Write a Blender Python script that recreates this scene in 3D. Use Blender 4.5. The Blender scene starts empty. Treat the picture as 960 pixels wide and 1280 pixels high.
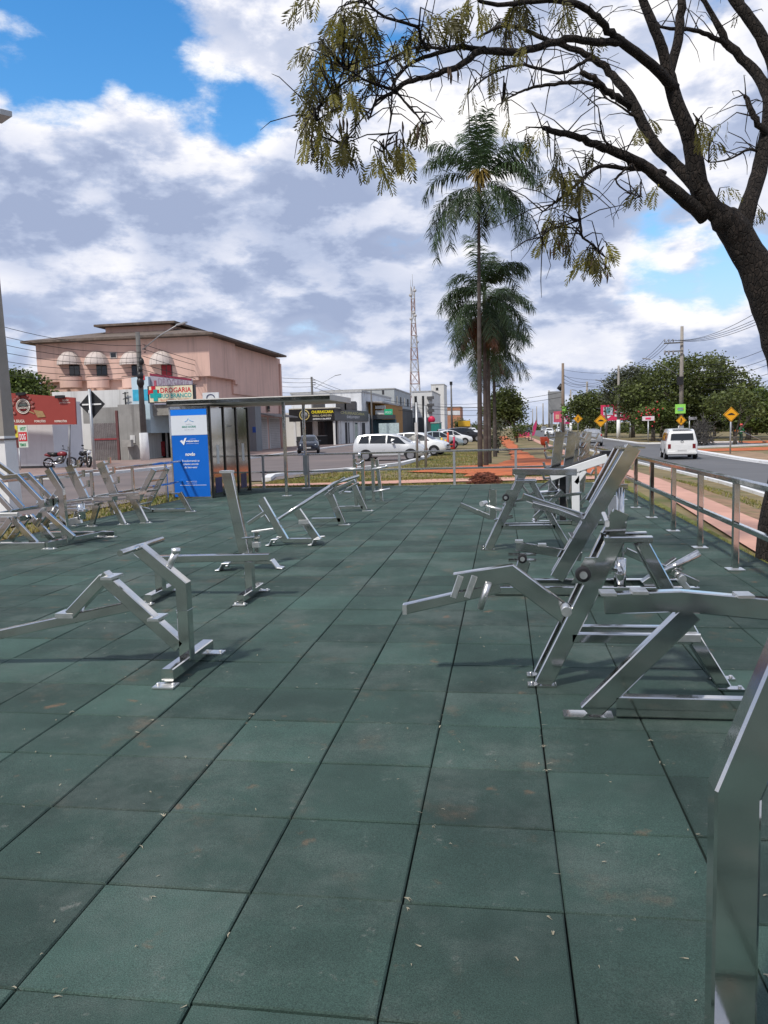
import bpy, math, random
from mathutils import Vector, Matrix
random.seed(7)
D = bpy.data
SC = bpy.context.scene
COL = SC.collection
R = math.radians

# ------------------------------------------------------------------ camera (solved from the 0.5 m rubber tiles)
F_PX, YAW, PITCH, ROLL, CAM_H = 986.389, -0.152232, 0.105230, 0.0287178, 1.4871
def cam_axes():
    cy, sy, cp, sp = math.cos(YAW), math.sin(YAW), math.cos(PITCH), math.sin(PITCH)
    cr, sr = math.cos(ROLL), math.sin(ROLL)
    f = Vector((sy*cp, cy*cp, -sp)); r = Vector((cy, -sy, 0)); d = -(r.cross(f))
    return cr*r + sr*d, -sr*r + cr*d, f
AX_R, AX_D, AX_F = cam_axes()
cam = D.cameras.new('camera'); co = D.objects.new('camera', cam); COL.objects.link(co)
m = Matrix.Identity(4)
for i in range(3):
    m[i][0] = AX_R[i]; m[i][1] = -AX_D[i]; m[i][2] = -AX_F[i]
m[2][3] = CAM_H
co.matrix_world = m
cam.sensor_fit = 'VERTICAL'; cam.sensor_height = 36; cam.sensor_width = 27
cam.lens = F_PX/1280*36; cam.clip_start = 0.05; cam.clip_end = 6000
SC.camera = co
SC.render.resolution_x, SC.render.resolution_y = 768, 1024

# ------------------------------------------------------------------ sky, sun, exposure
SUN_EL, SUN_AZ = 52.0, 214.0          # azimuth clockwise from +y: behind the camera, to the left
w = D.worlds.new('World'); SC.world = w; w.use_nodes = True; w.cycles.sampling_method = 'MANUAL'; w.cycles.sample_map_resolution = 512
nt = w.node_tree; nt.nodes.clear()
def N(tree, typ, **kw):
    n = tree.nodes.new(typ)
    for k, v in kw.items():
        if k == 'ins':
            for kk, vv in v.items(): n.inputs[kk].default_value = vv
        else: setattr(n, k, v)
    return n
def mth(tree, op, a, b=None, clamp=False):
    n = tree.nodes.new('ShaderNodeMath'); n.operation = op; n.use_clamp = clamp
    for i, x in enumerate((a, b)):
        if x is None: continue
        if isinstance(x, (int, float)): n.inputs[i].default_value = x
        else: tree.links.new(x, n.inputs[i])
    return n.outputs[0]
def sstep(tree, x, a, b):
    n = tree.nodes.new('ShaderNodeMapRange'); n.interpolation_type = 'SMOOTHSTEP'
    n.inputs[1].default_value = a; n.inputs[2].default_value = b
    tree.links.new(x, n.inputs[0]); return n.outputs[0]
def mixc(tree, f, a, b):
    n = tree.nodes.new('ShaderNodeMix'); n.data_type = 'RGBA'
    if isinstance(f, (int, float)): n.inputs[0].default_value = f
    else: tree.links.new(f, n.inputs[0])
    for i, x in ((6, a), (7, b)):
        if isinstance(x, tuple): n.inputs[i].default_value = x if len(x) == 4 else (*x, 1)
        else: tree.links.new(x, n.inputs[i])
    return n.outputs[2]
def world_sky():
    t = nt; L = t.links.new
    sky = N(t, 'ShaderNodeTexSky', sky_type='NISHITA', sun_disc=False)
    sky.sun_elevation = R(SUN_EL); sky.sun_rotation = R(SUN_AZ); sky.air_density = 1.3; sky.dust_density = 0.4; sky.ozone_density = 5.0
    tc = N(t, 'ShaderNodeTexCoord')
    sep = N(t, 'ShaderNodeSeparateXYZ'); L(tc.outputs['Generated'], sep.inputs[0])
    z = mth(t, 'MAXIMUM', sep.outputs[2], 0.0)
    def field(up, det):
        # cloud density along a direction, optionally looked up a little higher in the sky
        cmb = N(t, 'ShaderNodeCombineXYZ')
        L(sep.outputs[0], cmb.inputs[0]); L(sep.outputs[1], cmb.inputs[1])
        zc = mth(t, 'POWER', mth(t, 'ADD', z, .02+up), .82)
        L(mth(t, 'MULTIPLY', zc, 2.1), cmb.inputs[2])
        def noise(off, scale, detail, rough, dist=0.0):
            mp = N(t, 'ShaderNodeMapping'); mp.inputs['Location'].default_value = off; L(cmb.outputs[0], mp.inputs[0])
            n = N(t, 'ShaderNodeTexNoise', noise_dimensions='3D', ins={'Scale': scale, 'Detail': detail, 'Roughness': rough, 'Distortion': dist})
            L(mp.outputs[0], n.inputs['Vector']); return n.outputs[0]
        wv = N(t, 'ShaderNodeTexNoise', ins={'Scale': 9.0, 'Detail': 2}); L(cmb.outputs[0], wv.inputs['Vector'])
        vm = N(t, 'ShaderNodeVectorMath', operation='MULTIPLY_ADD'); L(wv.outputs[1], vm.inputs[0]); vm.inputs[1].default_value = (.10,.10,.10); L(cmb.outputs[0], vm.inputs[2])
        vo = N(t, 'ShaderNodeTexVoronoi', feature='F1', ins={'Scale': 7.0, 'Detail': 1.0, 'Roughness': .5, 'Lacunarity': 2.4}); L(vm.outputs[0], vo.inputs['Vector'])
        puff = mth(t, 'SUBTRACT', 1.0, vo.outputs['Distance'])
        big = noise(SKY_OFF, 2.6, 2, .5, .0); fine = noise((3, 8, 1), 9.0, det, .66, .1)
        return mth(t, 'ADD', mth(t, 'ADD', mth(t, 'MULTIPLY', big, .57), mth(t, 'MULTIPLY', fine, .40)), mth(t, 'MULTIPLY', puff, .20)), fine
    d0, fine = field(0.0, 9); d1, _ = field(0.034, 4)
    def spot(u, v, r0, r1):                                  # 1 near a direction of the sky, 0 away from it
        d = (AX_R*((u-480)/F_PX) + AX_D*((v-640)/F_PX) + AX_F).normalized()
        dp = N(t, 'ShaderNodeVectorMath', operation='DOT_PRODUCT'); dp.inputs[1].default_value = d
        L(tc.outputs['Generated'], dp.inputs[0])
        return sstep(t, dp.outputs['Value'], math.cos(R(r1)), math.cos(R(r0)))
    dens = mth(t, 'ADD', mth(t, 'ADD', d0, SKY_COVER), mth(t, 'ADD', mth(t, 'MULTIPLY', sstep(t, z, .22, .02), .07), mth(t, 'MULTIPLY', mth(t, 'MAXIMUM', sstep(t, z, .48, .70), sstep(t, sep.outputs[1], .25, -.15)), .17)))
    for (u, v, r0, r1, k) in SKY_SPOTS: dens = mth(t, 'ADD', dens, mth(t, 'MULTIPLY', spot(u, v, r0, r1), k))
    cover = sstep(t, dens, .555, .695)
    lit = sstep(t, mth(t, 'SUBTRACT', d0, d1), -.085, .085)
    shade = mth(t, 'ADD', mth(t, 'MULTIPLY', lit, .62), mth(t, 'MULTIPLY', mth(t, 'SUBTRACT', fine, .5), .85))
    shade = mth(t, 'ADD', shade, .21)
    for (u, v, r0, r1, k) in GREY_SPOTS: shade = mth(t, 'ADD', shade, mth(t, 'MULTIPLY', spot(u, v, r0, r1), k))
    shade = mth(t, 'SUBTRACT', shade, mth(t, 'MULTIPLY', sstep(t, dens, .66, .84), .22))
    shade = mth(t, 'ADD', shade, mth(t, 'MULTIPLY', sstep(t, cover, .9, .3), .12), clamp=True)
    cr = N(t, 'ShaderNodeValToRGB')
    e = cr.color_ramp.elements
    e[0].position = 0.0; e[0].color = (3.25, 3.9, 5.6, 1)
    e[1].position = 1.0; e[1].color = (9.9, 9.7, 9.6, 1)
    q = e.new(0.30); q.color = (4.45, 5.1, 6.75, 1)
    q = e.new(0.62); q.color = (6.8, 7.1, 8.2, 1)
    L(shade, cr.inputs[0])
    hs = N(t, 'ShaderNodeHueSaturation', ins={'Saturation': 1.30, 'Value': SKY_VALUE}); L(sky.outputs[0], hs.inputs['Color'])
    hz = mixc(t, sstep(t, z, 0.0, 0.30), (4.6, 6.0, 8.6), hs.outputs[0])      # thin haze over the far horizon
    col = mixc(t, cover, hz, cr.outputs[0])
    low = sstep(t, z, 0.0, 0.07)
    col = mixc(t, low, mixc(t, 0.45, col, (5.9, 6.5, 7.9)), col)
    bg = N(t, 'ShaderNodeBackground', ins={'Strength': 0.1}); L(col, bg.inputs[0])
    out = N(t, 'ShaderNodeOutputWorld'); L(bg.outputs[0], out.inputs[0])
SKY_VALUE = 1.65
SKY_COVER = .128
SKY_OFF = (3.1, 1.7, 0.3)
SKY_SPOTS = [(30, 40, 3, 9, -.085), (200, 60, 1, 4, -.05), (250, 95, 2, 6, -.09), (365, 130, 2, 6, -.14), (130, 90, 1, 5, -.08), (860, 320, 1, 6, -.19), (800, 380, 1, 4, -.08), (450, 60, 1, 5, -.06), (80, 0, 2, 8, -.05),
             (310, 40, 1, 5, .13), (190, 20, 1, 4, .06), (60, 190, 4, 9, .10), (300, 220, 5, 11, .14), (560, 230, 6, 14, .12), (780, 170, 6, 14, .12), (300, 330, 6, 14, .05), (700, 430, 4, 12, .02), (130, 330, 4, 10, .06)]
GREY_SPOTS = [(120, 255, 3, 8, -.22), (300, 265, 2, 7, -.18), (440, 270, 3, 8, -.14), (620, 330, 3, 9, -.14), (740, 300, 3, 8, -.14), (60, 370, 2, 6, -.10), (420, 330, 3, 7, -.08), (250, 310, 2, 6, -.10),
              (250, 170, 2, 6, .34), (110, 150, 1, 5, .24), (560, 200, 3, 9, .28), (760, 120, 4, 10, .28), (310, 50, 2, 7, .22), (120, 312, 1, 4, .26), (300, 350, 1, 4, .2), (640, 400, 2, 7, .2), (830, 370, 2, 6, .16), (150, 400, 2, 6, .16)]
world_sky()
sl = D.lights.new('sun', 'SUN'); sl.energy = 2.9; sl.angle = R(4); sl.color = (1.0, 0.95, 0.87)
so = D.objects.new('sun', sl); COL.objects.link(so)
az, el = R(SUN_AZ), R(SUN_EL)
sv = Vector((math.sin(az)*math.cos(el), math.cos(az)*math.cos(el), math.sin(el)))
so.rotation_euler = sv.to_track_quat('Z', 'Y').to_euler()
vs = SC.view_settings
vs.view_transform = 'Standard'; vs.look = 'None'; vs.exposure = 0.2; vs.gamma = 1.0; vs.use_curve_mapping = False
SC.render.engine = 'CYCLES'
SC.cycles.max_bounces = 6; SC.cycles.glossy_bounces = 4

# ------------------------------------------------------------------ measuring: rays, terrain
def sst(a, b, x):
    t = min(1, max(0, (x-a)/(b-a))); return t*t*(3-2*t)
def H(x, y):                                            # ground height outside the rubber floor
    return -0.06 - 0.47*sst(3.4, 6.6, x) - 0.25*sst(21, 48, y) - 0.06*sst(8, 11, -x)
def ray(u, v):
    return AX_R*((u-480)/F_PX) + AX_D*((v-640)/F_PX) + AX_F
def G(u, v, z=0.0):
    d = ray(u, v); t = (z-CAM_H)/d.z
    return Vector((d.x*t, d.y*t, z))
def T(u, v):
    z = -0.1
    for _ in range(60):
        p = G(u, v, z); z = .5*z + .5*H(p.x, p.y)
    return p
def at(u, v, Y):
    d = ray(u, v); t = Y/d.y
    return Vector((d.x*t, Y, CAM_H + d.z*t))
def atx(u, v, X):
    d = ray(u, v); t = X/d.x
    return Vector((X, d.y*t, CAM_H + d.z*t))

# ------------------------------------------------------------------ mesh building
AUTO_SPLIT = False
class MB:
    def __init__(s): s.v = []; s.f = []; s.sm = []; s.tint = None
    def add(s, vs_, fs, smooth=False):
        o = len(s.v); s.v += [Vector(v) for v in vs_]
        for f in fs: s.f.append(tuple(i+o for i in f)); s.sm.append(smooth)
        return s
    def box(s, a, b):
        x0, y0, z0 = a; x1, y1, z1 = b
        return s.add([(x0,y0,z0),(x1,y0,z0),(x1,y1,z0),(x0,y1,z0),(x0,y0,z1),(x1,y0,z1),(x1,y1,z1),(x0,y1,z1)],
                     [(3,2,1,0),(4,5,6,7),(0,1,5,4),(1,2,6,5),(2,3,7,6),(3,0,4,7)])
    def cbox(s, c, d):
        return s.box([c[i]-d[i]/2 for i in range(3)], [c[i]+d[i]/2 for i in range(3)])
    def beam(s, A, B, w, h, side=(0,1,0), ch=0.006):
        # chamfered box section from A to B; w across `side`, h across the other axis
        A, B = Vector(A), Vector(B); d = (B-A).normalized(); sd = Vector(side)
        sd = (sd - d*sd.dot(d)).normalized(); up = d.cross(sd)
        ch = min(ch, w*.3, h*.3)
        pr = [(w/2-ch, h/2), (-w/2+ch, h/2), (-w/2, h/2-ch), (-w/2, -h/2+ch), (-w/2+ch, -h/2), (w/2-ch, -h/2), (w/2, -h/2+ch), (w/2, h/2-ch)]
        vs_ = [P + sd*a + up*b for P in (A, B) for a, b in pr]
        n = 8; fs = [(i, (i+1) % n, (i+1) % n + n, i+n) for i in range(n)]
        return s.add(vs_, fs + [tuple(range(n))[::-1], tuple(range(n, 2*n))])
    def path(s, pts, w, h, side=(0,1,0)):
        # mitred box-section path in the plane normal to side
        pts = [Vector(p) for p in pts]; sd = Vector(side).normalized(); rings = []
        for i, p in enumerate(pts):
            a = (p-pts[i-1]).normalized() if i else None
            b = (pts[i+1]-p).normalized() if i+1 < len(pts) else None
            d = a if b is None else b if a is None else (a+b).normalized()
            k = 1.0 if (a is None or b is None) else 1/max(.4, d.dot(a))
            up = d.cross(sd).normalized()*k; c = min(.006, w*.3, h*.3)
            rings.append([p+sd*x+up*y for x, y in [(w/2-c,h/2),(-w/2+c,h/2),(-w/2,h/2-c),(-w/2,-h/2+c),(-w/2+c,-h/2),(w/2-c,-h/2),(w/2,-h/2+c),(w/2,h/2-c)]])
        n = 8; vs_ = [q for r_ in rings for q in r_]; fs = []
        for j in range(len(rings)-1):
            fs += [(j*n+i, j*n+(i+1) % n, (j+1)*n+(i+1) % n, (j+1)*n+i) for i in range(n)]
        fs += [tuple(range(n))[::-1], tuple(range((len(rings)-1)*n, len(rings)*n))]
        return s.add(vs_, fs)
    def tube(s, pts, r, n=10, cap=True, smooth=True):
        pts = [Vector(p) for p in pts]; rs = r if isinstance(r, (list, tuple)) else [r]*len(pts)
        prev = None; vs_ = []
        for i, p in enumerate(pts):
            d = (pts[min(i+1, len(pts)-1)] - pts[max(i-1, 0)]).normalized()
            if prev is None:
                a = Vector((0,0,1)) if abs(d.z) < .9 else Vector((1,0,0))
                u = d.cross(a).normalized()
            else: u = (prev - d*prev.dot(d)).normalized()
            prev = u; v = d.cross(u)
            vs_ += [p + (u*math.cos(2*math.pi*k/n) + v*math.sin(2*math.pi*k/n))*rs[i] for k in range(n)]
        fs = []
        for j in range(len(pts)-1):
            fs += [(j*n+k, j*n+(k+1) % n, (j+1)*n+(k+1) % n, (j+1)*n+k) for k in range(n)]
        s.add(vs_, fs, smooth)
        if cap:
            o = len(s.v)-len(vs_)
            s.f.append(tuple(o+k for k in range(n))[::-1]); s.sm.append(False)
            e = o+(len(pts)-1)*n; s.f.append(tuple(e+k for k in range(n))); s.sm.append(False)
        return s
    def cyl(s, A, B, r, n=14): return s.tube([A, B], r, n)
    def prism(s, poly, ext):
        # poly: list of 3D points (planar), ext: extrusion vector
        n = len(poly); e = Vector(ext); P = [Vector(p) for p in poly]
        fs = [tuple(range(n))[::-1], tuple(range(n, 2*n))] + [(i, (i+1) % n, (i+1) % n+n, i+n) for i in range(n)]
        return s.add(P+[p+e for p in P], fs)
    def lathe(s, prof, c=(0,0,0), axis='z', n=20, smooth=True):
        c = Vector(c); vs_ = []
        for r_, h_ in prof:
            for k in range(n):
                a = 2*math.pi*k/n; x, y = r_*math.cos(a), r_*math.sin(a)
                vs_.append(c + (Vector((x,y,h_)) if axis == 'z' else Vector((x,h_,y)) if axis == 'y' else Vector((h_,x,y))))
        fs = []
        for j in range(len(prof)-1):
            fs += [(j*n+k, j*n+(k+1) % n, (j+1)*n+(k+1) % n, (j+1)*n+k) for k in range(n)]
        return s.add(vs_, fs, smooth)
    def quad(s, a, b, c, d): return s.add([a,b,c,d], [(0,1,2,3)])
    def ball(s, c, r, n=10, m_=6, jit=0):
        c = Vector(c); rx, ry, rz = r if isinstance(r, (tuple, list)) else (r, r, r); vs_ = []
        for i in range(m_+1):
            th = math.pi*i/m_
            for k in range(n):
                a = 2*math.pi*k/n; j = 1 + (random.uniform(-jit, jit) if jit else 0)
                vs_.append(c+Vector((rx*math.sin(th)*math.cos(a)*j, ry*math.sin(th)*math.sin(a)*j, rz*math.cos(th)*j)))
        fs = [(i*n+k, i*n+(k+1) % n, (i+1)*n+(k+1) % n, (i+1)*n+k) for i in range(m_) for k in range(n)]
        return s.add(vs_, fs, True)
    def islands(s):
        # connected pieces; tiny ones (bolt heads) stay with the nearest large piece
        par = list(range(len(s.v)))
        def f(a):
            while par[a] != a: par[a] = par[par[a]]; a = par[a]
            return a
        for fc in s.f:
            for b in fc[1:]:
                x, y = f(fc[0]), f(b)
                if x != y: par[x] = y
        gr = {}
        for i, fc in enumerate(s.f): gr.setdefault(f(fc[0]), []).append(i)
        P = []
        for g in gr.values():
            vs_ = [s.v[k] for i in g for k in s.f[i]]; lo = [min(v[j] for v in vs_) for j in range(3)]; hi = [max(v[j] for v in vs_) for j in range(3)]
            P.append([g, (Vector(lo)+Vector(hi))/2, (Vector(hi)-Vector(lo)).length])
        big = [p for p in P if p[2] > .05] or P
        for p in P:
            if not any(p is b for b in big): min(big, key=lambda b: (b[1]-p[1]).length)[0].extend(p[0])
        return [b[0] for b in big]
    def build(s, name, mat, parent=None, off=None, fixn=True, sharp=None, split=None):
        if (AUTO_SPLIT if split is None else split) and s.tint is None and len(s.v) < 3000:
            isl = s.islands()
            if 1 < len(isl) <= 12:
                first = None
                for g in isl:
                    b = MB(); mp = {}
                    for i in g:
                        for k in s.f[i]:
                            if k not in mp: mp[k] = len(b.v); b.v.append(s.v[k])
                        b.f.append(tuple(mp[k] for k in s.f[i])); b.sm.append(s.sm[i])
                    o = b.build(name, mat, parent, off, fixn, sharp, False); first = first or o
                return first
        me = D.meshes.new(name)
        o_ = Vector((0,0,0))
        if parent is not None and off is None:
            q = parent
            while q is not None: o_ += q.location; q = q.parent
        elif off is not None: o_ = Vector(off)
        me.from_pydata([tuple(v-o_) for v in s.v], [], s.f)
        me.polygons.foreach_set('use_smooth', s.sm)
        if s.tint is not None:
            ca = me.color_attributes.new('tint', 'FLOAT_COLOR', 'CORNER')
            vals = []
            for p in me.polygons:
                t_ = s.tint[p.index]
                for _ in p.loop_indices: vals += [t_, t_, t_, 1.0]
            ca.data.foreach_set('color', vals)
        if fixn:
            import bmesh
            bm = bmesh.new(); bm.from_mesh(me); bmesh.ops.recalc_face_normals(bm, faces=bm.faces); bm.to_mesh(me); bm.free()
        if sharp: me.set_sharp_from_angle(angle=R(sharp))
        me.materials.append(mat); me.update()
        ob = D.objects.new(name, me); COL.objects.link(ob)
        if parent is not None: ob.parent = parent
        return ob
def tag(o, label, cat, group=None, kind=None):
    if label: o['label'] = label
    if cat: o['category'] = cat
    if group: o['group'] = group
    if kind: o['kind'] = kind
    return o
def thing(name, label, cat, loc=(0,0,0), group=None):
    o = D.objects.new(name, None); COL.objects.link(o); o.location = loc; o.empty_display_size = .2
    return tag(o, label, cat, group)
def struct(o, kind='structure'): o['kind'] = kind; return o
def kids(o): return [c for c in D.objects if c.parent == o]
def dup(root, loc, rotz=None, label=None, group=None, scale=None, swap=None):
    def cp(o, par):
        c = o.copy(); COL.objects.link(c)
        if par is not None: c.parent = par
        if swap and c.data is not None and c.data.materials and c.data.materials[0].name in swap:
            c.data = c.data.copy(); c.data.materials[0] = swap[c.data.materials[0].name]
        for k in kids(o): cp(k, c)
        return c
    r = cp(root, None); r.location = loc
    if rotz is not None: r.rotation_euler = (0, 0, rotz)
    if scale is not None: r.scale = (scale,)*3 if not isinstance(scale, tuple) else scale
    if label: r['label'] = label
    if group: r['group'] = group
    return r
def text(s_, O, right, up, width, height, mat, parent, name='lettering', align='c', bold=0.0):
    # built-in font outline laid on a sign face; O = centre of the text box
    cu = D.curves.new('txt', 'FONT'); cu.body = s_; cu.size = 1; cu.offset = bold; cu.resolution_u = 2
    ob = D.objects.new('txt', cu); COL.objects.link(ob)
    me = D.meshes.new_from_object(ob.evaluated_get(bpy.context.evaluated_depsgraph_get()))
    D.objects.remove(ob); D.curves.remove(cu)
    xs = [v.co.x for v in me.vertices]; ys = [v.co.y for v in me.vertices]
    cx, cy, wx, wy = (min(xs)+max(xs))/2, (min(ys)+max(ys))/2, max(xs)-min(xs), max(ys)-min(ys)
    rt, uv = Vector(right).normalized(), Vector(up).normalized(); nn = rt.cross(uv)
    q = parent; o_ = Vector((0,0,0))
    while q is not None: o_ += q.location; q = q.parent
    for v in me.vertices:
        v.co = Vector(O) + rt*((v.co.x-cx)/wx*width) + uv*((v.co.y-cy)/wy*height) + nn*0.004 - o_
    me.materials.clear(); me.materials.append(mat); me.name = name
    t_ = D.objects.new(name, me); COL.objects.link(t_); t_.parent = parent
    return t_

# ------------------------------------------------------------------ materials
MATS = {}
def pm(name, col, rough=.6, metal=0.0, var=.18, scale=3.0, bump=0.0, bscale=30.0, spec=.4, col2=None, c2lo=.5, c2hi=.65, c2scale=1.2, coat=0, trans=0, emit=0, tint=False, coords='Object'):
    if name in MATS: return MATS[name]
    mt = D.materials.new(name); mt.use_nodes = True; t = mt.node_tree; L = t.links.new
    b = t.nodes['Principled BSDF']
    b.inputs['Roughness'].default_value = rough; b.inputs['Metallic'].default_value = metal
    b.inputs['Specular IOR Level'].default_value = spec; b.inputs['Coat Weight'].default_value = coat
    tc = N(t, 'ShaderNodeTexCoord')
    n1 = N(t, 'ShaderNodeTexNoise', ins={'Scale': scale, 'Detail': 6, 'Roughness': .6}); L(tc.outputs[coords], n1.inputs['Vector'])
    f = sstep(t, n1.outputs[0], .25, .75)
    c = mixc(t, f, tuple(max(0, x*(1-var)) for x in col), tuple(min(1, x*(1+var)) for x in col))
    if col2 is not None:
        n2 = N(t, 'ShaderNodeTexNoise', ins={'Scale': c2scale, 'Detail': 8, 'Roughness': .65}); L(tc.outputs[coords], n2.inputs['Vector'])
        c = mixc(t, sstep(t, n2.outputs[0], c2lo, c2hi), c, col2)
    if tint:
        at_ = N(t, 'ShaderNodeAttribute', attribute_name='tint')
        mm = N(t, 'ShaderNodeMix', data_type='RGBA', blend_type='MULTIPLY'); mm.inputs[0].default_value = 1
        L(c, mm.inputs[6]); L(at_.outputs['Color'], mm.inputs[7]); c = mm.outputs[2]
    L(c, b.inputs['Base Color'])
    if metal > .5 or rough < .3:
        L(mth(t, 'ADD', mth(t, 'MULTIPLY', n1.outputs[0], rough*.7), rough*.65), b.inputs['Roughness'])
    if bump:
        n3 = N(t, 'ShaderNodeTexNoise', ins={'Scale': bscale, 'Detail': 4}); L(tc.outputs[coords], n3.inputs['Vector'])
        bp = N(t, 'ShaderNodeBump', ins={'Strength': bump, 'Distance': .01}); L(n3.outputs[0], bp.inputs['Height']); L(bp.outputs[0], b.inputs['Normal'])
    if emit:
        L(c, b.inputs['Emission Color']); b.inputs['Emission Strength'].default_value = emit
    MATS[name] = mt; return mt
def steel_mat():
    mt = pm('stainless_steel', (.67, .665, .65), .10, 1.0, .07, 5.0)
    t = mt.node_tree; L = t.links.new; b = t.nodes['Principled BSDF']
    tc = N(t, 'ShaderNodeTexCoord')
    n = N(t, 'ShaderNodeTexNoise', ins={'Scale': 3.0, 'Detail': 2}); L(tc.outputs['Object'], n.inputs['Vector'])
    bp = N(t, 'ShaderNodeBump', ins={'Strength': .14, 'Distance': .02}); L(n.outputs[0], bp.inputs['Height'])
    n2 = N(t, 'ShaderNodeTexNoise', ins={'Scale': 160.0, 'Detail': 2}); L(tc.outputs['Object'], n2.inputs['Vector'])
    bp2 = N(t, 'ShaderNodeBump', ins={'Strength': .03, 'Distance': .002}); L(n2.outputs[0], bp2.inputs['Height']); L(bp.outputs[0], bp2.inputs['Normal'])
    L(bp2.outputs[0], b.inputs['Normal'])
    # dust and dried water: duller, slightly brown patches
    d = N(t, 'ShaderNodeTexNoise', ins={'Scale': 4.5, 'Detail': 8, 'Roughness': .7}); L(tc.outputs['Object'], d.inputs['Vector'])
    f = sstep(t, d.outputs[0], .56, .76)
    src = b.inputs['Base Color'].links[0].from_socket
    L(mixc(t, mth(t, 'MULTIPLY', f, .5), src, (.36, .30, .24)), b.inputs['Base Color'])
    rs = b.inputs['Roughness'].links[0].from_socket
    L(mth(t, 'ADD', rs, mth(t, 'MULTIPLY', f, .2)), b.inputs['Roughness'])
    return mt
STEEL = steel_mat()
WHITE_M = pm('white_satin', (.78, .79, .80), .35, 0, .04)  # plain near-white satin finish
RUBBER_B = pm('black_rubber', (.02, .02, .022), .7)
BLACK = pm('black_paint', (.018, .018, .02), .4)
WELD = pm('weld_silver', (.78, .78, .77), .42, 1.0, .06, 20)
CONC = pm('concrete', (.33, .32, .30), .85, 0, .2, 2.0, .15, 40, col2=(.2,.19,.18), c2lo=.52, c2hi=.75)
WHITE_P = pm('white_paint', (.76, .76, .75), .7, 0, .08, 1.5, col2=(.55,.53,.5), c2lo=.6, c2hi=.8, c2scale=.8)
GLASS = pm('dark_glass', (.012, .015, .018), .06, 0, .1, spec=.6)
GALV = pm('galvanised_grey', (.42, .43, .44), .45, .6, .1, 6)
# ================================================================== SETTING
GRASS_M = pm('dry_grass', (.20, .155, .075), .95, 0, .3, 1.2, .4, 25, col2=(.10, .105, .032), c2lo=.52, c2hi=.62, c2scale=.35)
DIRT_M = pm('red_earth', (.47, .125, .042), .95, 0, .28, 1.5, .4, 14, col2=(.27,.10,.05), c2lo=.52, c2hi=.7, c2scale=.9)
ASPH_L = pm('asphalt_reddish', (.155, .128, .122), .88, 0, .14, .5, .12, 60, col2=(.24,.185,.165), c2lo=.5, c2hi=.75, c2scale=.12)
ASPH_R = pm('asphalt_grey', (.125, .125, .13), .85, 0, .12, .4, .1, 60, col2=(.165,.16,.16), c2lo=.5, c2hi=.75, c2scale=.2)
PATH_M = pm('pink_paving', (.56, .31, .235), .85, 0, .14, 1.0, .12, 60, col2=(.46,.26,.195), c2lo=.52, c2hi=.7, c2scale=.8)
PAVE_M = pm('pavement_red_grey', (.27, .19, .165), .9, 0, .16, .9, .1, 40, col2=(.33,.27,.24), c2lo=.5, c2hi=.7, c2scale=.3)
KERB_M = pm('kerb_whitewash', (.72, .72, .72), .8, 0, .1, 2.0, col2=(.5,.46,.43), c2lo=.56, c2hi=.75, c2scale=1.2)
def frange(a, b, s):
    o = []
    while a < b-1e-6: o.append(a); a += s
    return o+[b]
def ground():
    xs = [-2500, -900, -300, -150, -90] + frange(-60, 2, 2) + frange(2.5, 8, .5) + frange(10, 60, 2) + [90, 150, 300, 900, 2500]
    ys = [-400, -100, -30] + frange(-10, 20, 2) + frange(21, 49, 1) + frange(52, 130, 6) + [160, 220, 320, 500, 900, 1800, 4500]
    vs_ = [(x, y, H(x, y) - (0.25 if -7.6 < x < 2.4 and y < 20.5 else 0)) for y in ys for x in xs]
    n = len(xs)
    fs = [(j*n+i, j*n+i+1, (j+1)*n+i+1, (j+1)*n+i) for j in range(len(ys)-1) for i in range(n-1)]
    struct(MB().add(vs_, fs, True).build('ground', GRASS_M))
ground()
def resample(pl, st):
    pl = [Vector((p[0], p[1], 0)) for p in pl]; out = [pl[0]]
    for a, b in zip(pl, pl[1:]):
        k = max(1, int((b-a).length/st))
        out += [a.lerp(b, i/k) for i in range(1, k+1)]
    return out
def strip(name, left, right, off, mat, n=None, jit=0, kind='structure', cross=6):
    # sheet between two polylines with equal vertex counts, draped over the terrain
    rows = []
    for (a, b), (c, d) in zip(zip(left, left[1:]), zip(right, right[1:])):
        a, b, c, d = [Vector((p[0], p[1], 0)) for p in (a, b, c, d)]
        k = max(1, int(max((b-a).length, (d-c).length)/1.5)); k = min(k, 40)
        for i in range(k): rows.append((a.lerp(b, i/k), c.lerp(d, i/k)))
    rows.append((Vector((*left[-1][:2], 0)), Vector((*right[-1][:2], 0))))
    m_ = MB(); vs_ = []
    for a, b in rows:
        if jit:
            dv = (b-a).normalized(); a = a+dv*random.uniform(-jit, jit); b = b+dv*random.uniform(-jit, jit)
        for q in range(cross+1):
            p = a.lerp(b, q/cross); vs_.append((p.x, p.y, H(p.x, p.y)+off))
    w_ = cross+1
    fs = [(j*w_+i, j*w_+i+1, (j+1)*w_+i+1, (j+1)*w_+i) for j in range(len(rows)-1) for i in range(cross)]
    o = m_.add(vs_, fs, True).build(name, mat); struct(o, kind); return o
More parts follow.
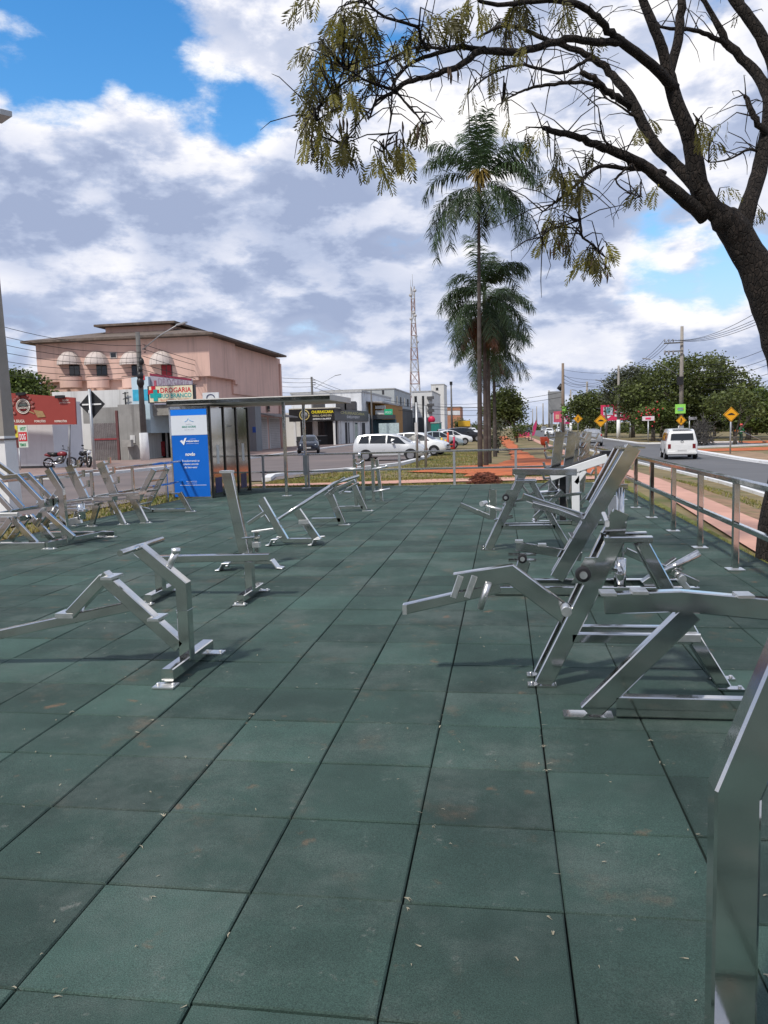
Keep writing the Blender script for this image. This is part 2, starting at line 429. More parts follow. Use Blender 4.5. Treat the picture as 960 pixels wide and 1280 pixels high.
# left avenue (x -17 .. -5) running along +y, with the cross street that passes in front of the shops
strip('left_road', [(-17.6,24),(-17.4,34),(-17.4,45),(-17.4,60),(-17.6,80),(-18,140),(-19,400),(-20,1500)],
      [(-7.2,24),(-6.2,30),(-5.0,34),(-4.8,45),(-5.0,60),(-5.5,80),(-6.3,140),(-7,400),(-8,1500)], .03, ASPH_L, cross=10)
strip('cross_street', [(-60,29.5),(-30,29.5),(-17.55,29)], [(-60,20),(-30,20),(-17.55,20)], .030, ASPH_L)
strip('near_left_road', [(-17.55,29),(-17.55,20),(-17.5,-20)], [(-7.3,25.6),(-8.6,22),(-8.6,-20)], .026, ASPH_L, cross=8)
strip('right_road', [(6.0,-10),(6.3,17),(6.7,22),(6.9,26),(7.1,34),(7.2,43),(7.1,60),(6.7,80),(6.4,120),(5,400),(3,1500)],
      [(12.4,-10),(12.3,17),(12.4,22),(12.4,28),(12.6,38),(12.9,46),(13.3,56),(13.3,80),(13.6,120),(13,400),(12,1500)], .03, ASPH_R, cross=10)
strip('side_street', [(13.35,80),(17,80.5),(22,79)], [(13.3,66.5),(17,68),(22,70)], .034, ASPH_R)
strip('pink_footpath', [(2.62,-4),(2.66,6),(2.85,10),(3.02,13),(3.2,16),(3.3,18),(3.42,21),(3.5,23),(3.5,30),(3.3,60),(2.8,140)],
      [(3.9,-4),(3.8,6),(3.75,10),(3.8,13),(3.95,16),(4.05,18),(4.2,21),(4.3,23),(4.3,30),(4.1,60),(3.6,140)], .035, PATH_M, cross=4)
strip('pink_crosspath', [(-7.2,21.5),(-4.6,21.6),(-3,21.6),(-1.2,22.0),(1.0,22.0),(3.44,22.0)], [(-7.2,22.3),(-4.7,22.5),(-3.2,22.9),(-1.4,23.4),(1.0,23.5),(3.44,23.3)], .033, PATH_M, jit=.06, cross=4)
strip('left_pavement', [(-60,40),(-24,40),(-20.4,42),(-24,60),(-24,66),(-24.6,100),(-25,300)], [(-60,30),(-24,30),(-17.9,30.4),(-17.8,46),(-17.8,60),(-18.1,100),(-19,300)], .10, PAVE_M, cross=6)
strip('left_forecourt', [(-60,55),(-27,55),(-24.02,60)], [(-60,40.02),(-24,40.02),(-20.42,42.02)], .095, PAVE_M, cross=6)
strip('red_earth_track', [(-1.2,24.1),(-.9,27),(-.2,33),(.5,42),(.2,60),(-.2,90),(-.6,130)], [(3.35,24.1),(3.4,27),(3.1,33),(1.7,42),(1.1,60),(.9,90),(.5,130)], .045, DIRT_M, jit=.22, cross=5)
strip('red_earth_patch', [(-3.2,27.8),(-2.6,30.0),(-1.6,32.6),(.1,34.2)], [(-.9,25.6),(-.4,28),(-.2,30.5),(.6,32.6)], .038, DIRT_M, jit=.35, cross=4)
strip('right_bare_earth', [(13.7,62.5),(18,64),(24,66.2),(60,72)], [(13.6,58.5),(18,58.5),(24,58.6),(60,60)], .025, DIRT_M, jit=.3, cross=4)
strip('right_earth_band', [(16.5,80),(20,81),(30,84),(60,92)], [(15.8,75),(20,75.4),(30,76),(60,82)], .028, DIRT_M, jit=.4, cross=4)
strip('right_earth_verge', [(12.5,38),(12.9,46),(13.3,57)], [(15.3,37),(16,46),(16.4,57)], .022, pm('bare_verge', (.30,.20,.12), .95, 0, .25, 1.2, .3, 20), jit=.2, cross=4)
strip('earth_verge', [(3.85,-4),(3.8,6),(3.78,10),(3.83,13),(3.98,16),(4.08,18),(4.23,21),(4.33,24)], [(4.5,-4),(4.5,6),(4.5,10),(4.6,13),(4.8,16),(4.9,18),(5.0,21),(5.1,24)], .02, pm('verge_earth', (.27,.165,.095), .95, 0, .3, 2.5, .4, 25, col2=(.17,.15,.06), c2lo=.5, c2hi=.65, c2scale=1.5), jit=.1, cross=4)
def kerb(name, pl, wd=.28, hh=.13, mat=KERB_M):
    pts = resample(pl, 1.2); m_ = MB(); vs_ = []
    for i, p in enumerate(pts):
        d = (pts[min(i+1, len(pts)-1)]-pts[max(i-1, 0)]).normalized(); s_ = Vector((-d.y, d.x, 0))*wd/2
        z = H(p.x, p.y)
        for k, dz in ((-1,-.1),(-1,hh),(1,hh),(1,-.1)): q = p+s_*k; vs_.append((q.x, q.y, z+dz))
    fs = [(j*4+i, j*4+i+1, (j+1)*4+i+1, (j+1)*4+i) for j in range(len(pts)-1) for i in range(3)] + [(0,1,2,3), tuple(len(vs_)-1-i for i in range(4))]
    return struct(m_.add(vs_, fs).build(name, mat))
kerb('median_kerb', [(-7.4,24.0),(-7.9,26.2),(-7.7,27.6),(-6.3,29.9),(-5.3,32.9),(-4.7,36),(-4.6,45),(-4.8,60),(-5.3,80),(-6,140)])
kerb('left_pavement_kerb', [(-60,29.8),(-24,29.8),(-18.4,29.9),(-17.7,31.5),(-17.6,46),(-17.6,60),(-17.8,80),(-18.2,140)], .3, .15)
kerb('right_far_kerb', [(12.35,-10),(12.35,22),(12.5,33),(12.75,43),(13.2,53),(13.5,62),(14.0,65.8),(17,67.4),(22,69.6)], .45, .13)
kerb('right_far_kerb', [(22,79.3),(17,80.8),(14.2,82),(13.5,84.5),(13.7,120)], .45, .13)
kerb('right_near_kerb', [(5.95,-10),(6.2,14),(6.6,21),(6.85,26),(7.05,34),(7.15,43),(7.05,60),(6.65,80),(6.35,120)], .14, .09)
# white edge line on the right road, a worn pale stripe
strip('road_edge_line', [(11.95,-10),(12.0,28),(12.2,38),(12.5,46),(12.85,56)], [(12.07,-10),(12.12,28),(12.32,38),(12.62,46),(12.97,56)], .036, KERB_M, cross=1)

# rubber floor: every tile is a chamfered slab with its own height and tint
def rubber_floor():
    RUB = pm('green_rubber', (.035, .066, .054), .80, 0, .22, 2.0, .35, 260, spec=.35, col2=(.105, .085, .06), c2lo=.57, c2hi=.76, c2scale=2.3, tint=True)
    t = RUB.node_tree
    b = t.nodes['Principled BSDF']; tc = N(t, 'ShaderNodeTexCoord')
    # pale dust film and fine granule speckle
    n = N(t, 'ShaderNodeTexNoise', ins={'Scale': 1.1, 'Detail': 9, 'Roughness': .72}); t.links.new(tc.outputs['Object'], n.inputs['Vector'])
    n2 = N(t, 'ShaderNodeTexNoise', ins={'Scale': 240, 'Detail': 3, 'Roughness': .8}); t.links.new(tc.outputs['Object'], n2.inputs['Vector'])
    n3 = N(t, 'ShaderNodeTexNoise', ins={'Scale': 9, 'Detail': 8, 'Roughness': .7}); t.links.new(tc.outputs['Object'], n3.inputs['Vector'])
    src = b.inputs['Base Color'].links[0].from_socket
    c = mixc(t, mth(t, 'MULTIPLY', sstep(t, n.outputs[0], .44, .68), .42), src, (.13, .155, .14))
    c = mixc(t, mth(t, 'MULTIPLY', sstep(t, n3.outputs[0], .61, .72), .45), c, (.25, .245, .22))
    n5 = N(t, 'ShaderNodeTexNoise', ins={'Scale': 5.0, 'Detail': 5, 'Roughness': .55}); t.links.new(tc.outputs['Object'], n5.inputs['Vector'])
    c = mixc(t, mth(t, 'MULTIPLY', sstep(t, n5.outputs[0], .645, .76), .5), c, (.25, .13, .07))
    mm = N(t, 'ShaderNodeMix', data_type='RGBA', blend_type='MULTIPLY'); mm.inputs[0].default_value = 1
    g = N(t, 'ShaderNodeValToRGB'); g.color_ramp.elements[0].color = (.45,.45,.45,1); g.color_ramp.elements[1].color = (1.55,1.55,1.55,1)
    g.color_ramp.elements[0].position = .32; g.color_ramp.elements[1].position = .68
    t.links.new(n2.outputs[0], g.inputs[0]); t.links.new(c, mm.inputs[6]); t.links.new(g.outputs[0], mm.inputs[7])
    t.links.new(mm.outputs[2], b.inputs['Base Color'])
    m_ = MB(); tint = []
    for i in range(-14, 6):
        for j in range(-24, 36):
            x0, y0 = .5*i-.333, .5*j+2.324
            if y0 > 20.0: continue
            gx = (.0032 if i % 2 else .0018)+random.random()*.0015; gy = .0030+random.random()*.0016
            if random.random() < .22: gy += .002
            z = random.uniform(-.002, .002); tl = [random.uniform(-.0018, .0018) for _ in range(4)]
            c_ = .005
            ox, oy = random.uniform(-.0015, .0015), random.uniform(-.0015, .0015)
            X0, X1, Y0, Y1 = x0+gx+ox, x0+.5-gx+ox, y0+gy+oy, y0+.5-gy+oy
            o = len(m_.v)
            m_.add([(X0,Y0,-.03),(X1,Y0,-.03),(X1,Y1,-.03),(X0,Y1,-.03),
                    (X0,Y0,z-c_+tl[0]),(X1,Y0,z-c_+tl[1]),(X1,Y1,z-c_+tl[2]),(X0,Y1,z-c_+tl[3]),
                    (X0+c_,Y0+c_*.7,z+tl[0]),(X1-c_,Y0+c_*.7,z+tl[1]),(X1-c_,Y1-c_*.7,z+tl[2]),(X0+c_,Y1-c_*.7,z+tl[3])],
                   [(0,1,5,4),(1,2,6,5),(2,3,7,6),(3,0,4,7),(4,5,9,8),(5,6,10,9),(6,7,11,10),(7,4,8,11),(8,9,10,11)])
            t_ = random.choice([.78,.86,.94,1,1,1.06,1.16,1.34])*random.uniform(.93,1.07)
            tint += [t_]*9
    m_.tint = tint
    struct(m_.build('rubber_tile_floor', RUB, fixn=False))
    struct(MB().box((-7.5,-9.8,-.30),(2.30,20.32,-.022)).build('floor_slab', pm('groove_black', (.008,.009,.009), .95)))
rubber_floor()
kerb('floor_edging', [(-7.4,20.37),(2.42,20.37)], .10, .055, CONC)
# grass beside the floor: blades, one object, nobody could count them
strip('grass_strip', [(2.40,-4),(2.40,6),(2.40,21)], [(2.66,-4),(2.70,6),(2.95,21)], .03, pm('moss_green', (.12,.135,.025), .95, 0, .35, 4, .5, 40, col2=(.20,.17,.05), c2lo=.5, c2hi=.65, c2scale=2), jit=.03, cross=3)
def grass(name, areas, label_mat, n, h0, h1):
    m_ = MB()
    tot = sum(abs((a[2]-a[0])*(a[3]-a[1]))*a[4] for a in areas)
    for a in areas:
        k = int(n*abs((a[2]-a[0])*(a[3]-a[1]))*a[4]/tot)
        for _ in range(k):
            x, y = random.uniform(a[0], a[2]), random.uniform(a[1], a[3]); z = H(x, y)-.01
            hh = random.uniform(h0, h1); w_ = .008+.010*(y/20); th = random.uniform(0, 6.28)
            dx, dy = math.cos(th)*w_, math.sin(th)*w_; lx, ly = random.uniform(-.6,.6)*hh, random.uniform(-.6,.6)*hh
            m_.add([(x-dx,y-dy,z),(x+dx,y+dy,z),(x+lx+dx*.4,y+ly+dy*.4,z+hh)], [(0,1,2)])
    o = m_.build(name, label_mat, fixn=False); struct(o, 'stuff'); o['label'] = 'short patchy grass growing beside the rubber floor and median'; o['category'] = 'grass'
GR1 = pm('grass_blades', (.23,.20,.06), .9, 0, .45, 3, col2=(.12,.15,.03), c2lo=.47, c2hi=.6, c2scale=.7)
grass('grass', [(2.38,5,2.75,21,9),(-7.3,20.5,3.2,21.6,4),(-7.2,22.6,2.9,24.5,3),(-9.2,8,-7.6,20.4,2.2),(-4.4,24.5,-.8,60,.6),(-7.2,23,-4.5,29,1.4),(2.9,25,3.3,60,.9),(4.9,6,5.9,26,1.2)], GR1, 34000, .03, .085)

# unseen leafy mass, added behind the camera to darken the reflections in the steel
def added_leaves_behind():
    random.seed(99); m_ = MB(); m_.tint = []
    for _ in range(46):
        c = Vector((random.uniform(-26,24), random.uniform(-22,-13), random.uniform(1.5,7.5))); k_ = random.choice((.6,.9,1.2))
        for _ in range(46):
            p = c+Vector((random.gauss(0,1.3),random.gauss(0,1.0),random.gauss(0,.9))); a = Vector((random.gauss(0,1),random.gauss(0,1),random.gauss(0,1))).normalized()*.7; b = a.cross(Vector((random.gauss(0,1),random.gauss(0,1),random.gauss(0,1)))).normalized()*.5
            m_.add([p-a,p+b,p+a,p-b],[(0,1,2,3)]); m_.tint.append(k_)
    o = m_.build('added_leaf_mass', pm('added_dark_leaves', (.035,.05,.018), .8, tint=True), fixn=False); struct(o, 'stuff'); o['label'] = 'unseen leafy mass added behind the square to darken steel reflections'; o['category'] = 'added_leaf_mass'
added_leaves_behind()
AUTO_SPLIT = True
# ================================================================== GYM EQUIPMENT
GG = 'stainless steel exercise machines on the rubber floor'
def pl(m_, x, y, z=.0, sx=.10, sy=.07, t=.012):       # bolted foot plate with two bolt heads
    m_.box((x-sx/2, y-sy/2, z+.002), (x+sx/2, y+sy/2, z+t))
    for k in (-1, 1): m_.cyl((x+k*sx*.36, y, z+t), (x+k*sx*.36, y, z+t+.012), .011, 8)
def roller(parent, c, r=.055, axis='y', w=.06):
    c = Vector(c)
    o = MB().lathe([(0,-w/2),(r*.85,-w/2),(r,-w/2+.008),(r,w/2-.008),(r*.85,w/2),(0,w/2)], c, axis, 18).build('roller', RUBBER_B, parent, sharp=40)
    MB().lathe([(0,-w/2-.012),(r*.5,-w/2-.012),(r*.5,w/2+.012),(0,w/2+.012)], c, axis, 14).build('hub', WELD, o, off=parent.location, sharp=40)
    return o

# -- nearest machine, lower right: upright and inclined box column
t = thing('leaning_press_frame', 'tall boxy steel column bent to the right, nearest the camera at the lower right', 'gym machine', (.49,1.74,0), GG)
m_ = MB(); m_.path([(.487,1.735,.0),(.487,1.735,.685),(.70,1.735,1.27),(.74,1.735,1.38)], .066, .096); m_.build('column', STEEL, t)
MB().beam((.30,1.735,-.0+.036),(1.55,1.735,.036),.06,.06).beam((.487,1.45,.036),(.487,1.69,.036),.06,.06,(1,0,0)).build('base_frame', STEEL, t)
MB().path([(1.45,1.735,.07),(1.30,1.735,.62),(.66,1.735,1.05)], .05, .08).build('rear_strut', STEEL, t)
MB().box((.86,1.52,.44),(1.26,1.95,.475)).build('seat', STEEL, t)
MB().beam((1.05,1.735,.07),(1.05,1.735,.44),.06,.06).build('seat_post', STEEL, t)

# -- R1: low bench frame with a bent top rail
t = thing('bent_rail_bench_frame', 'low steel frame with a kinked top rail in front of the large A-frame', 'gym machine', (1.0,4.0,0), GG)
MB().path([(.49,4,.588),(.85,4,.603),(1.28,4,.562),(1.80,4,.50)], .065, .105).build('top_rail', STEEL, t)
MB().beam((.41,4,.02),(.905,4,.548),.06,.105).build('diagonal_leg', STEEL, t)
MB().beam((.545,4,.062),(1.95,4,.062),.06,.105).build('base_rail', STEEL, t)
m_ = MB()
for x in (.40,): m_.box((.285,3.95,.002),(.53,4.05,.012))
m_.box((1.85,3.95,.002),(2.0,4.05,.012)); m_.build('foot_plate', STEEL, t)
MB().beam((1.90,4,.10),(1.60,4,.49),.06,.10).build('rear_leg', STEEL, t)
m_ = MB()
for x, z in ((.51,.641),(.66,.649),(1.15,.632)):
    m_.box((x-.045,3.93,z-.004),(x+.03,4.035,z+.010))
m_.build('mounting_tab', WELD, t)

# -- A-frame leg press (used twice: the large near one and the one behind)
def a_frame(t, X, y0, y1, S=1.0, tall=.13, big=True):
    ym = (y0+y1)/2
    def P(x, z, y): return (X+x*S, y, z*S)
    for y, ex in ((y0, 0.0), (y1, tall)):
        top = (.605+ex*.42, .845+ex)
        b = MB().beam(P(.205,.012,y), P(*top,y), .045, .100*S).build('front_leg', STEEL, t)
        m_ = MB(); pl(m_, X+.20*S, y, 0, .16, .07); m_.build('foot_plate', STEEL, b, off=t.location)
        b = MB().path([P(.745,.825,y),P(1.02,.30,y),P(1.19,.012,y)], .045, .070*S).build('rear_leg', STEEL, t)
        m_ = MB(); pl(m_, X+1.22*S, y, 0, .14, .06); m_.build('foot_plate', STEEL, b, off=t.location)
        MB().beam(P(.545,.842,y), P(.80,.842,y), .05, .035).build('top_bar', STEEL, t)
        MB().beam(P(.37,.285,y), P(1.015,.285,y), .045, .055*S).build('cross_bar', STEEL, t)
    roller(t, P(.425,.655,y0-.045), .042*S, 'y', .05)
    m_ = MB().prism([P(.365,.60,y0-.026),P(.445,.60,y0-.026),P(.505,.745,y0-.026),P(.44,.745,y0-.026)], (0,.012,0))
    m_.build('roller_bracket', STEEL, t)
t = thing('leg_press_machine', 'large steel A-frame machine with a black roller and a swing arm reaching left', 'gym machine', (.7,4.55,0), GG)
a_frame(t, 0, 4.46, 4.64)
MB().path([(.40,4.55,.35),(.03,4.55,.635),(-.29,4.55,.585)], .06, .105).build('swing_arm', STEEL, t)
hb = MB().beam((-.585,4.55,.425),(-.03,4.55,.555),.055,.062).build('footplate_bar', STEEL, t)
MB().box((-.60,4.518,.395),(-.575,4.582,.452)).build('end_cap', WELD, hb, off=t.location)
m_ = MB()
for x in (-.275,-.195):
    m_.beam((x-.025,4.515,.50),(x+.02,4.515,.625),.012,.035).beam((x-.025,4.585,.50),(x+.02,4.585,.625),.012,.035)
m_.build('hanger_bracket', WELD, t)
MB().cyl((-.145,4.50,.435),(-.095,4.50,.585),.018,12).cyl((-.145,4.60,.435),(-.095,4.60,.585),.018,12).build('peg_handle', WELD, t)
MB().cyl((.335,4.40,.445),(.335,4.5,.445),.028,14).build('stop_peg', WELD, t)
MB().prism([(.52,4.612,.62),(.60,4.612,.985),(.69,4.612,.905),(.665,4.612,.80),(.60,4.612,.62)], (0,.01,0)).build('gusset_plate', STEEL, t)
MB().beam((.56,4.46,.93),(.56,4.62,.96),.04,.025).beam((.44,4.49,.70),(.62,4.49,.66),.02,.02).build('linkage', STEEL, t)
MB().beam((.93,4.42,.30),(1.05,4.42,.30),.02,.05).build('weld_seam', WELD, t)

# -- R3: reclined plate-loaded press with two long rails
t = thing('reclined_press_machine', 'long steel machine whose twin rails rise to the highest point on the right side', 'gym machine', (.7,7.0,0), GG)
for y in (6.86, 7.14):
    MB().beam((.44,y,.16),(1.075,y,1.275),.05,.125 if y < 7 else .07).build('incline_rail', STEEL, t)
    MB().beam((.735,y+.06,.80),(.985,y+.06,1.265),.03,.045).build('carriage_rail', STEEL, t)
MB().box((.955,6.80,1.262),(1.16,7.2,1.274)).build('top_plate', STEEL, t)
MB().beam((.67,6.80,.665),(.67,7.2,.665),.04,.03,(1,0,0)).beam((.585,6.8,.50),(.585,7.2,.50),.04,.03,(1,0,0)).build('rung', STEEL, t)
MB().beam((.10,7.0,.425),(.66,7.0,.325),.06,.075).build('seat_arm', STEEL, t)
MB().box((.09,6.96,.455),(.16,7.04,.475)).box((.29,6.96,.422),(.36,7.04,.442)).build('mounting_tab', WELD, t)
p_ = MB().beam((.09,6.97,.04),(.165,6.97,.295),.09,.11).build('seat_post', STEEL, t)
MB().box((.03,6.93,.292),(.27,7.03,.305)).box((.03,6.93,.345),(.27,7.03,.355)).build('bearing_plate', STEEL, t)
roller(t, (.15,6.91,.325), .04)
MB().cyl((.985,6.98,.02),(.985,6.98,.93),.034,14).cyl((.985,6.98,.02),(.985,6.98,.31),.052,16).build('guide_post', STEEL, t)
MB().beam((.895,6.98,.935),(1.045,6.98,.935),.06,.04).build('post_cap', STEEL, t)
MB().beam((-.09,6.9,.045),(1.62,6.9,.045),.06,.07).beam((-.02,7.25,.045),(1.62,7.25,.045),.06,.07).beam((.72,6.9,.05),(.72,7.25,.05),.06,.07,(1,0,0)).build('base_frame', STEEL, t)
MB().path([(.16,7.02,.86),(.40,7.02,.77),(.80,7.02,.635)], .05, .06).path([(.24,6.92,.795),(.45,6.92,.735),(.78,6.92,.60)], .05, .05).build('press_arm', STEEL, t)
MB().beam((1.20,7.0,.06),(1.48,7.0,.27),.10,.12).build('rear_plate', STEEL, t)
b = MB().cyl((1.20,6.75,.17),(1.585,6.75,.395),.031,14).build('handle_tube', STEEL, t)
MB().beam((1.00,6.78,.41),(1.58,6.78,.13),.05,.06).build('rear_leg', STEEL, t)
MB().beam((1.42,6.7,.185),(1.49,6.7,.10),.05,.05).cyl((1.44,6.66,.19),(1.44,6.74,.19),.03).build('lock_pin', WELD, t)
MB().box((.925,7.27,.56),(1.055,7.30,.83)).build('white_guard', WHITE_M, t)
MB().beam((1.0,7.28,.06),(1.0,7.28,.56),.08,.05).build('guard_post', STEEL, t)
MB().beam((.82,7.12,.28),(.93,7.12,.50),.10,.14).build('weight_horn', STEEL, t)

# -- R4: A-frame behind, with an inclined foot arm
t = thing('calf_press_machine', 'steel A-frame behind the large one with a bright foot bar sloping left', 'gym machine', (.2,9.55,0), GG)
a_frame(t, -.395, 9.46, 9.66, .97, .13)
MB().beam((-.53,9.55,.545),(-.17,9.55,.385),.05,.055).build('foot_bar', STEEL, t)
MB().beam((-.135,9.55,.36),(-.135,9.55,.72),.06,.085).build('arm_post', STEEL, t)
MB().cyl((-.27,9.50,.555),(-.22,9.60,.555),.032).cyl((-.22,9.52,.53),(.02,9.52,.46),.018).build('pivot_pin', WELD, t)
MB().beam((-.12,9.50,.355),(.10,9.50,.40),.06,.035).beam((-.02,9.50,.54),(.14,9.50,.53),.05,.03).build('pivot_bracket', STEEL, t)
MB().beam((.06,9.72,.56),(.92,9.72,.645),.04,.035).build('long_bar', STEEL, t)
MB().beam((.10,9.66,.925),(.86,9.66,.905),.05,.08).build('upper_bar', STEEL, t)
MB().beam((.30,9.7,.63),(.55,9.7,.80),.03,.03).beam((.18,9.7,.80),(.36,9.7,.56),.03,.03).beam((.55,9.7,.80),(.62,9.7,.70),.03,.03).build('handle', STEEL, t)

# -- R5: inclined bench with near-white satin side rail and post
t = thing('incline_bench', 'incline bench with a white side rail and a dark pad on a white post', 'gym bench', (1.05,11.8,0), GG)
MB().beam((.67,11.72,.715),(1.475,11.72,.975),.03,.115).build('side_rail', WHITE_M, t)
MB().beam((.66,11.9,.765),(1.47,11.9,1.03),.28,.04).build('pad', RUBBER_B, t)
MB().box((1.40,11.78,1.0),(1.55,12.02,1.075)).build('head_rest', BLACK, t)
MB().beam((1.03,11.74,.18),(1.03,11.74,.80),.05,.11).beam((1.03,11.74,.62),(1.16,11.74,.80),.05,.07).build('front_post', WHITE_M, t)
MB().beam((.86,11.95,.0),(.86,11.95,.74),.09,.09).build('rear_post', BLACK, t)
MB().beam((1.03,11.74,.01),(1.03,11.74,.18),.05,.11).build('post_foot', STEEL, t)
MB().beam((.40,11.85,.035),(1.75,11.85,.035),.07,.06).beam((.45,11.55,.035),(.45,12.15,.035),.07,.06,(1,0,0)).build('base_frame', STEEL, t)
MB().beam((.44,11.85,.10),(.85,11.85,.50),.05,.07).beam((1.08,11.8,.30),(1.30,11.8,.52),.04,.05).build('brace', STEEL, t)
MB().beam((1.20,11.6,.22),(1.42,11.6,.44),.05,.06).build('foot_roller_bar', STEEL, t)
MB().beam((1.52,11.85,.05),(1.56,11.85,1.0),.06,.07).build('tall_post', STEEL, t)

# -- hooked racks (leaning plates with bar catches)
def rack_plate(t, base, top, y, wd, side, nh=5, name='rack_upright'):
    b, q = Vector((*base[:1], y, base[1])), Vector((*top[:1], y, top[1]))
    d = (q-b).normalized(); p = Vector((-d.z, 0, d.x))*side
    m_ = MB().beam(b, q, .055, wd); L_ = (q-b).length
    for i in range(nh):
        c = b + d*(L_*(.34+.6*i/max(1, nh-1))) + p*wd*.45
        m_.path([c-d*.02, c+p*.085-d*.035, c+p*.125+d*.055], .06, .036)
    return m_.build(name, STEEL, t)
t = thing('barbell_rack', 'bright steel rack of hooked leaning uprights beside the incline bench', 'barbell rack', (1.0,12.6,0), GG)
for bx, tx, y in ((.73,.86,12.5),(.94,1.07,12.75)): rack_plate(t, (bx,.30), (tx,1.36), y, .15, 1)
MB().beam((.76,12.5,.02),(.72,12.5,.34),.06,.09).beam((.96,12.75,.02),(.93,12.75,.34),.06,.09).build('rack_foot', STEEL, t)
MB().beam((.45,12.6,.40),(.95,12.6,.44),.28,.05).build('bench_seat', STEEL, t)
MB().beam((.50,12.6,.01),(.52,12.6,.4),.06,.08).build('bench_leg', STEEL, t)
t = thing('barbell_rack', 'steel rack of hooked uprights just right of and behind the first rack', 'barbell rack', (1.3,14.0,0), GG)
for bx, tx, y in ((1.08,1.20,13.7),(1.28,1.42,14.0)): rack_plate(t, (bx,.30), (tx,1.34), y, .17, -1)
MB().beam((1.10,13.7,.02),(1.07,13.7,.34),.06,.09).beam((1.30,14,.02),(1.27,14,.34),.06,.09).build('rack_foot', STEEL, t)
MB().beam((.85,13.85,.42),(1.3,13.85,.44),.28,.05).build('bench_seat', STEEL, t)
MB().beam((.9,13.85,.01),(.9,13.85,.41),.06,.08).build('bench_leg', STEEL, t)

# ---------------- left column
t = thing('rowing_machine', 'steel rowing machine with a bent upright, T-handle and long low seat rail at the left', 'gym machine', (-2.0,4.65,0), GG)
b = MB().beam((-2.0,4.33,.062),(-2.0,4.99,.062),.075,.075,(1,0,0)).build('base_bar', STEEL, t)
m_ = MB(); pl(m_, -2.0, 4.30, 0, .13, .10); pl(m_, -1.97, 5.0, 0, .15, .09); m_.build('foot_plate', WELD, b, off=t.location)
MB().path([(-1.985,4.6,.09),(-1.985,4.6,.555),(-2.26,4.6,.785)], .075, .078).build('bent_upright', STEEL, t)
MB().box((-2.026,4.559,.395),(-1.944,4.641,.401)).build('collar', STEEL, t)
MB().cyl((-2.245,4.32,.80),(-2.245,4.90,.80),.019,14).build('t_handle', STEEL, t)
MB().cyl((-2.085,4.6,.645),(-2.02,4.6,.765),.022,12).lathe([(0,0),(.028,0),(.028,.03),(0,.03)], (-2.02,4.6,.755), 'z', 12).build('pin', WELD, t)
MB().beam((-2.515,4.6,.615),(-2.02,4.6,.165),.075,.08).build('seat_rail', STEEL, t)
MB().box((-2.49,4.52,.60),(-2.42,4.68,.615)).box((-2.20,4.52,.34),(-2.13,4.68,.355)).build('mounting_tab', WELD, t)
MB().beam((-2.50,4.6,.60),(-2.75,4.6,.365),.07,.07).build('brace', STEEL, t)
MB().path([(-4.4,4.62,.06),(-3.35,4.62,.205),(-2.30,4.62,.425)], .06, .062).build('long_rail', STEEL, t)
MB().beam((-4.35,4.3,.04),(-4.35,4.95,.04),.075,.07,(1,0,0)).build('rear_base_bar', STEEL, t)
MB().box((-2.84,4.56,.345),(-2.72,4.68,.375)).build('seat_clamp', WELD, t)

t = thing('flat_bench_frame', 'narrow flat steel bench rail on two short posts behind the rowing machine', 'gym bench', (-2.7,6.75,0), GG)
MB().beam((-3.2,6.75,.358),(-2.08,6.75,.375),.07,.065).build('bench_rail', STEEL, t)
for x in (-3.13,-2.275):
    p_ = MB().beam((x,6.75,.07),(x,6.75,.335),.085,.075,(0,1,0)).build('post', STEEL, t)
    MB().beam((x,6.47,.055),(x,7.03,.055),.07,.06,(1,0,0)).build('base_bar', STEEL, t)
    m_ = MB(); pl(m_, x, 6.45, 0, .11, .08); pl(m_, x+.02, 7.05, 0, .12, .07); m_.build('foot_plate', WELD, t)

def bridge_foot(x, y, w_=.16):
    return MB().path([(x-.10,y,.012),(x-.055,y,.015),(x-.02,y,.085),(x+.06,y,.09)], w_, .014).path([(x-.10,y+.22,.012),(x-.055,y+.22,.015),(x-.02,y+.22,.085),(x+.06,y+.22,.09)], .05, .014)
t = thing('leaning_post_machine', 'single tall steel column leaning back over a short base, in front of the blue banner', 'gym machine', (-2.8,8.2,0), GG)
MB().beam((-2.965,8.2,1.075),(-2.795,8.2,.10),.07,.115).build('column', STEEL, t)
MB().box((-3.035,8.15,1.06),(-2.90,8.25,1.085)).build('column_cap', WELD, t)
MB().beam((-3.02,8.22,.085),(-2.50,8.22,.085),.06,.06).build('base_bar', STEEL, t)
bridge_foot(-3.0,8.12).build('bridge_foot', WELD, t)
MB().path([(-2.60,8.2,.115),(-2.50,8.2,.10),(-2.44,8.2,.02),(-2.38,8.2,.012)], .12, .02).build('bridge_foot', WELD, t)
MB().beam((-2.82,8.2,.345),(-2.62,8.2,.36),.08,.02).beam((-2.665,8.2,.19),(-2.665,8.2,.41),.06,.05).beam((-2.74,8.2,.16),(-2.74,8.2,.34),.04,.06).build('foot_rest', STEEL, t)
MB().beam((-2.70,8.15,.42),(-2.46,8.15,.45),.03,.02).box((-2.70,8.13,.25),(-2.62,8.2,.30)).build('pedal', WELD, t)

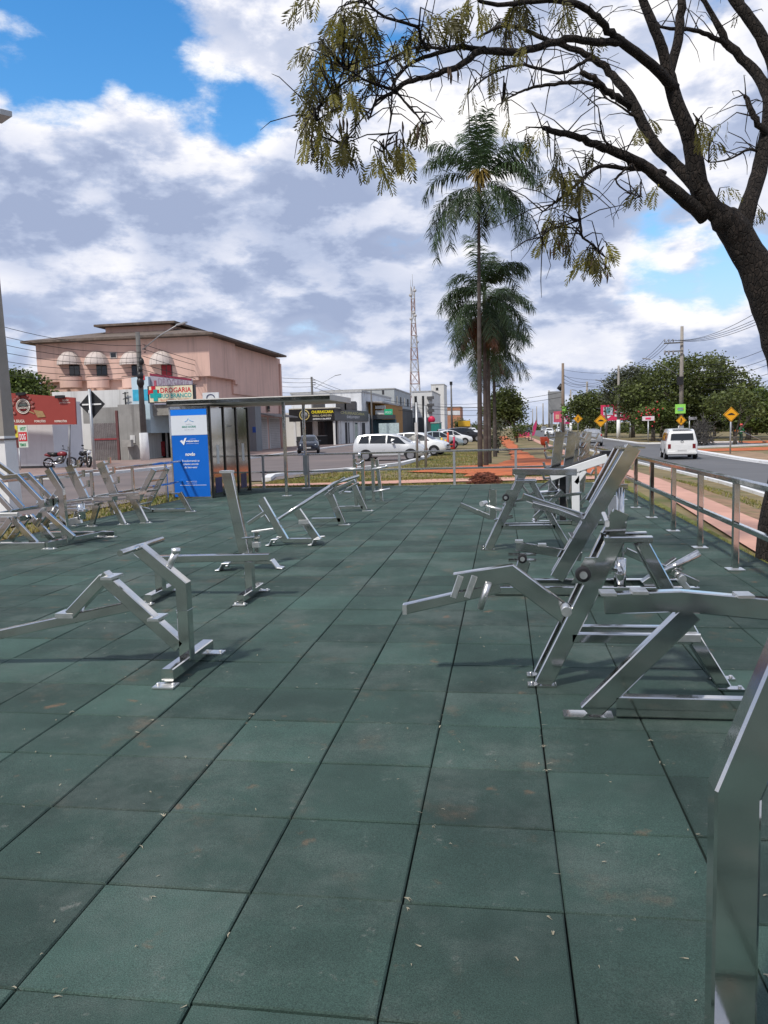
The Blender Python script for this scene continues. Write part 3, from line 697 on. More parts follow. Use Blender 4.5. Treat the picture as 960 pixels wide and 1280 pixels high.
t = thing('decline_frame', 'low frame of two leaning steel plates joined near the floor, right of the leaning column', 'gym machine', (-2.75,10.05,0), GG)
MB().beam((-3.165,10.0,.615),(-2.86,10.0,.06),.06,.095).build('front_plate', STEEL, t)
MB().beam((-2.685,10.0,.45),(-2.425,10.0,.06),.06,.10).build('rear_plate', STEEL, t)
MB().beam((-2.90,10.05,.05),(-2.45,10.05,.05),.06,.06).build('base_bar', STEEL, t)
bridge_foot(-2.99,9.92,.14).build('bridge_foot', WELD, t); bridge_foot(-2.42,9.92,.14).build('bridge_foot', WELD, t)
MB().beam((-3.36,10.0,.285),(-3.04,10.0,.485),.045,.05).build('handle_bar', STEEL, t)
MB().beam((-3.22,10.02,.52),(-3.08,10.02,.30),.05,.03).build('adjuster_plate', STEEL, t)
MB().box((-2.66,9.95,.28),(-2.53,9.97,.33)).build('step', WELD, t)

t = thing('lever_row_machine', 'steel machine whose long thin lever slopes down towards the leaning plates', 'gym machine', (-2.6,12.0,0), GG)
a_, b_ = at(347, 650, 11.0), at(418, 604, 12.0)
MB().tube([a_, b_, at(448, 595, 12.5)], .026, 10).build('lever', STEEL, t)
MB().beam((-2.715,12.05,.53),(-2.51,12.05,.02),.06,.11).build('leg', STEEL, t)
MB().beam((-3.0,12.05,.085),(-2.54,12.05,.085),.06,.07).build('base_bar', STEEL, t)
m_ = MB(); pl(m_, -2.48, 12.05, 0, .18, .08); m_.build('foot_plate', WELD, t)
MB().beam((-2.70,12.0,.53),(-2.28,12.0,.70),.08,.05).build('seat_rail', STEEL, t)
MB().beam((-2.70,11.9,.60),(-2.42,11.9,.755),.03,.03).beam((-2.56,12.1,.50),(-2.24,12.1,.66),.03,.03).build('guide_bar', STEEL, t)
MB().beam((-2.74,12.0,.46),(-2.56,12.0,.60),.09,.08).build('pivot_box', STEEL, t)

t = thing('low_row_frame', 'small upright steel frame near the far railing behind the long lever', 'gym machine', (-2.6,14.1,0), GG)
MB().beam((-2.70,14.1,.47),(-2.51,14.1,.02),.06,.10).build('leg', STEEL, t)
MB().beam((-2.67,14.1,.05),(-2.67,14.1,.45),.05,.06).build('post', STEEL, t)
MB().beam((-3.02,14.1,.07),(-2.55,14.1,.07),.06,.06).build('base_bar', STEEL, t)
MB().beam((-2.92,14.1,.36),(-2.76,14.1,.345),.16,.03).build('seat', STEEL, t)
m_ = MB(); pl(m_, -2.46, 14.1, 0, .2, .08); m_.build('foot_plate', WELD, t)

t = thing('standing_twist_machine', 'pair of dark steel post pairs with short hand bars by the far railing', 'gym machine', (-2.8,16.0,0), GG)
for x in (-3.07,-2.905): MB().beam((x,16.2,0),(x,16.2,.88),.06,.07).build('post', STEEL, t)
MB().beam((-2.65,15.95,0),(-2.65,15.95,.89),.06,.07).build('post', STEEL, t)
MB().beam((-2.50,16.05,0),(-2.58,16.05,.86),.06,.07).build('post', STEEL, t)
MB().tube([(-3.06,16.15,.80),(-2.98,16.1,.76),(-2.86,16.1,.85)], .02).build('curved_link', STEEL, t)
MB().cyl((-3.28,16.1,.67),(-2.90,16.1,.67),.02).build('hand_bar', WELD, t)
MB().cyl((-2.66,15.9,.665),(-2.34,15.9,.72),.022).lathe([(0,0),(.03,0),(.03,.05),(0,.05)], (-2.36,15.9,.70), 'z', 10).build('hand_bar', WELD, t)
MB().cyl((-2.64,15.9,.205),(-2.30,15.9,.265),.022).build('foot_bar', WELD, t)
MB().tube([(-2.96,16.15,.88),(-2.96,16.15,1.02)], .03).build('peg', STEEL, t)

# ---------------- far-left column (x about -6.5)
t = thing('incline_press_machine', 'bulky steel press with crossing diagonal rails at the left edge beside the concrete pole', 'gym machine', (-6.4,10.0,0), GG)
MB().beam((-7.3,9.75,.045),(-6.12,9.75,.045),.09,.10).build('base_rail', STEEL, t)
MB().beam((-6.12,9.72,.05),(-5.90,10.9,.05),.09,.10,(1,0,0)).build('base_cross_rail', STEEL, t)
MB().beam((-6.9,10.9,.045),(-5.72,10.9,.045),.09,.09).build('base_rail', STEEL, t)
m_ = MB(); pl(m_, -6.06, 9.72, 0, .18, .1); pl(m_, -5.78, 10.85, 0, .18, .1); m_.build('foot_plate', WELD, t)
for y in (9.85, 10.25):
    MB().beam((-6.645,y,.40),(-6.33,y,.06),.05,.085).build('front_leg', STEEL, t)
    MB().beam((-6.68,y,.40),(-6.98,y,.06),.05,.085).build('rear_leg', STEEL, t)
MB().beam((-6.84,10.0,.40),(-6.55,10.0,.40),.30,.07).build('seat_box', STEEL, t)
MB().beam((-6.84,9.8,.47),(-6.53,9.8,.47),.05,.05).build('seat_rail', WELD, t)
for y, dx in ((9.95, 0), (10.3, -.06)):
    MB().path([(-7.05+dx,y,1.15),(-6.80+dx,y,.97),(-6.60+dx,y,.985),(-6.23+dx,y,.59)], .05, .06).build('lever_arm', STEEL, t)
    MB().beam((-7.02+dx,y-.1,.92),(-6.66+dx,y-.1,.52),.045,.07).build('incline_rail', STEEL, t)
MB().path([(-6.23,10.1,1.06),(-6.06,10.1,.78),(-6.055,10.1,.70),(-6.04,10.1,.03)], .07, .095).build('column', STEEL, t)
MB().beam((-6.10,10.15,.74),(-6.45,10.15,.36),.06,.12).beam((-6.25,10.25,.64),(-6.55,10.25,.27),.08,.08).build('back_rail', STEEL, t)
MB().beam((-6.24,10.0,.46),(-5.86,10.0,.12),.06,.07).beam((-6.42,10.6,.50),(-6.70,10.6,.15),.06,.09).build('brace', STEEL, t)
MB().cyl((-6.32,9.95,.60),(-6.18,9.95,.62),.05).box((-6.29,9.9,.55),(-6.20,10.1,.65)).build('pivot_block', STEEL, t)
MB().beam((-6.50,10.5,.21),(-6.02,10.5,.31),.06,.10).build('footplate', WELD, t)
MB().beam((-5.98,10.1,.60),(-5.60,10.1,.64),.04,.03).cyl((-5.78,10.1,.36),(-5.78,10.1,.58),.055).beam((-5.98,10.1,.50),(-5.70,10.1,.48),.05,.04).build('weight_horn', STEEL, t)

t = thing('bench_press_station', 'steel bench with two hooked uprights in front of the parked motorcycles', 'gym bench', (-6.6,12.3,0), GG)
rack_plate(t, (-6.95,.45), (-7.20,1.02), 12.3, .15, -1, 3); rack_plate(t, (-6.58,.50), (-6.80,1.05), 12.6, .15, -1, 3)
MB().beam((-6.98,12.3,.60),(-7.19,12.3,.0),.05,.085).build('front_leg', STEEL, t)
MB().beam((-7.22,12.2,.345),(-6.66,12.2,.38),.32,.035).build('bench_seat', STEEL, t)
MB().beam((-6.68,12.2,.36),(-6.82,12.2,.01),.06,.085).build('bench_leg', STEEL, t)
MB().beam((-7.10,12.45,.455),(-6.50,12.45,.445),.20,.075).build('cross_beam', STEEL, t)
m_ = MB(); pl(m_, -6.82, 12.2, 0, .18, .08); pl(m_, -7.19, 12.3, 0, .15, .08); m_.build('foot_plate', WELD, t)
MB().beam((-6.60,12.45,.44),(-6.55,12.45,.18),.05,.06).build('adjuster', STEEL, t)
t = thing('preacher_bench', 'steel seat frame on two splayed legs between the hooked uprights and the ladder-back board', 'gym bench', (-6.3,12.45,0), GG)
MB().beam((-6.53,12.4,.42),(-6.345,12.4,.01),.06,.085).build('leg', STEEL, t)
MB().beam((-6.29,12.6,.50),(-6.06,12.6,.01),.06,.12).build('leg', STEEL, t)
MB().beam((-6.55,12.5,.50),(-6.02,12.5,.53),.30,.05).build('seat', STEEL, t)
MB().beam((-6.30,12.5,.46),(-6.05,12.5,.46),.10,.09).build('seat_box', STEEL, t)
m_ = MB(); pl(m_, -6.34, 12.4, 0, .2, .08); pl(m_, -6.04, 12.6, 0, .2, .08); m_.build('foot_plate', WELD, t)
t = thing('abdominal_board', 'inclined ladder-back steel board leaning right beside the blue banner', 'gym bench', (-6.5,14.3,0), GG)
for y in (14.15, 14.75): MB().beam((-7.02,y,.10),(-6.56,y,.84),.05,.10).build('side_rail', STEEL, t)
m_ = MB()
for k in (.08,.42,.70,.95): m_.beam((-7.02+.46*k,14.17,.10+.74*k),(-7.02+.46*k,14.73,.10+.74*k),.03,.035,(1,0,0))
m_.build('rung', STEEL, t)
MB().beam((-7.02,14.4,.11),(-6.72,14.4,.03),.06,.05).beam((-6.75,14.4,.035),(-6.05,14.4,.035),.06,.06).build('base_bar', STEEL, t)
MB().beam((-6.18,14.4,.37),(-5.99,14.4,.01),.05,.10).beam((-6.33,14.4,.36),(-6.16,14.4,.36),.10,.03).build('end_leg', STEEL, t)
rack = MB()
for k in (.3,.55): rack.path([(-6.93+.46*k,14.45,.10+.74*k),(-6.86+.46*k,14.45,.06+.74*k),(-6.84+.46*k,14.45,.13+.74*k)], .03, .025)
rack.build('bar_hook', STEEL, t)
m_ = MB(); pl(m_, -5.97, 14.4, 0, .2, .08); m_.build('foot_plate', WELD, t)

# ================================================================== RAILINGS, KIOSK, CANOPY
t = thing('handrail', 'square-tube steel railing with bronze reflections along the right edge of the floor', 'railing', (2.25,8,0))
for y in [2.3,3.75,5.2,6.68,8.14,9.56,11.03,12.6,14.1,15.6,17.1,18.6,20.1]:
    p_ = MB().beam((2.25,y,0),(2.25,y,.87),.06,.06,(0,1,0)).build('post', STEEL, t)
    m_ = MB().box((2.17,y-.08,.002),(2.33,y+.08,.010)); m_.build('foot_plate', WELD, p_, off=t.location)
MB().beam((2.25,2.2,.885),(2.25,20.15,.885),.075,.05,(1,0,0)).build('top_rail', STEEL, t)
MB().beam((2.25,2.3,.45),(2.25,20.1,.45),.05,.05,(1,0,0)).build('middle_rail', STEEL, t)
t = thing('handrail', 'low grey steel railing along the far edge of the green floor', 'railing', (-1.5,20.2,0))
for x in (-6.3,-5.08,-3.85,-2.66,-1.25,.30,1.35):
    MB().beam((x,20.2,0),(x,20.2,.85),.06,.06).build('post', GALV, t)
MB().beam((-6.75,20.2,.87),(2.2,20.2,.87),.05,.05).build('top_rail', STEEL, t)
MB().beam((-6.75,20.2,.43),(2.2,20.2,.43),.045,.045).build('middle_rail', STEEL, t)
t = thing('handrail', 'dark steel railing along the left edge of the floor beside the side road', 'railing', (-7.45,12,0))
for y in (5.5,7.0,8.6,10.2,11.8,13.4,15.0,16.6): MB().beam((-7.42,y,0),(-7.42,y,.85),.05,.05).build('post', STEEL, t)
MB().beam((-7.42,4,.87),(-7.42,17.5,.87),.05,.05,(1,0,0)).build('top_rail', STEEL, t)
MB().beam((-7.42,4,.40),(-7.42,17.5,.40),.045,.045,(1,0,0)).build('middle_rail', STEEL, t)

BLUE = pm('banner_blue', (.004,.135,.58), .45, 0, .04, 1, spec=.3)
BLUE2 = pm('banner_bright_blue', (.004,.20,.80), .45, 0, .04, 1)
PALE = pm('banner_pale', (.70,.74,.80), .45, 0, .03, 1)
WTXT = pm('white_lettering', (.85,.86,.88), .5, 0, .02)
GTXT = pm('green_lettering', (.05,.33,.24), .5)
KA, KB = Vector((-7.64,17.47,0)), Vector((-6.68,17.40,0))          # front corners of the kiosk
kx = (KB-KA).normalized(); ky = Vector((-kx.y, kx.x, 0)); UPV = Vector((0,0,1))
KW = (KB-KA).length
t = thing('information_kiosk', 'tall blue and white bannered steel cabinet standing at the far left corner', 'kiosk', KA.lerp(KB, .5))
KD = 2.30
def kp(a, b, z): return KA + kx*a + ky*b + UPV*z
def kbox(a0, a1, b0, b1, z0, z1):
    return MB().add([kp(a0,b0,z0),kp(a1,b0,z0),kp(a1,b1,z0),kp(a0,b1,z0),kp(a0,b0,z1),kp(a1,b0,z1),kp(a1,b1,z1),kp(a0,b1,z1)], [(3,2,1,0),(4,5,6,7),(0,1,5,4),(1,2,6,5),(2,3,7,6),(3,0,4,7)])
kbox(.02,KW-.02,.02,KD,.0,2.13).build('cabinet', STEEL, t)
bn = kbox(.03,KW-.03,-.012,.018,.04,2.06).build('banner', BLUE, t)
kbox(.032,KW-.032,-.016,-.0125,1.92,2.055).build('banner_top_stripe', BLUE2, bn, off=t.location)
kbox(.032,KW-.032,-.016,-.0125,1.47,1.918).build('banner_white_field', PALE, bn, off=t.location)
m_ = kbox(-.01,.03,-.02,.02,0,2.12); q = kbox(KW-.03,KW+.01,-.02,.02,0,2.12); m_.add(q.v, q.f); q = kbox(-.01,KW+.01,-.02,.02,2.065,2.125); m_.add(q.v, q.f); m_.build('frame', STEEL, t)
def ktext(s_, z, wd, ht, mat, dx=0, bold=0): text(s_, kp(KW/2+dx,-.017,z), kx, UPV, wd, ht, mat, t, bold=bold)
ktext('PROJETO', 1.715, .14, .018, pm('grey_lettering', (.2,.24,.3), .5)); ktext('MAIS SAÚDE', 1.665, .34, .05, GTXT, 0, .02)
ktext('esporte e lazer', 1.59, .25, .02, pm('grey_lettering', (.2,.24,.3), .5)); 
MB().tube([kp(KW/2-.10,-.017,1.77),kp(KW/2-.04,-.017,1.80),kp(KW/2-.01,-.017,1.85),kp(KW/2+.03,-.017,1.80),kp(KW/2+.12,-.017,1.77)], .006, 6).build('house_emblem', pm('sky_blue_ink', (.1,.4,.75), .5), t)
ktext('prefeitura', 1.375, .14, .022, WTXT, .08); ktext('valparaíso', 1.325, .33, .055, WTXT, .07, .03); ktext('construindo o futuro', 1.275, .31, .02, WTXT, .07)
MB().prism([kp(KW/2-.24,-.018,1.335),kp(KW/2-.185,-.018,1.36),kp(KW/2-.165,-.018,1.315),kp(KW/2-.12,-.018,1.40),kp(KW/2-.075,-.018,1.405),kp(KW/2-.15,-.018,1.235)], ky*-.003).build('check_emblem', WTXT, t)
ktext('novdo', 1.03, .24, .085, WTXT, 0, .035)
ktext('Transformando as', .875, .44, .045, WTXT, 0, .01); ktext('cidades através', .80, .38, .045, WTXT, 0, .01); ktext('do bem-estar', .725, .32, .045, WTXT, 0, .01)
ktext('Baixe o app NOVDO', .395, .27, .026, WTXT); ktext('e agende sua aula', .36, .24, .022, WTXT)
kbox(KW/2-.30,KW/2+.36,-.016,-.0125,.305,.313).build('thin_rule', WTXT, t)
# mirrored side: three polished panels with dark uprights, stickers and lettering
MIR = pm('polished_panel', (.50,.49,.46), .10, 1.0, .05, 2)
for k in range(3):
    b0 = .04 + k*.75
    kbox(KW-.018,KW+.004,b0+.05,b0+.72,.06,2.08).build('mirror_panel', MIR, t)
for k in range(4):
    b0 = .02 + k*.75
    kbox(KW-.02,KW+.03,b0,b0+.055,0,2.12).build('upright', pm('dark_steel', (.10,.10,.10), .3, 1.0, .1), t)
for b0 in (.35, 1.85):
    kbox(KW+.0045,KW+.008,b0,b0+.14,.78,1.22).build('sticker', WHITE_P, t)
    kbox(KW+.0045,KW+.008,b0-.14,b0+.22,.10,.46).build('blue_decal', pm('navy_decal', (.02,.03,.12), .4), t)
text('MAIS SAÚDE', kp(KW+.010,1.15,1.66), ky, UPV, .26, .05, pm('grey_lettering', (.2,.24,.3), .5), t)
t = thing('canopy', 'thin flat steel roof reaching right from the blue kiosk on two slim posts', 'canopy', (-5.9,18.8,0))
MB().box((-7.72,17.55,2.16),(-3.85,20.05,2.29)).build('roof_slab', pm('canopy_metal', (.55,.53,.50), .6, 0, .1, 2), t)
MB().box((-7.72,17.50,2.185),(-3.85,17.545,2.265)).build('fascia', STEEL, t)
for x, y in ((-4.98,17.70),(-5.10,20.02),(-7.6,20.0)):
    p_ = MB().beam((x,y,0),(x,y,2.16),.07,.07).build('post', STEEL, t)
    MB().box((x-.1,y-.1,.002),(x+.1,y+.1,.01)).build('foot_plate', WELD, p_, off=t.location)
MB().box((-5.15,19.95,.35),(-5.03,20.0,.86)).build('bracket', GALV, t)
# ================================================================== BUILDINGS ON THE LEFT SIDE
PINK = pm('pink_render', (.68,.45,.375), .85, 0, .07, .35, .05, 20, col2=(.56,.36,.30), c2lo=.56, c2hi=.8, c2scale=.35)
ROOFT = pm('clay_roof_tiles', (.15,.115,.095), .9, 0, .3, 3, .5, 10, col2=(.08,.07,.06), c2lo=.5, c2hi=.7, c2scale=.6)
GREYW = pm('grey_painted_wall', (.20,.21,.22), .8, 0, .08, .4)
LGREY = pm('pale_grey_wall', (.64,.65,.67), .85, 0, .10, .5, .05, 20, col2=(.36,.36,.36), c2lo=.55, c2hi=.8, c2scale=.5)
OFFW = pm('off_white_wall', (.66,.66,.65), .85, 0, .08, .4, col2=(.48,.47,.45), c2lo=.55, c2hi=.8, c2scale=.4)
MGREY = pm('cement_wall', (.29,.285,.27), .9, 0, .15, .8, .1, 20, col2=(.2,.19,.18), c2lo=.52, c2hi=.75, c2scale=.7)
SHUT = pm('roller_shutter', (.40,.37,.36), .55, .2, .1, 1)
DARKG = pm('dark_interior', (.02,.02,.022), .8)
def streaks(mt, dark, amt=.5, sx=1.6):
    # rain streaks: noise stretched down the wall
    t = mt.node_tree; b = t.nodes['Principled BSDF']; tc = N(t, 'ShaderNodeTexCoord'); mp = N(t, 'ShaderNodeMapping'); mp.inputs['Scale'].default_value = (sx, sx, .10)
    n = N(t, 'ShaderNodeTexNoise', ins={'Scale': 1.0, 'Detail': 8, 'Roughness': .7}); t.links.new(tc.outputs['Object'], mp.inputs[0]); t.links.new(mp.outputs[0], n.inputs['Vector'])
    src = b.inputs['Base Color'].links[0].from_socket
    t.links.new(mixc(t, mth(t, 'MULTIPLY', sstep(t, n.outputs[0], .48, .74), amt), src, dark), b.inputs['Base Color'])
streaks(PINK, (.36,.23,.19), .6); streaks(OFFW, (.33,.32,.30), .55); streaks(LGREY, (.30,.30,.31), .6); streaks(MGREY, (.13,.125,.12), .6); streaks(GREYW, (.11,.11,.115), .5)
def corrugated(parent, name, a, b, mat, n=16):
    # vertical/horizontal ribbed sheet between corners a (min) and b (max); thin along the smallest axis
    m_ = MB(); a, b = Vector(a), Vector(b)
    for i in range(n):
        z0, z1 = a.z+(b.z-a.z)*i/n, a.z+(b.z-a.z)*(i+.86)/n
        m_.box((a.x,a.y,z0),(b.x,b.y,z1))
    return m_.build(name, mat, parent)
X0 = at(257,480,63).x; XL = at(48,480,63).x; ZT = at(257,420,63).z
bt = thing('pink_building', 'long three storey pink building with dome awnings and a brown tiled roof', 'building', (X0-6,70,0))
ZB = -.45; ZU = at(257,470,63).z
MB().box((XL,63.4,ZB),(X0-.05,85.3,ZT-.02)).build('wall', PINK, bt)
MB().box((XL,63.0,ZU),(X0+.45,69.5,ZT)).build('upper_wall', PINK, bt)
MB().box((X0-.05,69.52,ZU-1.2),(X0+.12,85.2,ZT-.05)).build('side_wall', PINK, bt)
MB().box((X0-1.5,69.6,ZU-.35),(X0+.30,70.6,ZU-.02)).box((X0-2.2,63.05,ZU-.30),(X0-.6,63.38,ZU-.02)).build('bracket', PINK, bt)
# roof: hipped main roof with a raised second tier
def hip(parent, name, x0, x1, y0, y1, z, rise, ov, mat, ridge=None):
    x0 -= ov; x1 += ov; y0 -= ov; y1 += ov; ri = ridge or (min(x1-x0, y1-y0)*.5)
    cx, cy = (x0+x1)/2, (y0+y1)/2
    if (y1-y0) > (x1-x0): a, b = (cx, y0+ri, z+rise), (cx, y1-ri, z+rise)
    else: a, b = (x0+ri, cy, z+rise), (x1-ri, cy, z+rise)
    v_ = [(x0,y0,z),(x1,y0,z),(x1,y1,z),(x0,y1,z),(x0,y0,z+.18),(x1,y0,z+.18),(x1,y1,z+.18),(x0,y1,z+.18),a,b]
    if (y1-y0) > (x1-x0): f = [(4,5,8),(5,6,9,8),(6,7,9),(7,4,8,9)]
    else: f = [(4,5,9,8),(5,6,9),(6,7,8,9),(7,4,8)]
    return MB().add(v_, [(3,2,1,0),(0,1,5,4),(1,2,6,5),(2,3,7,6),(3,0,4,7)]+f).build(name, mat, parent)
hip(bt, 'roof', XL, X0+.3, 63, 83.4, ZT+.02, 2.0, .85, ROOFT)
xa, xb = at(133,410,66).x, at(214,410,66).x
MB().box((xa,65.8,ZT+.5),(xb,75,at(170,408,66).z)).build('roof_tier_wall', PINK, bt)
hip(bt, 'roof_tier', xa, xb, 65.8, 75, at(170,408,66).z+.02, .75, .7, ROOFT)
AWN = pm('awning_canvas', (.58,.50,.46), .8, 0, .1, 2, col2=(.46,.39,.36), c2lo=.5, c2hi=.7, c2scale=1)
def dome_awning(parent, x, z, r=1.05, dp=1.15, hh=1.0):
    m_ = MB(); vs_ = []; nu, nv = 12, 6
    for j in range(nv+1):
        ph = (math.pi/2)*j/nv
        for i in range(nu+1):
            th = math.pi*i/nu
            vs_.append((x-r*math.cos(th)*math.sin(ph) if j else x, 62.98-dp*math.sin(th)*math.sin(ph), z+hh*math.cos(ph)))
    fs = [(j*(nu+1)+i, j*(nu+1)+i+1, (j+1)*(nu+1)+i+1, (j+1)*(nu+1)+i) for j in range(nv) for i in range(nu)]
    o = m_.add(vs_, fs, True).build('awning', AWN, parent)
    ribs = MB()
    for i in range(0, nu+1, 2):
        ribs.tube([vs_[j*(nu+1)+i] for j in range(nv+1)], .025, 5)
    ribs.build('awning_rib', pm('awning_frame', (.52,.45,.41), .7), o, off=parent.location)
for i, u in enumerate((88,122,166,203)):
    c = at(u, 458, 63); zt = c.z+.25; r = 1.0
    dome_awning(bt, c.x, zt-.15, 1.02, 1.15, 1.15)
    w_ = MB().box((c.x-.10,62.955,zt-1.05),(c.x+.85,62.985,zt-.12)).build('window', pm('window_frame_dark', (.06,.055,.05), .5), bt)
    for a in (0,1): MB().box((c.x-.06+a*.46,62.945,zt-1.0),(c.x+.33+a*.46,62.953,zt-.16)).build('pane', GLASS if i < 3 else pm('red_curtain', (.30,.02,.03), .6), w_, off=bt.location)
    if i < 3:
        m_ = MB(); vs_ = []
        for k in range(13):
            th = math.pi*k/12; x_, y_ = c.x-.95*math.cos(th), 63-1.0*math.sin(th)*.9
            vs_ += [(x_,y_,zt-2.05),(x_,y_,zt-1.15)]
        m_.add(vs_, [(2*k,2*k+2,2*k+3,2*k+1) for k in range(12)]); m_.add([vs_[2*k] for k in range(13)], [tuple(range(13))]); m_.build('balcony', PINK, bt, sharp=50)
        m_ = MB(); pts = [(vs_[2*k+1][0],vs_[2*k+1][1],zt-1.12) for k in range(13)]; m_.tube(pts, .03, 6); m_.build('balcony_rail', pm('rust_iron', (.12,.09,.08), .7), bt)
c = at(142,444,63); f_ = MB().cbox((c.x,62.97,c.z),(.62,.05,.5)).build('vent_window', pm('window_frame_pale', (.5,.45,.42), .6), bt)
MB().cbox((c.x,62.94,c.z),(.46,.03,.36)).build('pane', GLASS, f_, off=bt.location)
# ground floor along the avenue
y0_, y1_ = 76.5, 87.8
for k, (ya, yb) in enumerate(((76.0,79.8),(80.5,84.4))):
    MB().box((X0-.05,ya,ZB),(X0+.02,yb,3.0)).build('shutter_frame', OFFW, bt)
    corrugated(bt, 'shutter', (X0+.022,ya+.25,ZB+.05), (X0+.05,yb-.25,2.85), SHUT, 18)
MB().prism([(X0+.15,76.2,3.3),(X0+1.9,76.2,2.95),(X0+1.9,76.2,3.07),(X0+.15,76.2,3.42)], (0,9,0)).build('shop_awning', pm('asbestos_sheet', (.22,.2,.19), .85, 0, .2, 3), bt)
MB().box((X0+.13,84.6,ZB),(X0+.28,85.1,ZT-.6)).build('downpipe_pier', PINK, bt)
MB().box((X0+.125,79.8,3.6),(X0+.16,80.5,4.6)).build('small_window', GLASS, bt)
# drugstore block in front of the pink building's right corner
t = thing('drugstore', 'single storey drugstore with tall sign parapet below the pink building', 'shop', (-25.5,60,0))
def WX(u, Y): return at(u,540,Y).x
def WZ(v, Y, u=200): return at(u,v,Y).z
YD = 57.0
MB().box((WX(168,YD),YD,WZ(541,YD)),(WX(189,YD),YD+5,WZ(470,YD))).build('sign_pylon', pm('pale_blue_panel', (.52,.66,.74), .6, 0, .1, .4), t)
MB().box((WX(169,YD),YD-.02,WZ(500,YD)),(WX(188,YD),YD-.004,WZ(486,YD))).build('blue_band', pm('cyan_band', (.05,.42,.62), .5), t)
MB().box((WX(180,YD),YD-.03,WZ(474,YD)),(WX(185,YD),YD-.022,WZ(468.5,YD))).build('red_badge', pm('badge_red', (.6,.04,.05), .5), t)
MB().prism([(WX(189.2,YD),YD+.3,WZ(505,YD)),(WX(189.2,YD),YD+.3,WZ(466,YD)),(WX(241,YD),YD+.3,WZ(475,YD)),(WX(241,YD),YD+.3,WZ(505,YD))], (0,.2,0)).build('parapet_sign', pm('lilac_panel', (.40,.37,.44), .6, 0, .12, .5), t)
MB().prism([(WX(189.2,YD),YD+.28,WZ(468.5,YD)),(WX(189.2,YD),YD+.28,WZ(465.5,YD)),(WX(241,YD),YD+.28,WZ(474.5,YD)),(WX(241,YD),YD+.28,WZ(477,YD))], (0,.01,0)).build('red_trim', pm('maroon_trim', (.25,.03,.06), .5), t)
text('DROGARIA', ((WX(201,YD)+WX(240,YD))/2-.1,YD+.29,WZ(478.5,YD)), (1,0,-.10), UPV, 2.5, .55, pm('faded_lettering', (.30,.22,.30), .6), t)
MB().box((WX(194,YD),YD+.27,WZ(482,YD)),(WX(197,YD),YD+.285,WZ(475,YD))).build('red_mark', pm('faded_red', (.45,.10,.15), .6), t)
MB().box((WX(174,YD),YD+5.02,WZ(580,YD)),(WX(262,YD),63.3,WZ(505,YD))).build('wall', OFFW, t)
MB().box((WX(189.2,YD),YD+.5,WZ(519,YD)),(WX(262,YD),YD+5,WZ(505.5,YD))).build('eave', pm('soffit_grey', (.3,.29,.27), .8), t)
for ua, ub, mt_ in ((183.5,193,DARKG),(197,206,DARKG),(209,222,DARKG),(226,243,DARKG)):
    MB().box((WX(ua,61.9),61.85,WZ(581,61.9)),(WX(ub,61.9),62.0,WZ(522,61.9))).build('doorway', mt_, t)
for ua in (181.5,194.5,207,223.5):
    MB().box((WX(ua,61.8),61.7,WZ(581,61.8)),(WX(ua+1.8,61.8),61.84,WZ(520,61.8))).build('door_jamb', OFFW, t)
for ua, v0, v1, cc in ((185.5,565,545,(.15,.3,.5)),(186,575,567,(.1,.12,.2)),(200,570,552,(.35,.03,.04)),(213,572,555,(.4,.25,.1))):
    MB().box((WX(ua,61.7),61.6,WZ(v0,61.7)),(WX(ua+5,61.7),61.69,WZ(v1,61.7))).build('display_rack', pm('rack_%d' % v0, cc, .6, 0, .5, 6), t)
t = thing('drugstore_lightbox', 'cream lightbox sign with red and teal lettering and a two colour cross', 'sign', at(217,493,55.5))
YS = 55.5; xl, xr = WX(187.5,YS), WX(245.5,YS); zb, zt = at(217,503,YS).z, at(217,481.5,YS).z
MB().box((xl,YS,zb),(xr,YS+.35,zt)).build('frame', BLACK, t)
MB().box((xl+.12,YS-.012,zb+.06),(xr-.12,YS-.002,zt-.04)).build('sign_face', pm('cream_face', (.74,.68,.50), .5, 0, .04), t)
sw, sh = xr-xl, zt-zb; cx = (xl+xr)/2
RED = pm('sign_red', (.55,.015,.03), .5); TEAL = pm('sign_teal', (.01,.36,.36), .5); ORNG = pm('sign_orange', (.6,.12,.03), .5)
text('DROGARIA', (cx+sw*.11,YS-.014,zt-sh*.28), (1,0,0), UPV, sw*.66, sh*.30, RED, t, bold=.02)
text('RIO BRANCO', (cx+sw*.11,YS-.014,zt-sh*.60), (1,0,0), UPV, sw*.66, sh*.26, TEAL, t, bold=.02)
text('TELE ENTREGA: 3629-8087', (cx+sw*.06,YS-.014,zb+sh*.14), (1,0,0), UPV, sw*.62, sh*.12, ORNG, t, bold=.01)
def cross(cx_, cz_, a, b, mat, y):
    m_ = MB().box((cx_-a,y-.012,cz_-b),(cx_+a,y,cz_+b)); m_.box((cx_-b,y-.016,cz_-a),(cx_+b,y-.0125,cz_+a)); m_.build('cross_emblem', mat, t)
cross(xl+sw*.13, zt-sh*.36, .42, .16, RED, YS-.014); cross(xl+sw*.17, zt-sh*.56, .42, .16, TEAL, YS-.034)
MB().beam((xl+.3,YS+.2,zb),(WX(186,YS),YS+1.7,zb-.6),.06,.06).beam((xr-.3,YS+.3,zb),(xr-.3,YS+2,zb-.1),.06,.06).build('bracket', GALV, t)
t = thing('shop_sign', 'small white sign with a dark swirl beside the drugstore lightbox', 'sign', at(262,497,60))
a = at(253,491,60); b = at(273.5,500,60)
MB().box((a.x,60,b.z-.4),(b.x,60.12,a.z)).build('sign_face', pm('sign_white', (.68,.70,.72), .5, 0, .05), t)
MB().tube([((a.x+b.x)/2+.32*math.cos(q),59.98,(a.z+b.z)/2-.1+.26*math.sin(q)) for q in [k*.5 for k in range(10)]], .035, 6).build('swirl_emblem', pm('navy_decal', (.02,.03,.12), .4), t)
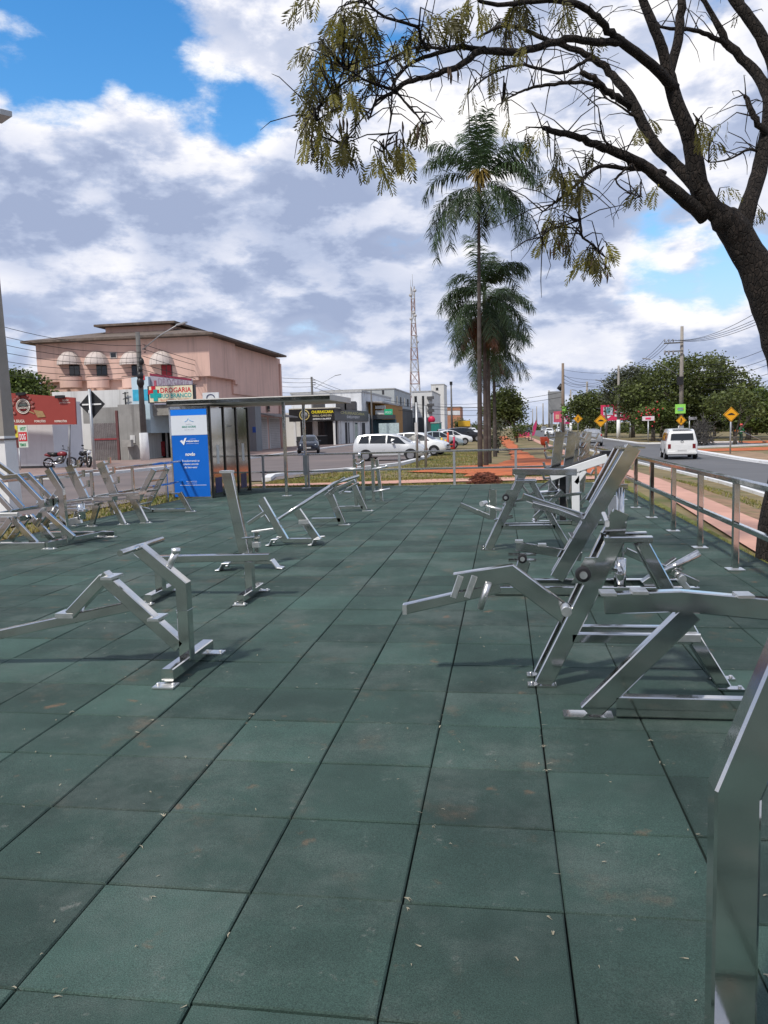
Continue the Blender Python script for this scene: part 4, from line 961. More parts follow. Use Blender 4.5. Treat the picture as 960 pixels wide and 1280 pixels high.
t = thing('grey_annex', 'plain dark grey wall block with blue plates standing under the pink building', 'building', (-27,73,0))
MB().box((WX(250,72),72,-.4),(WX(320,72),72.3+1.5,WZ(504,72))).build('wall', GREYW, t)
MB().box((WX(316,72),71.96,WZ(544,72)),(WX(320,72),71.99,WZ(537,72))).box((WX(302,72),71.96,WZ(518,72)),(WX(303.5,72),71.99,WZ(508,72))).build('blue_plate', pm('plate_blue', (.02,.08,.35), .5), t)
# restaurant side: white wall, hoarding, gate, grey pillar wall
t = thing('white_boundary_wall', 'long pale rendered wall behind the red hoarding and the motorcycles', 'wall', (-29,43,0))
zt = at(60,500,43.2).z
MB().box((-48,43.2,-.4),(WX(66,43.2),43.5,zt)).build('front_wall', LGREY, t)
MB().box((WX(66,43.2)-.3,43.52,-.4),(WX(66,43.2)-.05,46.6,zt)).build('side_wall', LGREY, t)
MB().box((-48,43.19,-.4),(WX(66,43.2)-.01,43.197,-.12)).build('dark_skirting', pm('skirting_dark', (.05,.05,.055), .9), t)
t = thing('white_house', 'white upper storey wall between the red hoarding and the drugstore pylon', 'building', (-30,58,0))
MB().box((WX(64,57),57.5,-.4),(WX(168,57),62.9,WZ(488,57,110))).build('wall', OFFW, t)
MB().tube([(WX(157,57),57.3,WZ(512,57)),(WX(157,57),57.3,WZ(488,57))], .06).beam((WX(154,57),57.3,WZ(490,57)),(WX(161,57),57.3,WZ(489,57)),.06,.06).beam((WX(154,57),57.3,WZ(497,57)),(WX(161,57),57.3,WZ(496,57)),.06,.06).build('meter_mast', BLACK, t)
t = thing('iron_gate', 'rusty red and grey sheet iron gate between grey wall sections', 'gate', (-29.4,55.3,0))
gx0, gx1 = WX(116.5,55.3), WX(146,55.3); g0, g1 = at(130,577,55.3).z, at(130,529,55.3).z; gm = at(130,550,55.3).z
m_ = MB(); n = 13
for i in range(n): m_.box((gx0+(gx1-gx0)*i/n,55.3,g0),(gx0+(gx1-gx0)*(i+.8)/n,55.34,g1))
m_.build('bars', pm('gate_grey', (.17,.15,.15), .6, .3, .2, 3), t)
MB().box((gx0,55.36,g0+.9),(gx1,55.40,gm)).box((gx0,55.26,gm),(gx1,55.29,gm+.12)).build('red_panel', pm('gate_red', (.25,.04,.045), .6, 0, .2, 3), t)
MB().box((gx1,55.2,g0),(gx1+.18,55.4,g1+.9)).build('gate_post', pm('gate_post_red', (.13,.05,.05), .6), t)
t = thing('cement_wall', 'grey cement wall with a gate opening and a meter box beside the lamp post', 'wall', (-28,55.3,0))
MB().box((WX(146,55.3)+.22,55.25,-.5),(WX(176,55.3),56.3,at(160,505.5,55.3).z)).build('wall', MGREY, t)
MB().box((gx0-1.0,55.8,g1+.02),(WX(146,55.3)+.2,56.2,at(130,509,55.3).z)).build('lintel_wall', MGREY, t)
mx_ = WX(165,55.2)
MB().box((mx_-.18,55.2,at(165,554,55.2).z),(mx_+.2,55.246,at(165,544,55.2).z)).build('meter_box', OFFW, t)
MB().beam((WX(161,55),54.8,-.4),(WX(161,55),54.8,.7),.07,.07).box((WX(155,55),54.6,.7),(WX(166,55),55.0,1.2)).build('concrete_stand', CONC, t)
t = thing('red_hoarding', 'long dark red restaurant hoarding with a round emblem above the motorcycles', 'sign', at(50,515,41.6))
YH = 41.6
c0, c1, c2, c3 = at(-60,532,YH), at(95,530.5,YH), at(93.5,497,YH), at(-60,486,YH)
fx = MB().prism([c0,c1,c2,c3], (0,.12,0)).build('panel', pm('hoarding_red', (.29,.045,.035), .6, 0, .07, .5), t)
CRM = pm('cream_lettering', (.72,.64,.56), .5)
def htext(s_, u, v, wpx, hpx, mat, bold=.01):
    c = at(u,v,YH-.01); k = 42.6/986
    text(s_, c, (1,0,-.02), UPV, wpx*k, hpx*k, mat, t, bold=bold)
htext('NA BRASA', 22.5,526.5,19,4.2,CRM,.03); htext('PORÇÕES', 50,526.5,16,4.2,CRM,.03); htext('REFEIÇÕES', 76,526.5,17.5,3.8,CRM,.03)
htext('DELIVERY', 82,500.5,9,2.4,CRM); htext('(61) 99266-4078', 81,503.6,15,2.0,CRM)
k = 42.6/986; ec = at(29,508,YH-.02)
MB().lathe([(0,-.01),(10.3*k,-.01),(10.3*k,.015),(0,.015)], ec, 'y', 28).build('emblem_disc', pm('emblem_dark', (.03,.02,.02), .5), t)
m_ = MB(); m_.tube([(ec.x+9.3*k*math.cos(q*math.pi/14),ec.y-.012,ec.z+9.3*k*math.sin(q*math.pi/14)) for q in range(29)], .03, 6); m_.tube([(ec.x+7.6*k*math.cos(q*math.pi/14),ec.y-.012,ec.z+7.6*k*math.sin(q*math.pi/14)) for q in range(29)], .015, 6)
m_.build('emblem_ring', CRM, t)
text('GAÚCHO', (ec.x,ec.y-.014,ec.z-1.5*k), (1,0,0), UPV, 13*k, 3*k, CRM, t, bold=.03); text('churrasco', (ec.x,ec.y-.014,ec.z+2.2*k), (1,0,0), UPV, 10*k, 2.6*k, pm('emblem_green', (.2,.3,.28), .5), t); text('espetinho', (ec.x,ec.y-.014,ec.z-4.6*k), (1,0,0), UPV, 9*k, 1.8*k, RED, t)
MEAT = pm('grilled_meat', (.20,.045,.04), .5, 0, .6, 14, col2=(.45,.2,.16), c2lo=.5, c2hi=.6, c2scale=7)
m_ = MB()
random.seed(3)
for (u,v,r) in ((15,505,3.5),(14,512,3),(19,500,3),(23,497,3),(37,499,2.5),(40,504,3.2),(41,509,2.6),(34,496,2.2),(18,517,2.6)):
    c = at(u,v,YH-.02); m_.ball(c, (r*k,.03,r*k*.8), 9, 5, .2)
m_.build('meat_picture', MEAT, t)
m_ = MB(); b0, b1 = at(36,514,YH-.02), at(52,521,YH-.02); m_.beam(b0, at(43,517,YH-.02), .03, 1.5*k).prism([at(42,512.5,YH-.03),at(53,514,YH-.03),at(57,521,YH-.03),at(47,522,YH-.03)], (0,.02,0)); m_.build('board_picture', pm('cutting_board', (.34,.22,.10), .6, 0, .2, 8), t)
m_ = MB().tube([at(87,531,YH+.06), at(86.5,588,YH+.06)], .06).tube([at(8,531,YH+.06), at(8,590,YH+.06)], .06); m_.build('post', pm('post_grey', (.2,.2,.21), .5, .4), t)
for u in (26,75): MB().cbox(at(u,496 if u > 50 else 492.5,YH-.1), (.45,.3,.16)).build('spotlight', BLACK, t)
t = thing('price_board', 'small yellow red and white menu board hanging under the red hoarding', 'sign', at(24,545,40.6))
YB = 40.6
for (ua,ub,v0,v1,cc,nm) in ((14,22,532,547,(.65,.55,.05),'yellow_panel'),(14,22,547,560,(.12,.03,.03),'dark_panel'),(22.4,34,532,559.5,(.62,.68,.6),'white_panel')):
    MB().box((WX(ua,YB),YB,at(ua,v1,YB).z),(WX(ub,YB),YB+.05,at(ua,v0,YB).z)).build(nm, pm(nm, cc, .5, 0, .1, 3), t)
MB().box((WX(23,YB),YB-.02,at(28,551.5,YB).z),(WX(33.4,YB),YB-.004,at(28,540,YB).z)).build('red_panel', pm('menu_red', (.55,.03,.04), .5), t)
kk = 41.6/986
text('HOT', at(28.5,536,YB-.01), (1,0,0), UPV, 8*kk, 5*kk, pm('menu_green', (.03,.3,.12), .5), t, bold=.03); text('DOG', at(28.2,546,YB-.03), (1,0,0), UPV, 8.5*kk, 8*kk, WTXT, t, bold=.02); text('TEMOS', at(28.5,556,YB-.01), (1,0,0), UPV, 9*kk, 4*kk, pm('menu_green', (.03,.3,.12), .5), t, bold=.03)
MB().lathe([(0,-.01),(3*kk,-.01),(3*kk,.01),(0,.01)], at(18,539,YB-.02), 'y', 16).build('food_picture', MEAT, t)
m_ = MB().tube([at(24,560,YB+.03), at(25.5,592,YB+.03)], .035); m_.build('stand_pole', GALV, t)
# churrascaria
YC = 92.0
t = thing('grill_restaurant', 'low grill house with a black fascia and yellow lettering behind the dark blue car', 'restaurant', (-26,98,0))
cxl, cxr = WX(362,YC), WX(419,YC); z1, z0 = at(390,511,YC).z, at(390,526.5,YC).z
MB().box((cxl-6,YC+3,-.4),(cxr-.2,YC+26,z1-.3)).build('wall', OFFW, t)
MB().box((cxl,YC,z0),(cxr,YC+.3,z1)).build('front_fascia', BLACK, t)
MB().box((cxr-.3,YC+.32,z0),(cxr,YC+24,z1)).build('side_fascia', pm('fascia_dark_grey', (.05,.05,.055), .5), t)
MB().box((cxl-.02,YC-.01,z1),(cxr+.1,YC+3,z1+.10)).build('parapet', pm('parapet_cream', (.6,.56,.45), .8), t)
YEL = pm('yellow_lettering', (.80,.66,.02), .5)
kc = YC/986*1.02
text('CHURRASCARIA', at(403,514.8,YC-.01), (1,0,0), UPV, 28*kc, 3.6*kc, YEL, t, bold=.03)
text('GRILL GARDEN', at(402.5,519.5,YC-.01), (1,0,0), UPV, 24*kc, 2.4*kc, pm('tan_lettering', (.5,.45,.3), .5), t, bold=.02)
text('ESPETO E BUFFET', at(402.5,523.6,YC-.01), (1,0,0), UPV, 23*kc, 1.9*kc, WTXT, t, bold=.02)
ec = at(380.5,519,YC-.03)
m_ = MB(); m_.tube([(ec.x+6*kc*math.cos(q*math.pi/12),ec.y,ec.z+6*kc*math.sin(q*math.pi/12)) for q in range(25)], .07, 6); m_.build('emblem_ring', pm('gold_ring', (.6,.5,.2), .5), t)
MB().lathe([(0,-.02),(4.2*kc,-.02),(4.2*kc,.02),(0,.02)], ec, 'y', 18).build('emblem_disc', pm('emblem_grey', (.3,.3,.3), .5), t)
text('CHURRASCARIA', (cxr+.006,YC+12,z1-.45), (0,1,0), UPV, 17, .36, pm('dull_yellow', (.45,.42,.15), .5), t, bold=.02); text('DELIVERY', (cxr+.006,YC+12,z1-.95), (0,1,0), UPV, 9, .3, WTXT, t)
for Y in (92.2,96,100,104.5,110): MB().box((cxr-.28,Y,-.4),(cxr-.04,Y+.26,z0-.02)).build('column', OFFW, t)
for u in (367,): MB().box((WX(u,YC),YC+.05,-.4),(WX(u,YC)+.26,YC+.3,z0-.02)).build('column', OFFW, t)
MB().box((cxl+.6,YC+2.9,.9),(cxl+2.1,YC+2.98,2.6)).box((cxl+2.8,YC+2.9,.9),(cxl+4.0,YC+2.98,2.6)).build('window', GLASS, t)
MB().box((cxl,YC+2.85,-.4),(cxr-1.6,YC+2.89,.8)).build('dark_dado', pm('dado_dark', (.03,.035,.04), .7), t)
MB().box((cxr-1.6,YC+2.84,-.4),(cxr-.4,YC+2.99,2.6)).build('doorway', DARKG, t)
for k_, Y in enumerate((99,105,111)): MB().box((cxr-.19,Y,-.3),(cxr-.15,Y+2.6,2.4)).build('doorway', DARKG if k_ != 1 else GLASS, t)
for u, v in ((399,505),(427,508),(438,507)): MB().cbox(at(u,v,YC+4),(1.3,.8,1.0)).build('roof_unit', pm('unit_dark', (.06,.06,.065), .6), t)
# street of shops further back
def block(name, label, xl_, xr_, y0, y1, zt_, mat, cat='building'):
    t_ = thing(name, label, cat, ((xl_+xr_)/2,(y0+y1)/2,0))
    MB().box((xl_,y0,-.5),(xr_,y1,zt_)).build('wall', mat, t_)
    MB().box((xl_-.12,y0-.12,zt_+.003),(xr_+.12,y1,zt_+.28)).build('parapet', pm('parapet_grey', (.4,.4,.4), .8), t_)
    return t_
def wins(t_, mat, pts, yf=None, xf=None):
    for a in pts:
        if yf is not None: MB().box((a[0],yf-.06,a[1]),(a[2],yf-.004,a[3])).build('window', mat, t_)
        else: MB().box((xf+.004,a[0],a[1]),(xf+.06,a[2],a[3])).build('window', mat, t_)
t = block('white_commercial_building', 'plain white two storey block rising behind the black restaurant fascia', WX(352,112), WX(453,118), 118, 150, at(420,491,118).z, LGREY)
wins(t, GLASS, [(WX(440,118),at(0,515,118).z-1.8,WX(447,118),at(440,503,118).z)], yf=118)
MB().box((WX(432,118),115,.0),(WX(455,118),117.9,at(440,519,118).z)).build('ground_floor', pm('teal_dark_front', (.04,.09,.11), .7), t)
t = block('wooden_balcony_house', 'narrow shop house with an ochre wooden balcony and a green sign', WX(457,124)-.8, WX(478,124), 124, 150, at(465,504,124).z, pm('ochre_wall', (.36,.185,.05), .8, 0, .15, 1))
MB().prism([(WX(452,123),122,at(465,502,123).z),(WX(482,123),122,at(465,504.5,123).z-.1),(WX(482,123),122,at(465,504.5,123).z+.05),(WX(452,123),122,at(465,502,123).z+.15)], (0,5,0)).build('roof', ROOFT, t)
MB().box((WX(470,123),123,at(475,511,123).z),(WX(482,123),123.8,at(475,507,123).z)).box((WX(470,123),123,at(475,518,123).z),(WX(482,123),123.8,at(475,513,123).z)).build('balcony_rail', OFFW, t)
MB().box((WX(455,123),121,at(475,524,123).z),(WX(494,123),123.9,at(475,519,123).z)).build('slab', pm('slab_dark', (.05,.055,.06), .7), t)
MB().box((WX(457,123),122.5,-.5),(WX(495,123),123.95,at(475,524.5,123).z)).build('ground_floor', pm('teal_dark_front', (.04,.09,.11), .7), t)
MB().box((WX(475,122),120.9,at(485,548,122).z),(WX(500,122),120.99,at(485,529,122).z)).build('shop_window', pm('pale_shopfront', (.45,.55,.56), .3), t)
g_ = MB().box((WX(482,122),121.3,at(485,520,122).z),(WX(492,122),121.6,at(485,511.5,122).z)).build('green_sign', pm('sign_green', (.01,.42,.20), .5), t)
text('FOCO', ((WX(482,122)+WX(492,122))/2,121.29,at(485,515.5,122).z), (1,0,0), UPV, .9, .35, WTXT, t)
t = block('grey_apartment_block', 'tall grey two tone block with dark lower front beside the lattice tower', WX(402,178), -24.2, 178, 210, at(450,488,178).z, pm('blue_grey_wall', (.40,.43,.45), .85, 0, .08, .3))
MB().box((-24.19,178.1,-.4),(-23.7,209,at(450,511,178).z)).box((WX(470,177.5),177.3,-.4),(-23.75,177.96,at(450,509,178).z)).build('dark_front', pm('charcoal_front', (.07,.075,.08), .8, 0, .2, .5), t)
wins(t, GLASS, [(y, at(450,506,178).z, y+2.5, at(450,496,178).z) for y in (181,188,195,202)], xf=-24.2)
wins(t, pm('dark_window_strip', (.04,.04,.045), .4), [(WX(479,178),at(0,505,178).z,WX(481.5,178),at(450,494,178).z)], yf=178)
t = block('white_pillared_building', 'white building with black vertical strips below the lattice tower', WX(516,212), WX(541,212), 212, 240, at(525,490,212).z, OFFW)
for ua, ub in ((519,522),(528.5,531)): MB().box((WX(ua,212),211.9,0),(WX(ub,212),211.99,at(525,495,212).z)).build('black_strip', BLACK, t)
for v in (496,505,512): MB().box((WX(535,212),211,at(525,v+3.5,212).z),(WX(543.5,212),211.95,at(525,v,212).z)).build('balcony', pm('balcony_dark', (.09,.09,.095), .7), t)
MB().box((WX(517,212),211,.0),(WX(541,212),211.9,at(525,522,212).z)).build('shopfront', pm('charcoal_front', (.07,.075,.08), .8, 0, .2, .5), t)
MB().lathe([(0,0),(.95,0),(.95,.1),(0,.1)], at(539.5,524.5,209.8), 'y', 18).build('round_red_sign', pm('round_sign_red', (.6,.02,.08), .5), t)
t = block('white_tower_building', 'narrow white stair tower building with one small window', WX(540,285), WX(556,285), 285, 300, at(548,481,285).z, OFFW)
wins(t, DARKG, [(WX(546,285),at(548,488,285).z,WX(549,285),at(548,484.5,285).z)], yf=285)
t = block('orange_brick_building', 'distant orange brick block beyond the white tower building', WX(557,330), WX(576,330), 330, 350, at(566,509,330).z, pm('orange_brick', (.42,.20,.12), .9, 0, .15, .3))
wins(t, LGREY, [(WX(560,330),at(566,519,330).z,WX(575.5,330),at(566,513.5,330).z)], yf=330)
t = block('teal_kiosk_shop', 'low teal shop front among the parked cars at the street end', WX(539,200), WX(549,200), 200, 208, at(545,529,200).z, pm('teal_shop', (.02,.20,.17), .7))
t = block('yellow_roof_shop', 'small shop with a yellow canopy far along the street', WX(574,300), WX(588,300), 300, 312, at(580,531,300).z, pm('cream_shop', (.5,.45,.35), .8))
MB().box((WX(573,298),297,at(580,533,298).z),(WX(588,298),299.9,at(580,526,298).z)).build('canopy', pm('yellow_canopy', (.65,.38,.03), .6), t)
t = block('small_pale_house', 'low pale house at the far end of the left street', WX(588,420), WX(640,420), 420, 440, at(610,532,420).z, OFFW)
# lattice tower
t = thing('lattice_tower', 'tall red and white lattice telecom tower rising above the street', 'tower', (*at(520,535,300).xy, 0))
base = at(520,535,300); bx, by = base.x, base.y
ztop = at(518.5,358,300).z; hb, ht = 2.35, .62
RW = [pm('tower_red', (.33,.22,.20), .6), pm('tower_white', (.46,.44,.43), .6)]
nb = 12; zs = [ztop*(1-(1-i/nb)**1.0) for i in range(nb+1)]
def hw(z): return hb+(ht-hb)*min(1, z/(ztop*.82))
for i in range(nb):
    m_ = MB(); z0, z1 = zs[i], zs[i+1]; a, b = hw(z0), hw(z1); C4 = [(-1,-1),(1,-1),(1,1),(-1,1)]
    for q in range(4):
        p, r_ = C4[q], C4[(q+1) % 4]
        m_.tube([(bx+p[0]*a,by+p[1]*a,z0),(bx+p[0]*b,by+p[1]*b,z1)], .15, 5, False)
        m_.tube([(bx+p[0]*a,by+p[1]*a,z0),(bx+r_[0]*a,by+r_[1]*a,z0)], .09, 4, False)
        m_.tube([(bx+p[0]*a,by+p[1]*a,z0),(bx+r_[0]*b,by+r_[1]*b,z1)], .07, 4, False)
        m_.tube([(bx+r_[0]*a,by+r_[1]*a,z0),(bx+p[0]*b,by+p[1]*b,z1)], .07, 4, False)
    m_.build('lattice_section', RW[i % 2], t)
m_ = MB().tube([(bx,by,ztop),(bx,by,ztop+4.5)], .07).tube([(bx-.7,by,ztop),(bx-.7,by,ztop+2.5)], .05); m_.build('antenna', pm('antenna_grey', (.3,.3,.3), .5), t)
for z, dx in ((ztop*.97,.9),(ztop*.94,-.8),(ztop*.80,.8),(ztop*.78,-.8),(ztop*.82,.3),(ztop*.66,.9),(ztop*.62,1.3)):
    MB().lathe([(0,0),(.55,.08),(.6,.25),(0,.3)], (bx+dx,by-.9,z), 'y', 12).build('dish', pm('dish_grey', (.45,.44,.44), .5), t)
# ================================================================== POLES, WIRES, SIGNS
POLE_C = pm('pole_concrete', (.30,.275,.245), .9, 0, .15, 2, .15, 20, col2=(.2,.17,.15), c2lo=.5, c2hi=.7, c2scale=1)
WIREM = pm('cable_black', (.02,.02,.022), .7)
def lamp_arm(t, p0, p1, hd):
    MB().tube([p0, p0.lerp(p1,.5)+Vector((0,0,.12)), p1], .035, 6).build('lamp_arm', GALV, t)
    d = (p1-p0); d.z *= .25; d.normalize()
    MB().beam(p1-d*.05, p1+d*hd, .22, .10, (-d.y,d.x,0)).build('lamp_head', GALV, t)
t = thing('concrete_pole', 'thick square concrete pole with whitewashed base at the left edge', 'pole', (-10.95,16.0,0))
lo = H(-10.95,16)
def square_pole(t_, x, y, z0, z1, w0, w1, mat, name='shaft'):
    m_ = MB(); v_ = []
    for z, w_ in ((z0,w0),(z1,w1)): v_ += [(x-w_/2,y-w_/2,z),(x+w_/2,y-w_/2,z),(x+w_/2,y+w_/2,z),(x-w_/2,y+w_/2,z)]
    m_.add(v_, [(3,2,1,0),(4,5,6,7),(0,1,5,4),(1,2,6,5),(2,3,7,6),(3,0,4,7)]); return m_.build(name, mat, t_)
LX = at(8,560,16).x-.10
zw = at(10,545,16).z
square_pole(t, LX, 16, lo, zw, .47, .41, WHITE_P, 'whitewashed_base'); square_pole(t, LX, 16, zw+.002, 9.0, .408, .20, POLE_C)
pA = Vector((LX,15.9,8.2)); pB = at(-4,149,15.0)
lamp_arm(t, pA, pB, .55)
MB().box((LX-.24,15.74,at(10,548,16).z-.03),(LX+.235,16.24,at(10,548,16).z)).build('strap', pm('rust_iron', (.12,.09,.08), .7), t)
t = thing('street_lamp', 'dark utility pole with white foot and long curved lamp arm by the drugstore', 'street lamp', (-25.5,53.5,0))
PX_ = at(177,500,53.5).x; zb = -.4
MB().tube([(PX_,53.5,at(178,541,53.5).z),(PX_,53.5,at(176,415,53.5).z)], [.21,.15], 12).build('shaft', pm('pole_dark', (.13,.125,.12), .85, 0, .2, 2), t)
MB().tube([(PX_,53.5,zb),(PX_,53.5,at(178,541,53.5).z)], [.34,.30], 12).build('white_foot', WHITE_P, t)
lamp_arm(t, at(178,437,53.4), at(222,406,51.5), .9)
m_ = MB()
for v, r_ in ((452,.18),(462,.16),(470,.25),(478,.28)): m_.ball(at(176+random.uniform(-2,2),v,53.3), (r_,r_,r_*1.4), 8, 5)
m_.build('cable_bundle', BLACK, t)
m_ = MB()
for v in (432,436,440): m_.cyl(at(180,v,53.4), at(182,v,53.4), .06, 8)
m_.build('insulator', pm('insulator_brown', (.12,.06,.05), .4), t)
t = thing('street_lamp', 'slim lamp post above the grill restaurant with an arm to the right', 'street lamp', (*at(392,540,104).xy, 0))
q = at(392,540,104)
MB().tube([(q.x,104,-.4),(q.x,104,at(392,471,104).z)], [.2,.14], 10).build('shaft', pm('pole_dark', (.13,.125,.12), .85, 0, .2, 2), t)
lamp_arm(t, at(393.5,486,104), at(419,469.5,104), .8)
m_ = MB()
for v in (475,478,481): m_.beam(at(389.5,v,104), at(394.5,v,104), .12, .1)
m_.build('cross_arm', pm('pole_dark', (.13,.125,.12), .85, 0, .2, 2), t)
def plain_pole(label, u, vb, vt, Y, r0, mat=None, name='utility_pole', arms=(), white=0):
    q = at(u, vb, Y); t_ = thing(name, label, 'utility pole', (q.x,Y,H(q.x,Y)))
    zt_ = at(u, vt, Y).z; z0 = H(q.x,Y)-.05
    if white:
        MB().tube([(q.x,Y,z0),(q.x,Y,z0+white)], [r0*1.25,r0*1.15], 12).build('white_foot', WHITE_P, t_); z0 += white
    MB().tube([(q.x,Y,z0),(q.x,Y,zt_)], [r0,r0*.62], 12).build('shaft', mat or POLE_C, t_)
    return t_, q.x, zt_
plain_pole('thin lamp post before the wooden balcony house', 465.5, 545, 488, 118, .16, pm('pole_dark', (.13,.125,.12), .85, 0, .2, 2))
t, x_, z_ = plain_pole('tall lamp post between the white tower building and the palms', 565, 540, 479, 150, .22, pm('pole_dark', (.13,.125,.12), .85, 0, .2, 2)); MB().cbox((x_,150,z_),(.5,.5,.6)).build('lamp_head', BLACK, t)
for (u, lab) in ((521.5,'left one of two thin steel posts on the kerb before the white minivan'),(532.5,'right one of two thin steel posts on the kerb by the white minivan')):
    Y = 32.2; q = at(u,585,Y); t = thing('steel_post', lab, 'post', (q.x,Y,H(q.x,Y)), 'thin steel posts on the median tip')
    MB().tube([(q.x,Y,H(q.x,Y)),(at(u-1,500 if u < 530 else 503,Y).x,Y,at(u,503 if u < 530 else 507,Y).z)], .055, 10).build('post', GALV, t)
    if u < 530: MB().cbox((q.x,Y,at(u,536,Y).z),(.12,.12,.5)).build('collar', pm('collar_grey', (.5,.5,.5), .6), t)
# diamond sign seen from the back
t = thing('diamond_sign', 'back of a black diamond road sign on a grey post before the gate', 'road sign', (*at(114,592,35.2).xy,H(-19.5,35.2)))
c = at(115,505.5,35.2); r_ = .65
dm = MB().prism([c+Vector((0,0,r_)),c+Vector((r_,0,0)),c+Vector((0,0,-r_)),c+Vector((-r_,0,0))], (0,.03,0)).build('plate', pm('sign_back', (.018,.019,.021), .5), t)
MB().box((c.x-.48,35.16,c.z-.035),(c.x+.48,35.197,c.z+.035)).build('brace_bar', WHITE_P, t)
MB().box((c.x-.20,35.185,c.z-.42),(c.x-.08,35.198,c.z-.27)).build('sticker', WHITE_P, t)
MB().tube([(c.x-.02,35.08,H(c.x,35)-.1),(c.x-.02,35.08,c.z+r_+.05)], .07, 12).build('post', GALV, t)
# right-hand power poles
ARM = pm('cross_arm_grey', (.12,.12,.12), .8)
t, xr_, zr = plain_pole('tall concrete power pole with cross arms behind the white van', 851, 551, 408, 91, .26, white=1.7)
for v in (428.5,439):
    MB().beam(at(830,v+.8,90.6), at(854,v-.5,90.6), .12, .14).build('cross_arm', ARM, t)
    m_ = MB()
    for u in (831,836,841.5): m_.tube([at(u,v-1,90.6), at(u,v-4.5 if v < 432 else v+4.5,90.6)], .09 if v > 432 else .06, 8)
    m_.build('insulator', pm('insulator_grey', (.25,.25,.26), .4), t)
lamp_arm(t, at(848,469,90.7), at(812,449,90.0), .8)
MB().cbox(at(850,476,90.6),(.6,.5,.9)).build('junction_box', BLACK, t)
c0, c1 = at(844,517,90.5), at(857,505,90.5)
b_ = MB().box((c0.x,90.5,c0.z),(c1.x,90.56,c1.z)).build('green_banner', pm('lime_banner', (.30,.70,.12), .6, 0, .2, 1), t)
MB().box((c0.x+.25,90.46,c0.z+.3),(c1.x-.25,90.495,c1.z-.35)).build('banner_field', pm('turquoise_field', (.10,.45,.45), .6, 0, .2, 1), b_, off=t.location)
text('VENDE', ((c0.x+c1.x)/2,90.45,c1.z-.5), (1,0,0), UPV, .75, .2, pm('menu_red', (.55,.03,.04), .5), t)
t, x2, z2 = plain_pole('power pole with whitewashed foot in front of the pink billboard', 773, 549, 457, 108, .2, white=2.6)
lamp_arm(t, at(771,490,107.8), at(751,476,107.0), .8)
MB().cbox(at(772,487,107.8),(.5,.5,1.0)).build('junction_box', BLACK, t)
t, x3, z3 = plain_pole('tall brown power pole beside the concrete water tank', 704, 545, 454, 147, .36, pm('pole_brown', (.22,.165,.125), .9, 0, .15, 1))
t, x4, z4 = plain_pole('power pole with lamp arm between the two yellow signs', 734, 546, 477, 140, .26, white=2.2)
lamp_arm(t, at(732,497,139.7), at(720,488,139), .8)
plain_pole('thin dark power pole right of the water tank', 713.5, 545, 487, 175, .24, POLE_C, white=2.4)
for i, (u, vt, Y) in enumerate(((686.5,488,230),(679,504,290),(671,508,350),(666,511,420))):
    plain_pole(['nearest','second','third','smallest'][i]+' of the far power poles left of the water tank', u, 541, vt, Y, .3, POLE_C)
def wire(a, b, sag, r_=.016, n=14, label=None, grp='overhead power cables'):
    a, b = Vector(a), Vector(b); pts = []
    for i in range(n+1):
        k = i/n; p = a.lerp(b, k); p.z -= sag*4*k*(1-k); pts.append(p)
    o = MB().tube(pts, r_, 5, False).build('power_cable', WIREM); return tag(o, label, 'cable', grp)
LW = 'black cable running across the sky in front of the pink building'
ra = at(176,430,53.5)
for i, (v0, v1) in enumerate(((432,401),(440,414),(447,425),(452,436),(458,448),(464,457),(470,466))):
    wire(at(177,v0,53.5), at(-40,v1-6,44), .5, .018, label=LW)
for i, (v0, v1) in enumerate(((430,473),(436,478),(445,483),(455,490),(462,497))):
    wire(at(178,v0,53.5), at(392,v1,104), .8, .022, label='black cable from the drugstore lamp post to the lamp post by the restaurant')
for i, v0 in enumerate((474,478,484)):
    wire(at(392,v0,104), at(500,500+i*3,230), 1.2, .03, label='black cable over the shops towards the lattice tower')
for i, v0 in enumerate((506,510,516)):
    wire(at(470,v0-8,140), at(640,v0,170), 1.0, .035, label='black cable crossing behind the palm trunks')
RWL = 'black cable between the cross arm pole and the pole by the billboard'
for i, (u, v0, v1) in enumerate(((831,427,478),(836,427,480),(841,427,482))): wire(at(u,v0-3,90.6), (x2,108,z2-.2-i*.25), .9, .022, label=RWL)
for i, (v1) in enumerate((384,388,392,372)):
    wire(at(836+i*4,425,90.6), at(975,v1,52), .7, .02, label='black cable rising right from the cross arm pole past the big trunk')
for i in range(3): wire((x2,108,z2-.2-i*.3), (x4,140,z4-.2-i*.3), .8, .025, label='black cable between the billboard pole and the pole with lamp arm')
for i in range(3): wire((x4,140,z4-.1-i*.3), at(704,468+i*5,147), .5, .03, label='black cable between the lamp arm pole and the brown pole')
for i in range(3): wire(at(704,462+i*8,147), at(830,455+i*10,112), .9, .025, label='black cable from the brown pole across the right trees')
for i in range(2): wire(at(704,490+i*6,147), at(520,502+i*4,260), 1.5, .04, label='black cable from the brown pole over the median to the left street')
for i, (v0, v1) in enumerate(((455,436),(464,450),(470,458),(478,470),(484,479))): wire(at(880,v0+2,91), at(975,v1-8,70), .4, .022, label='black cable in front of the right trees beside the big trunk')
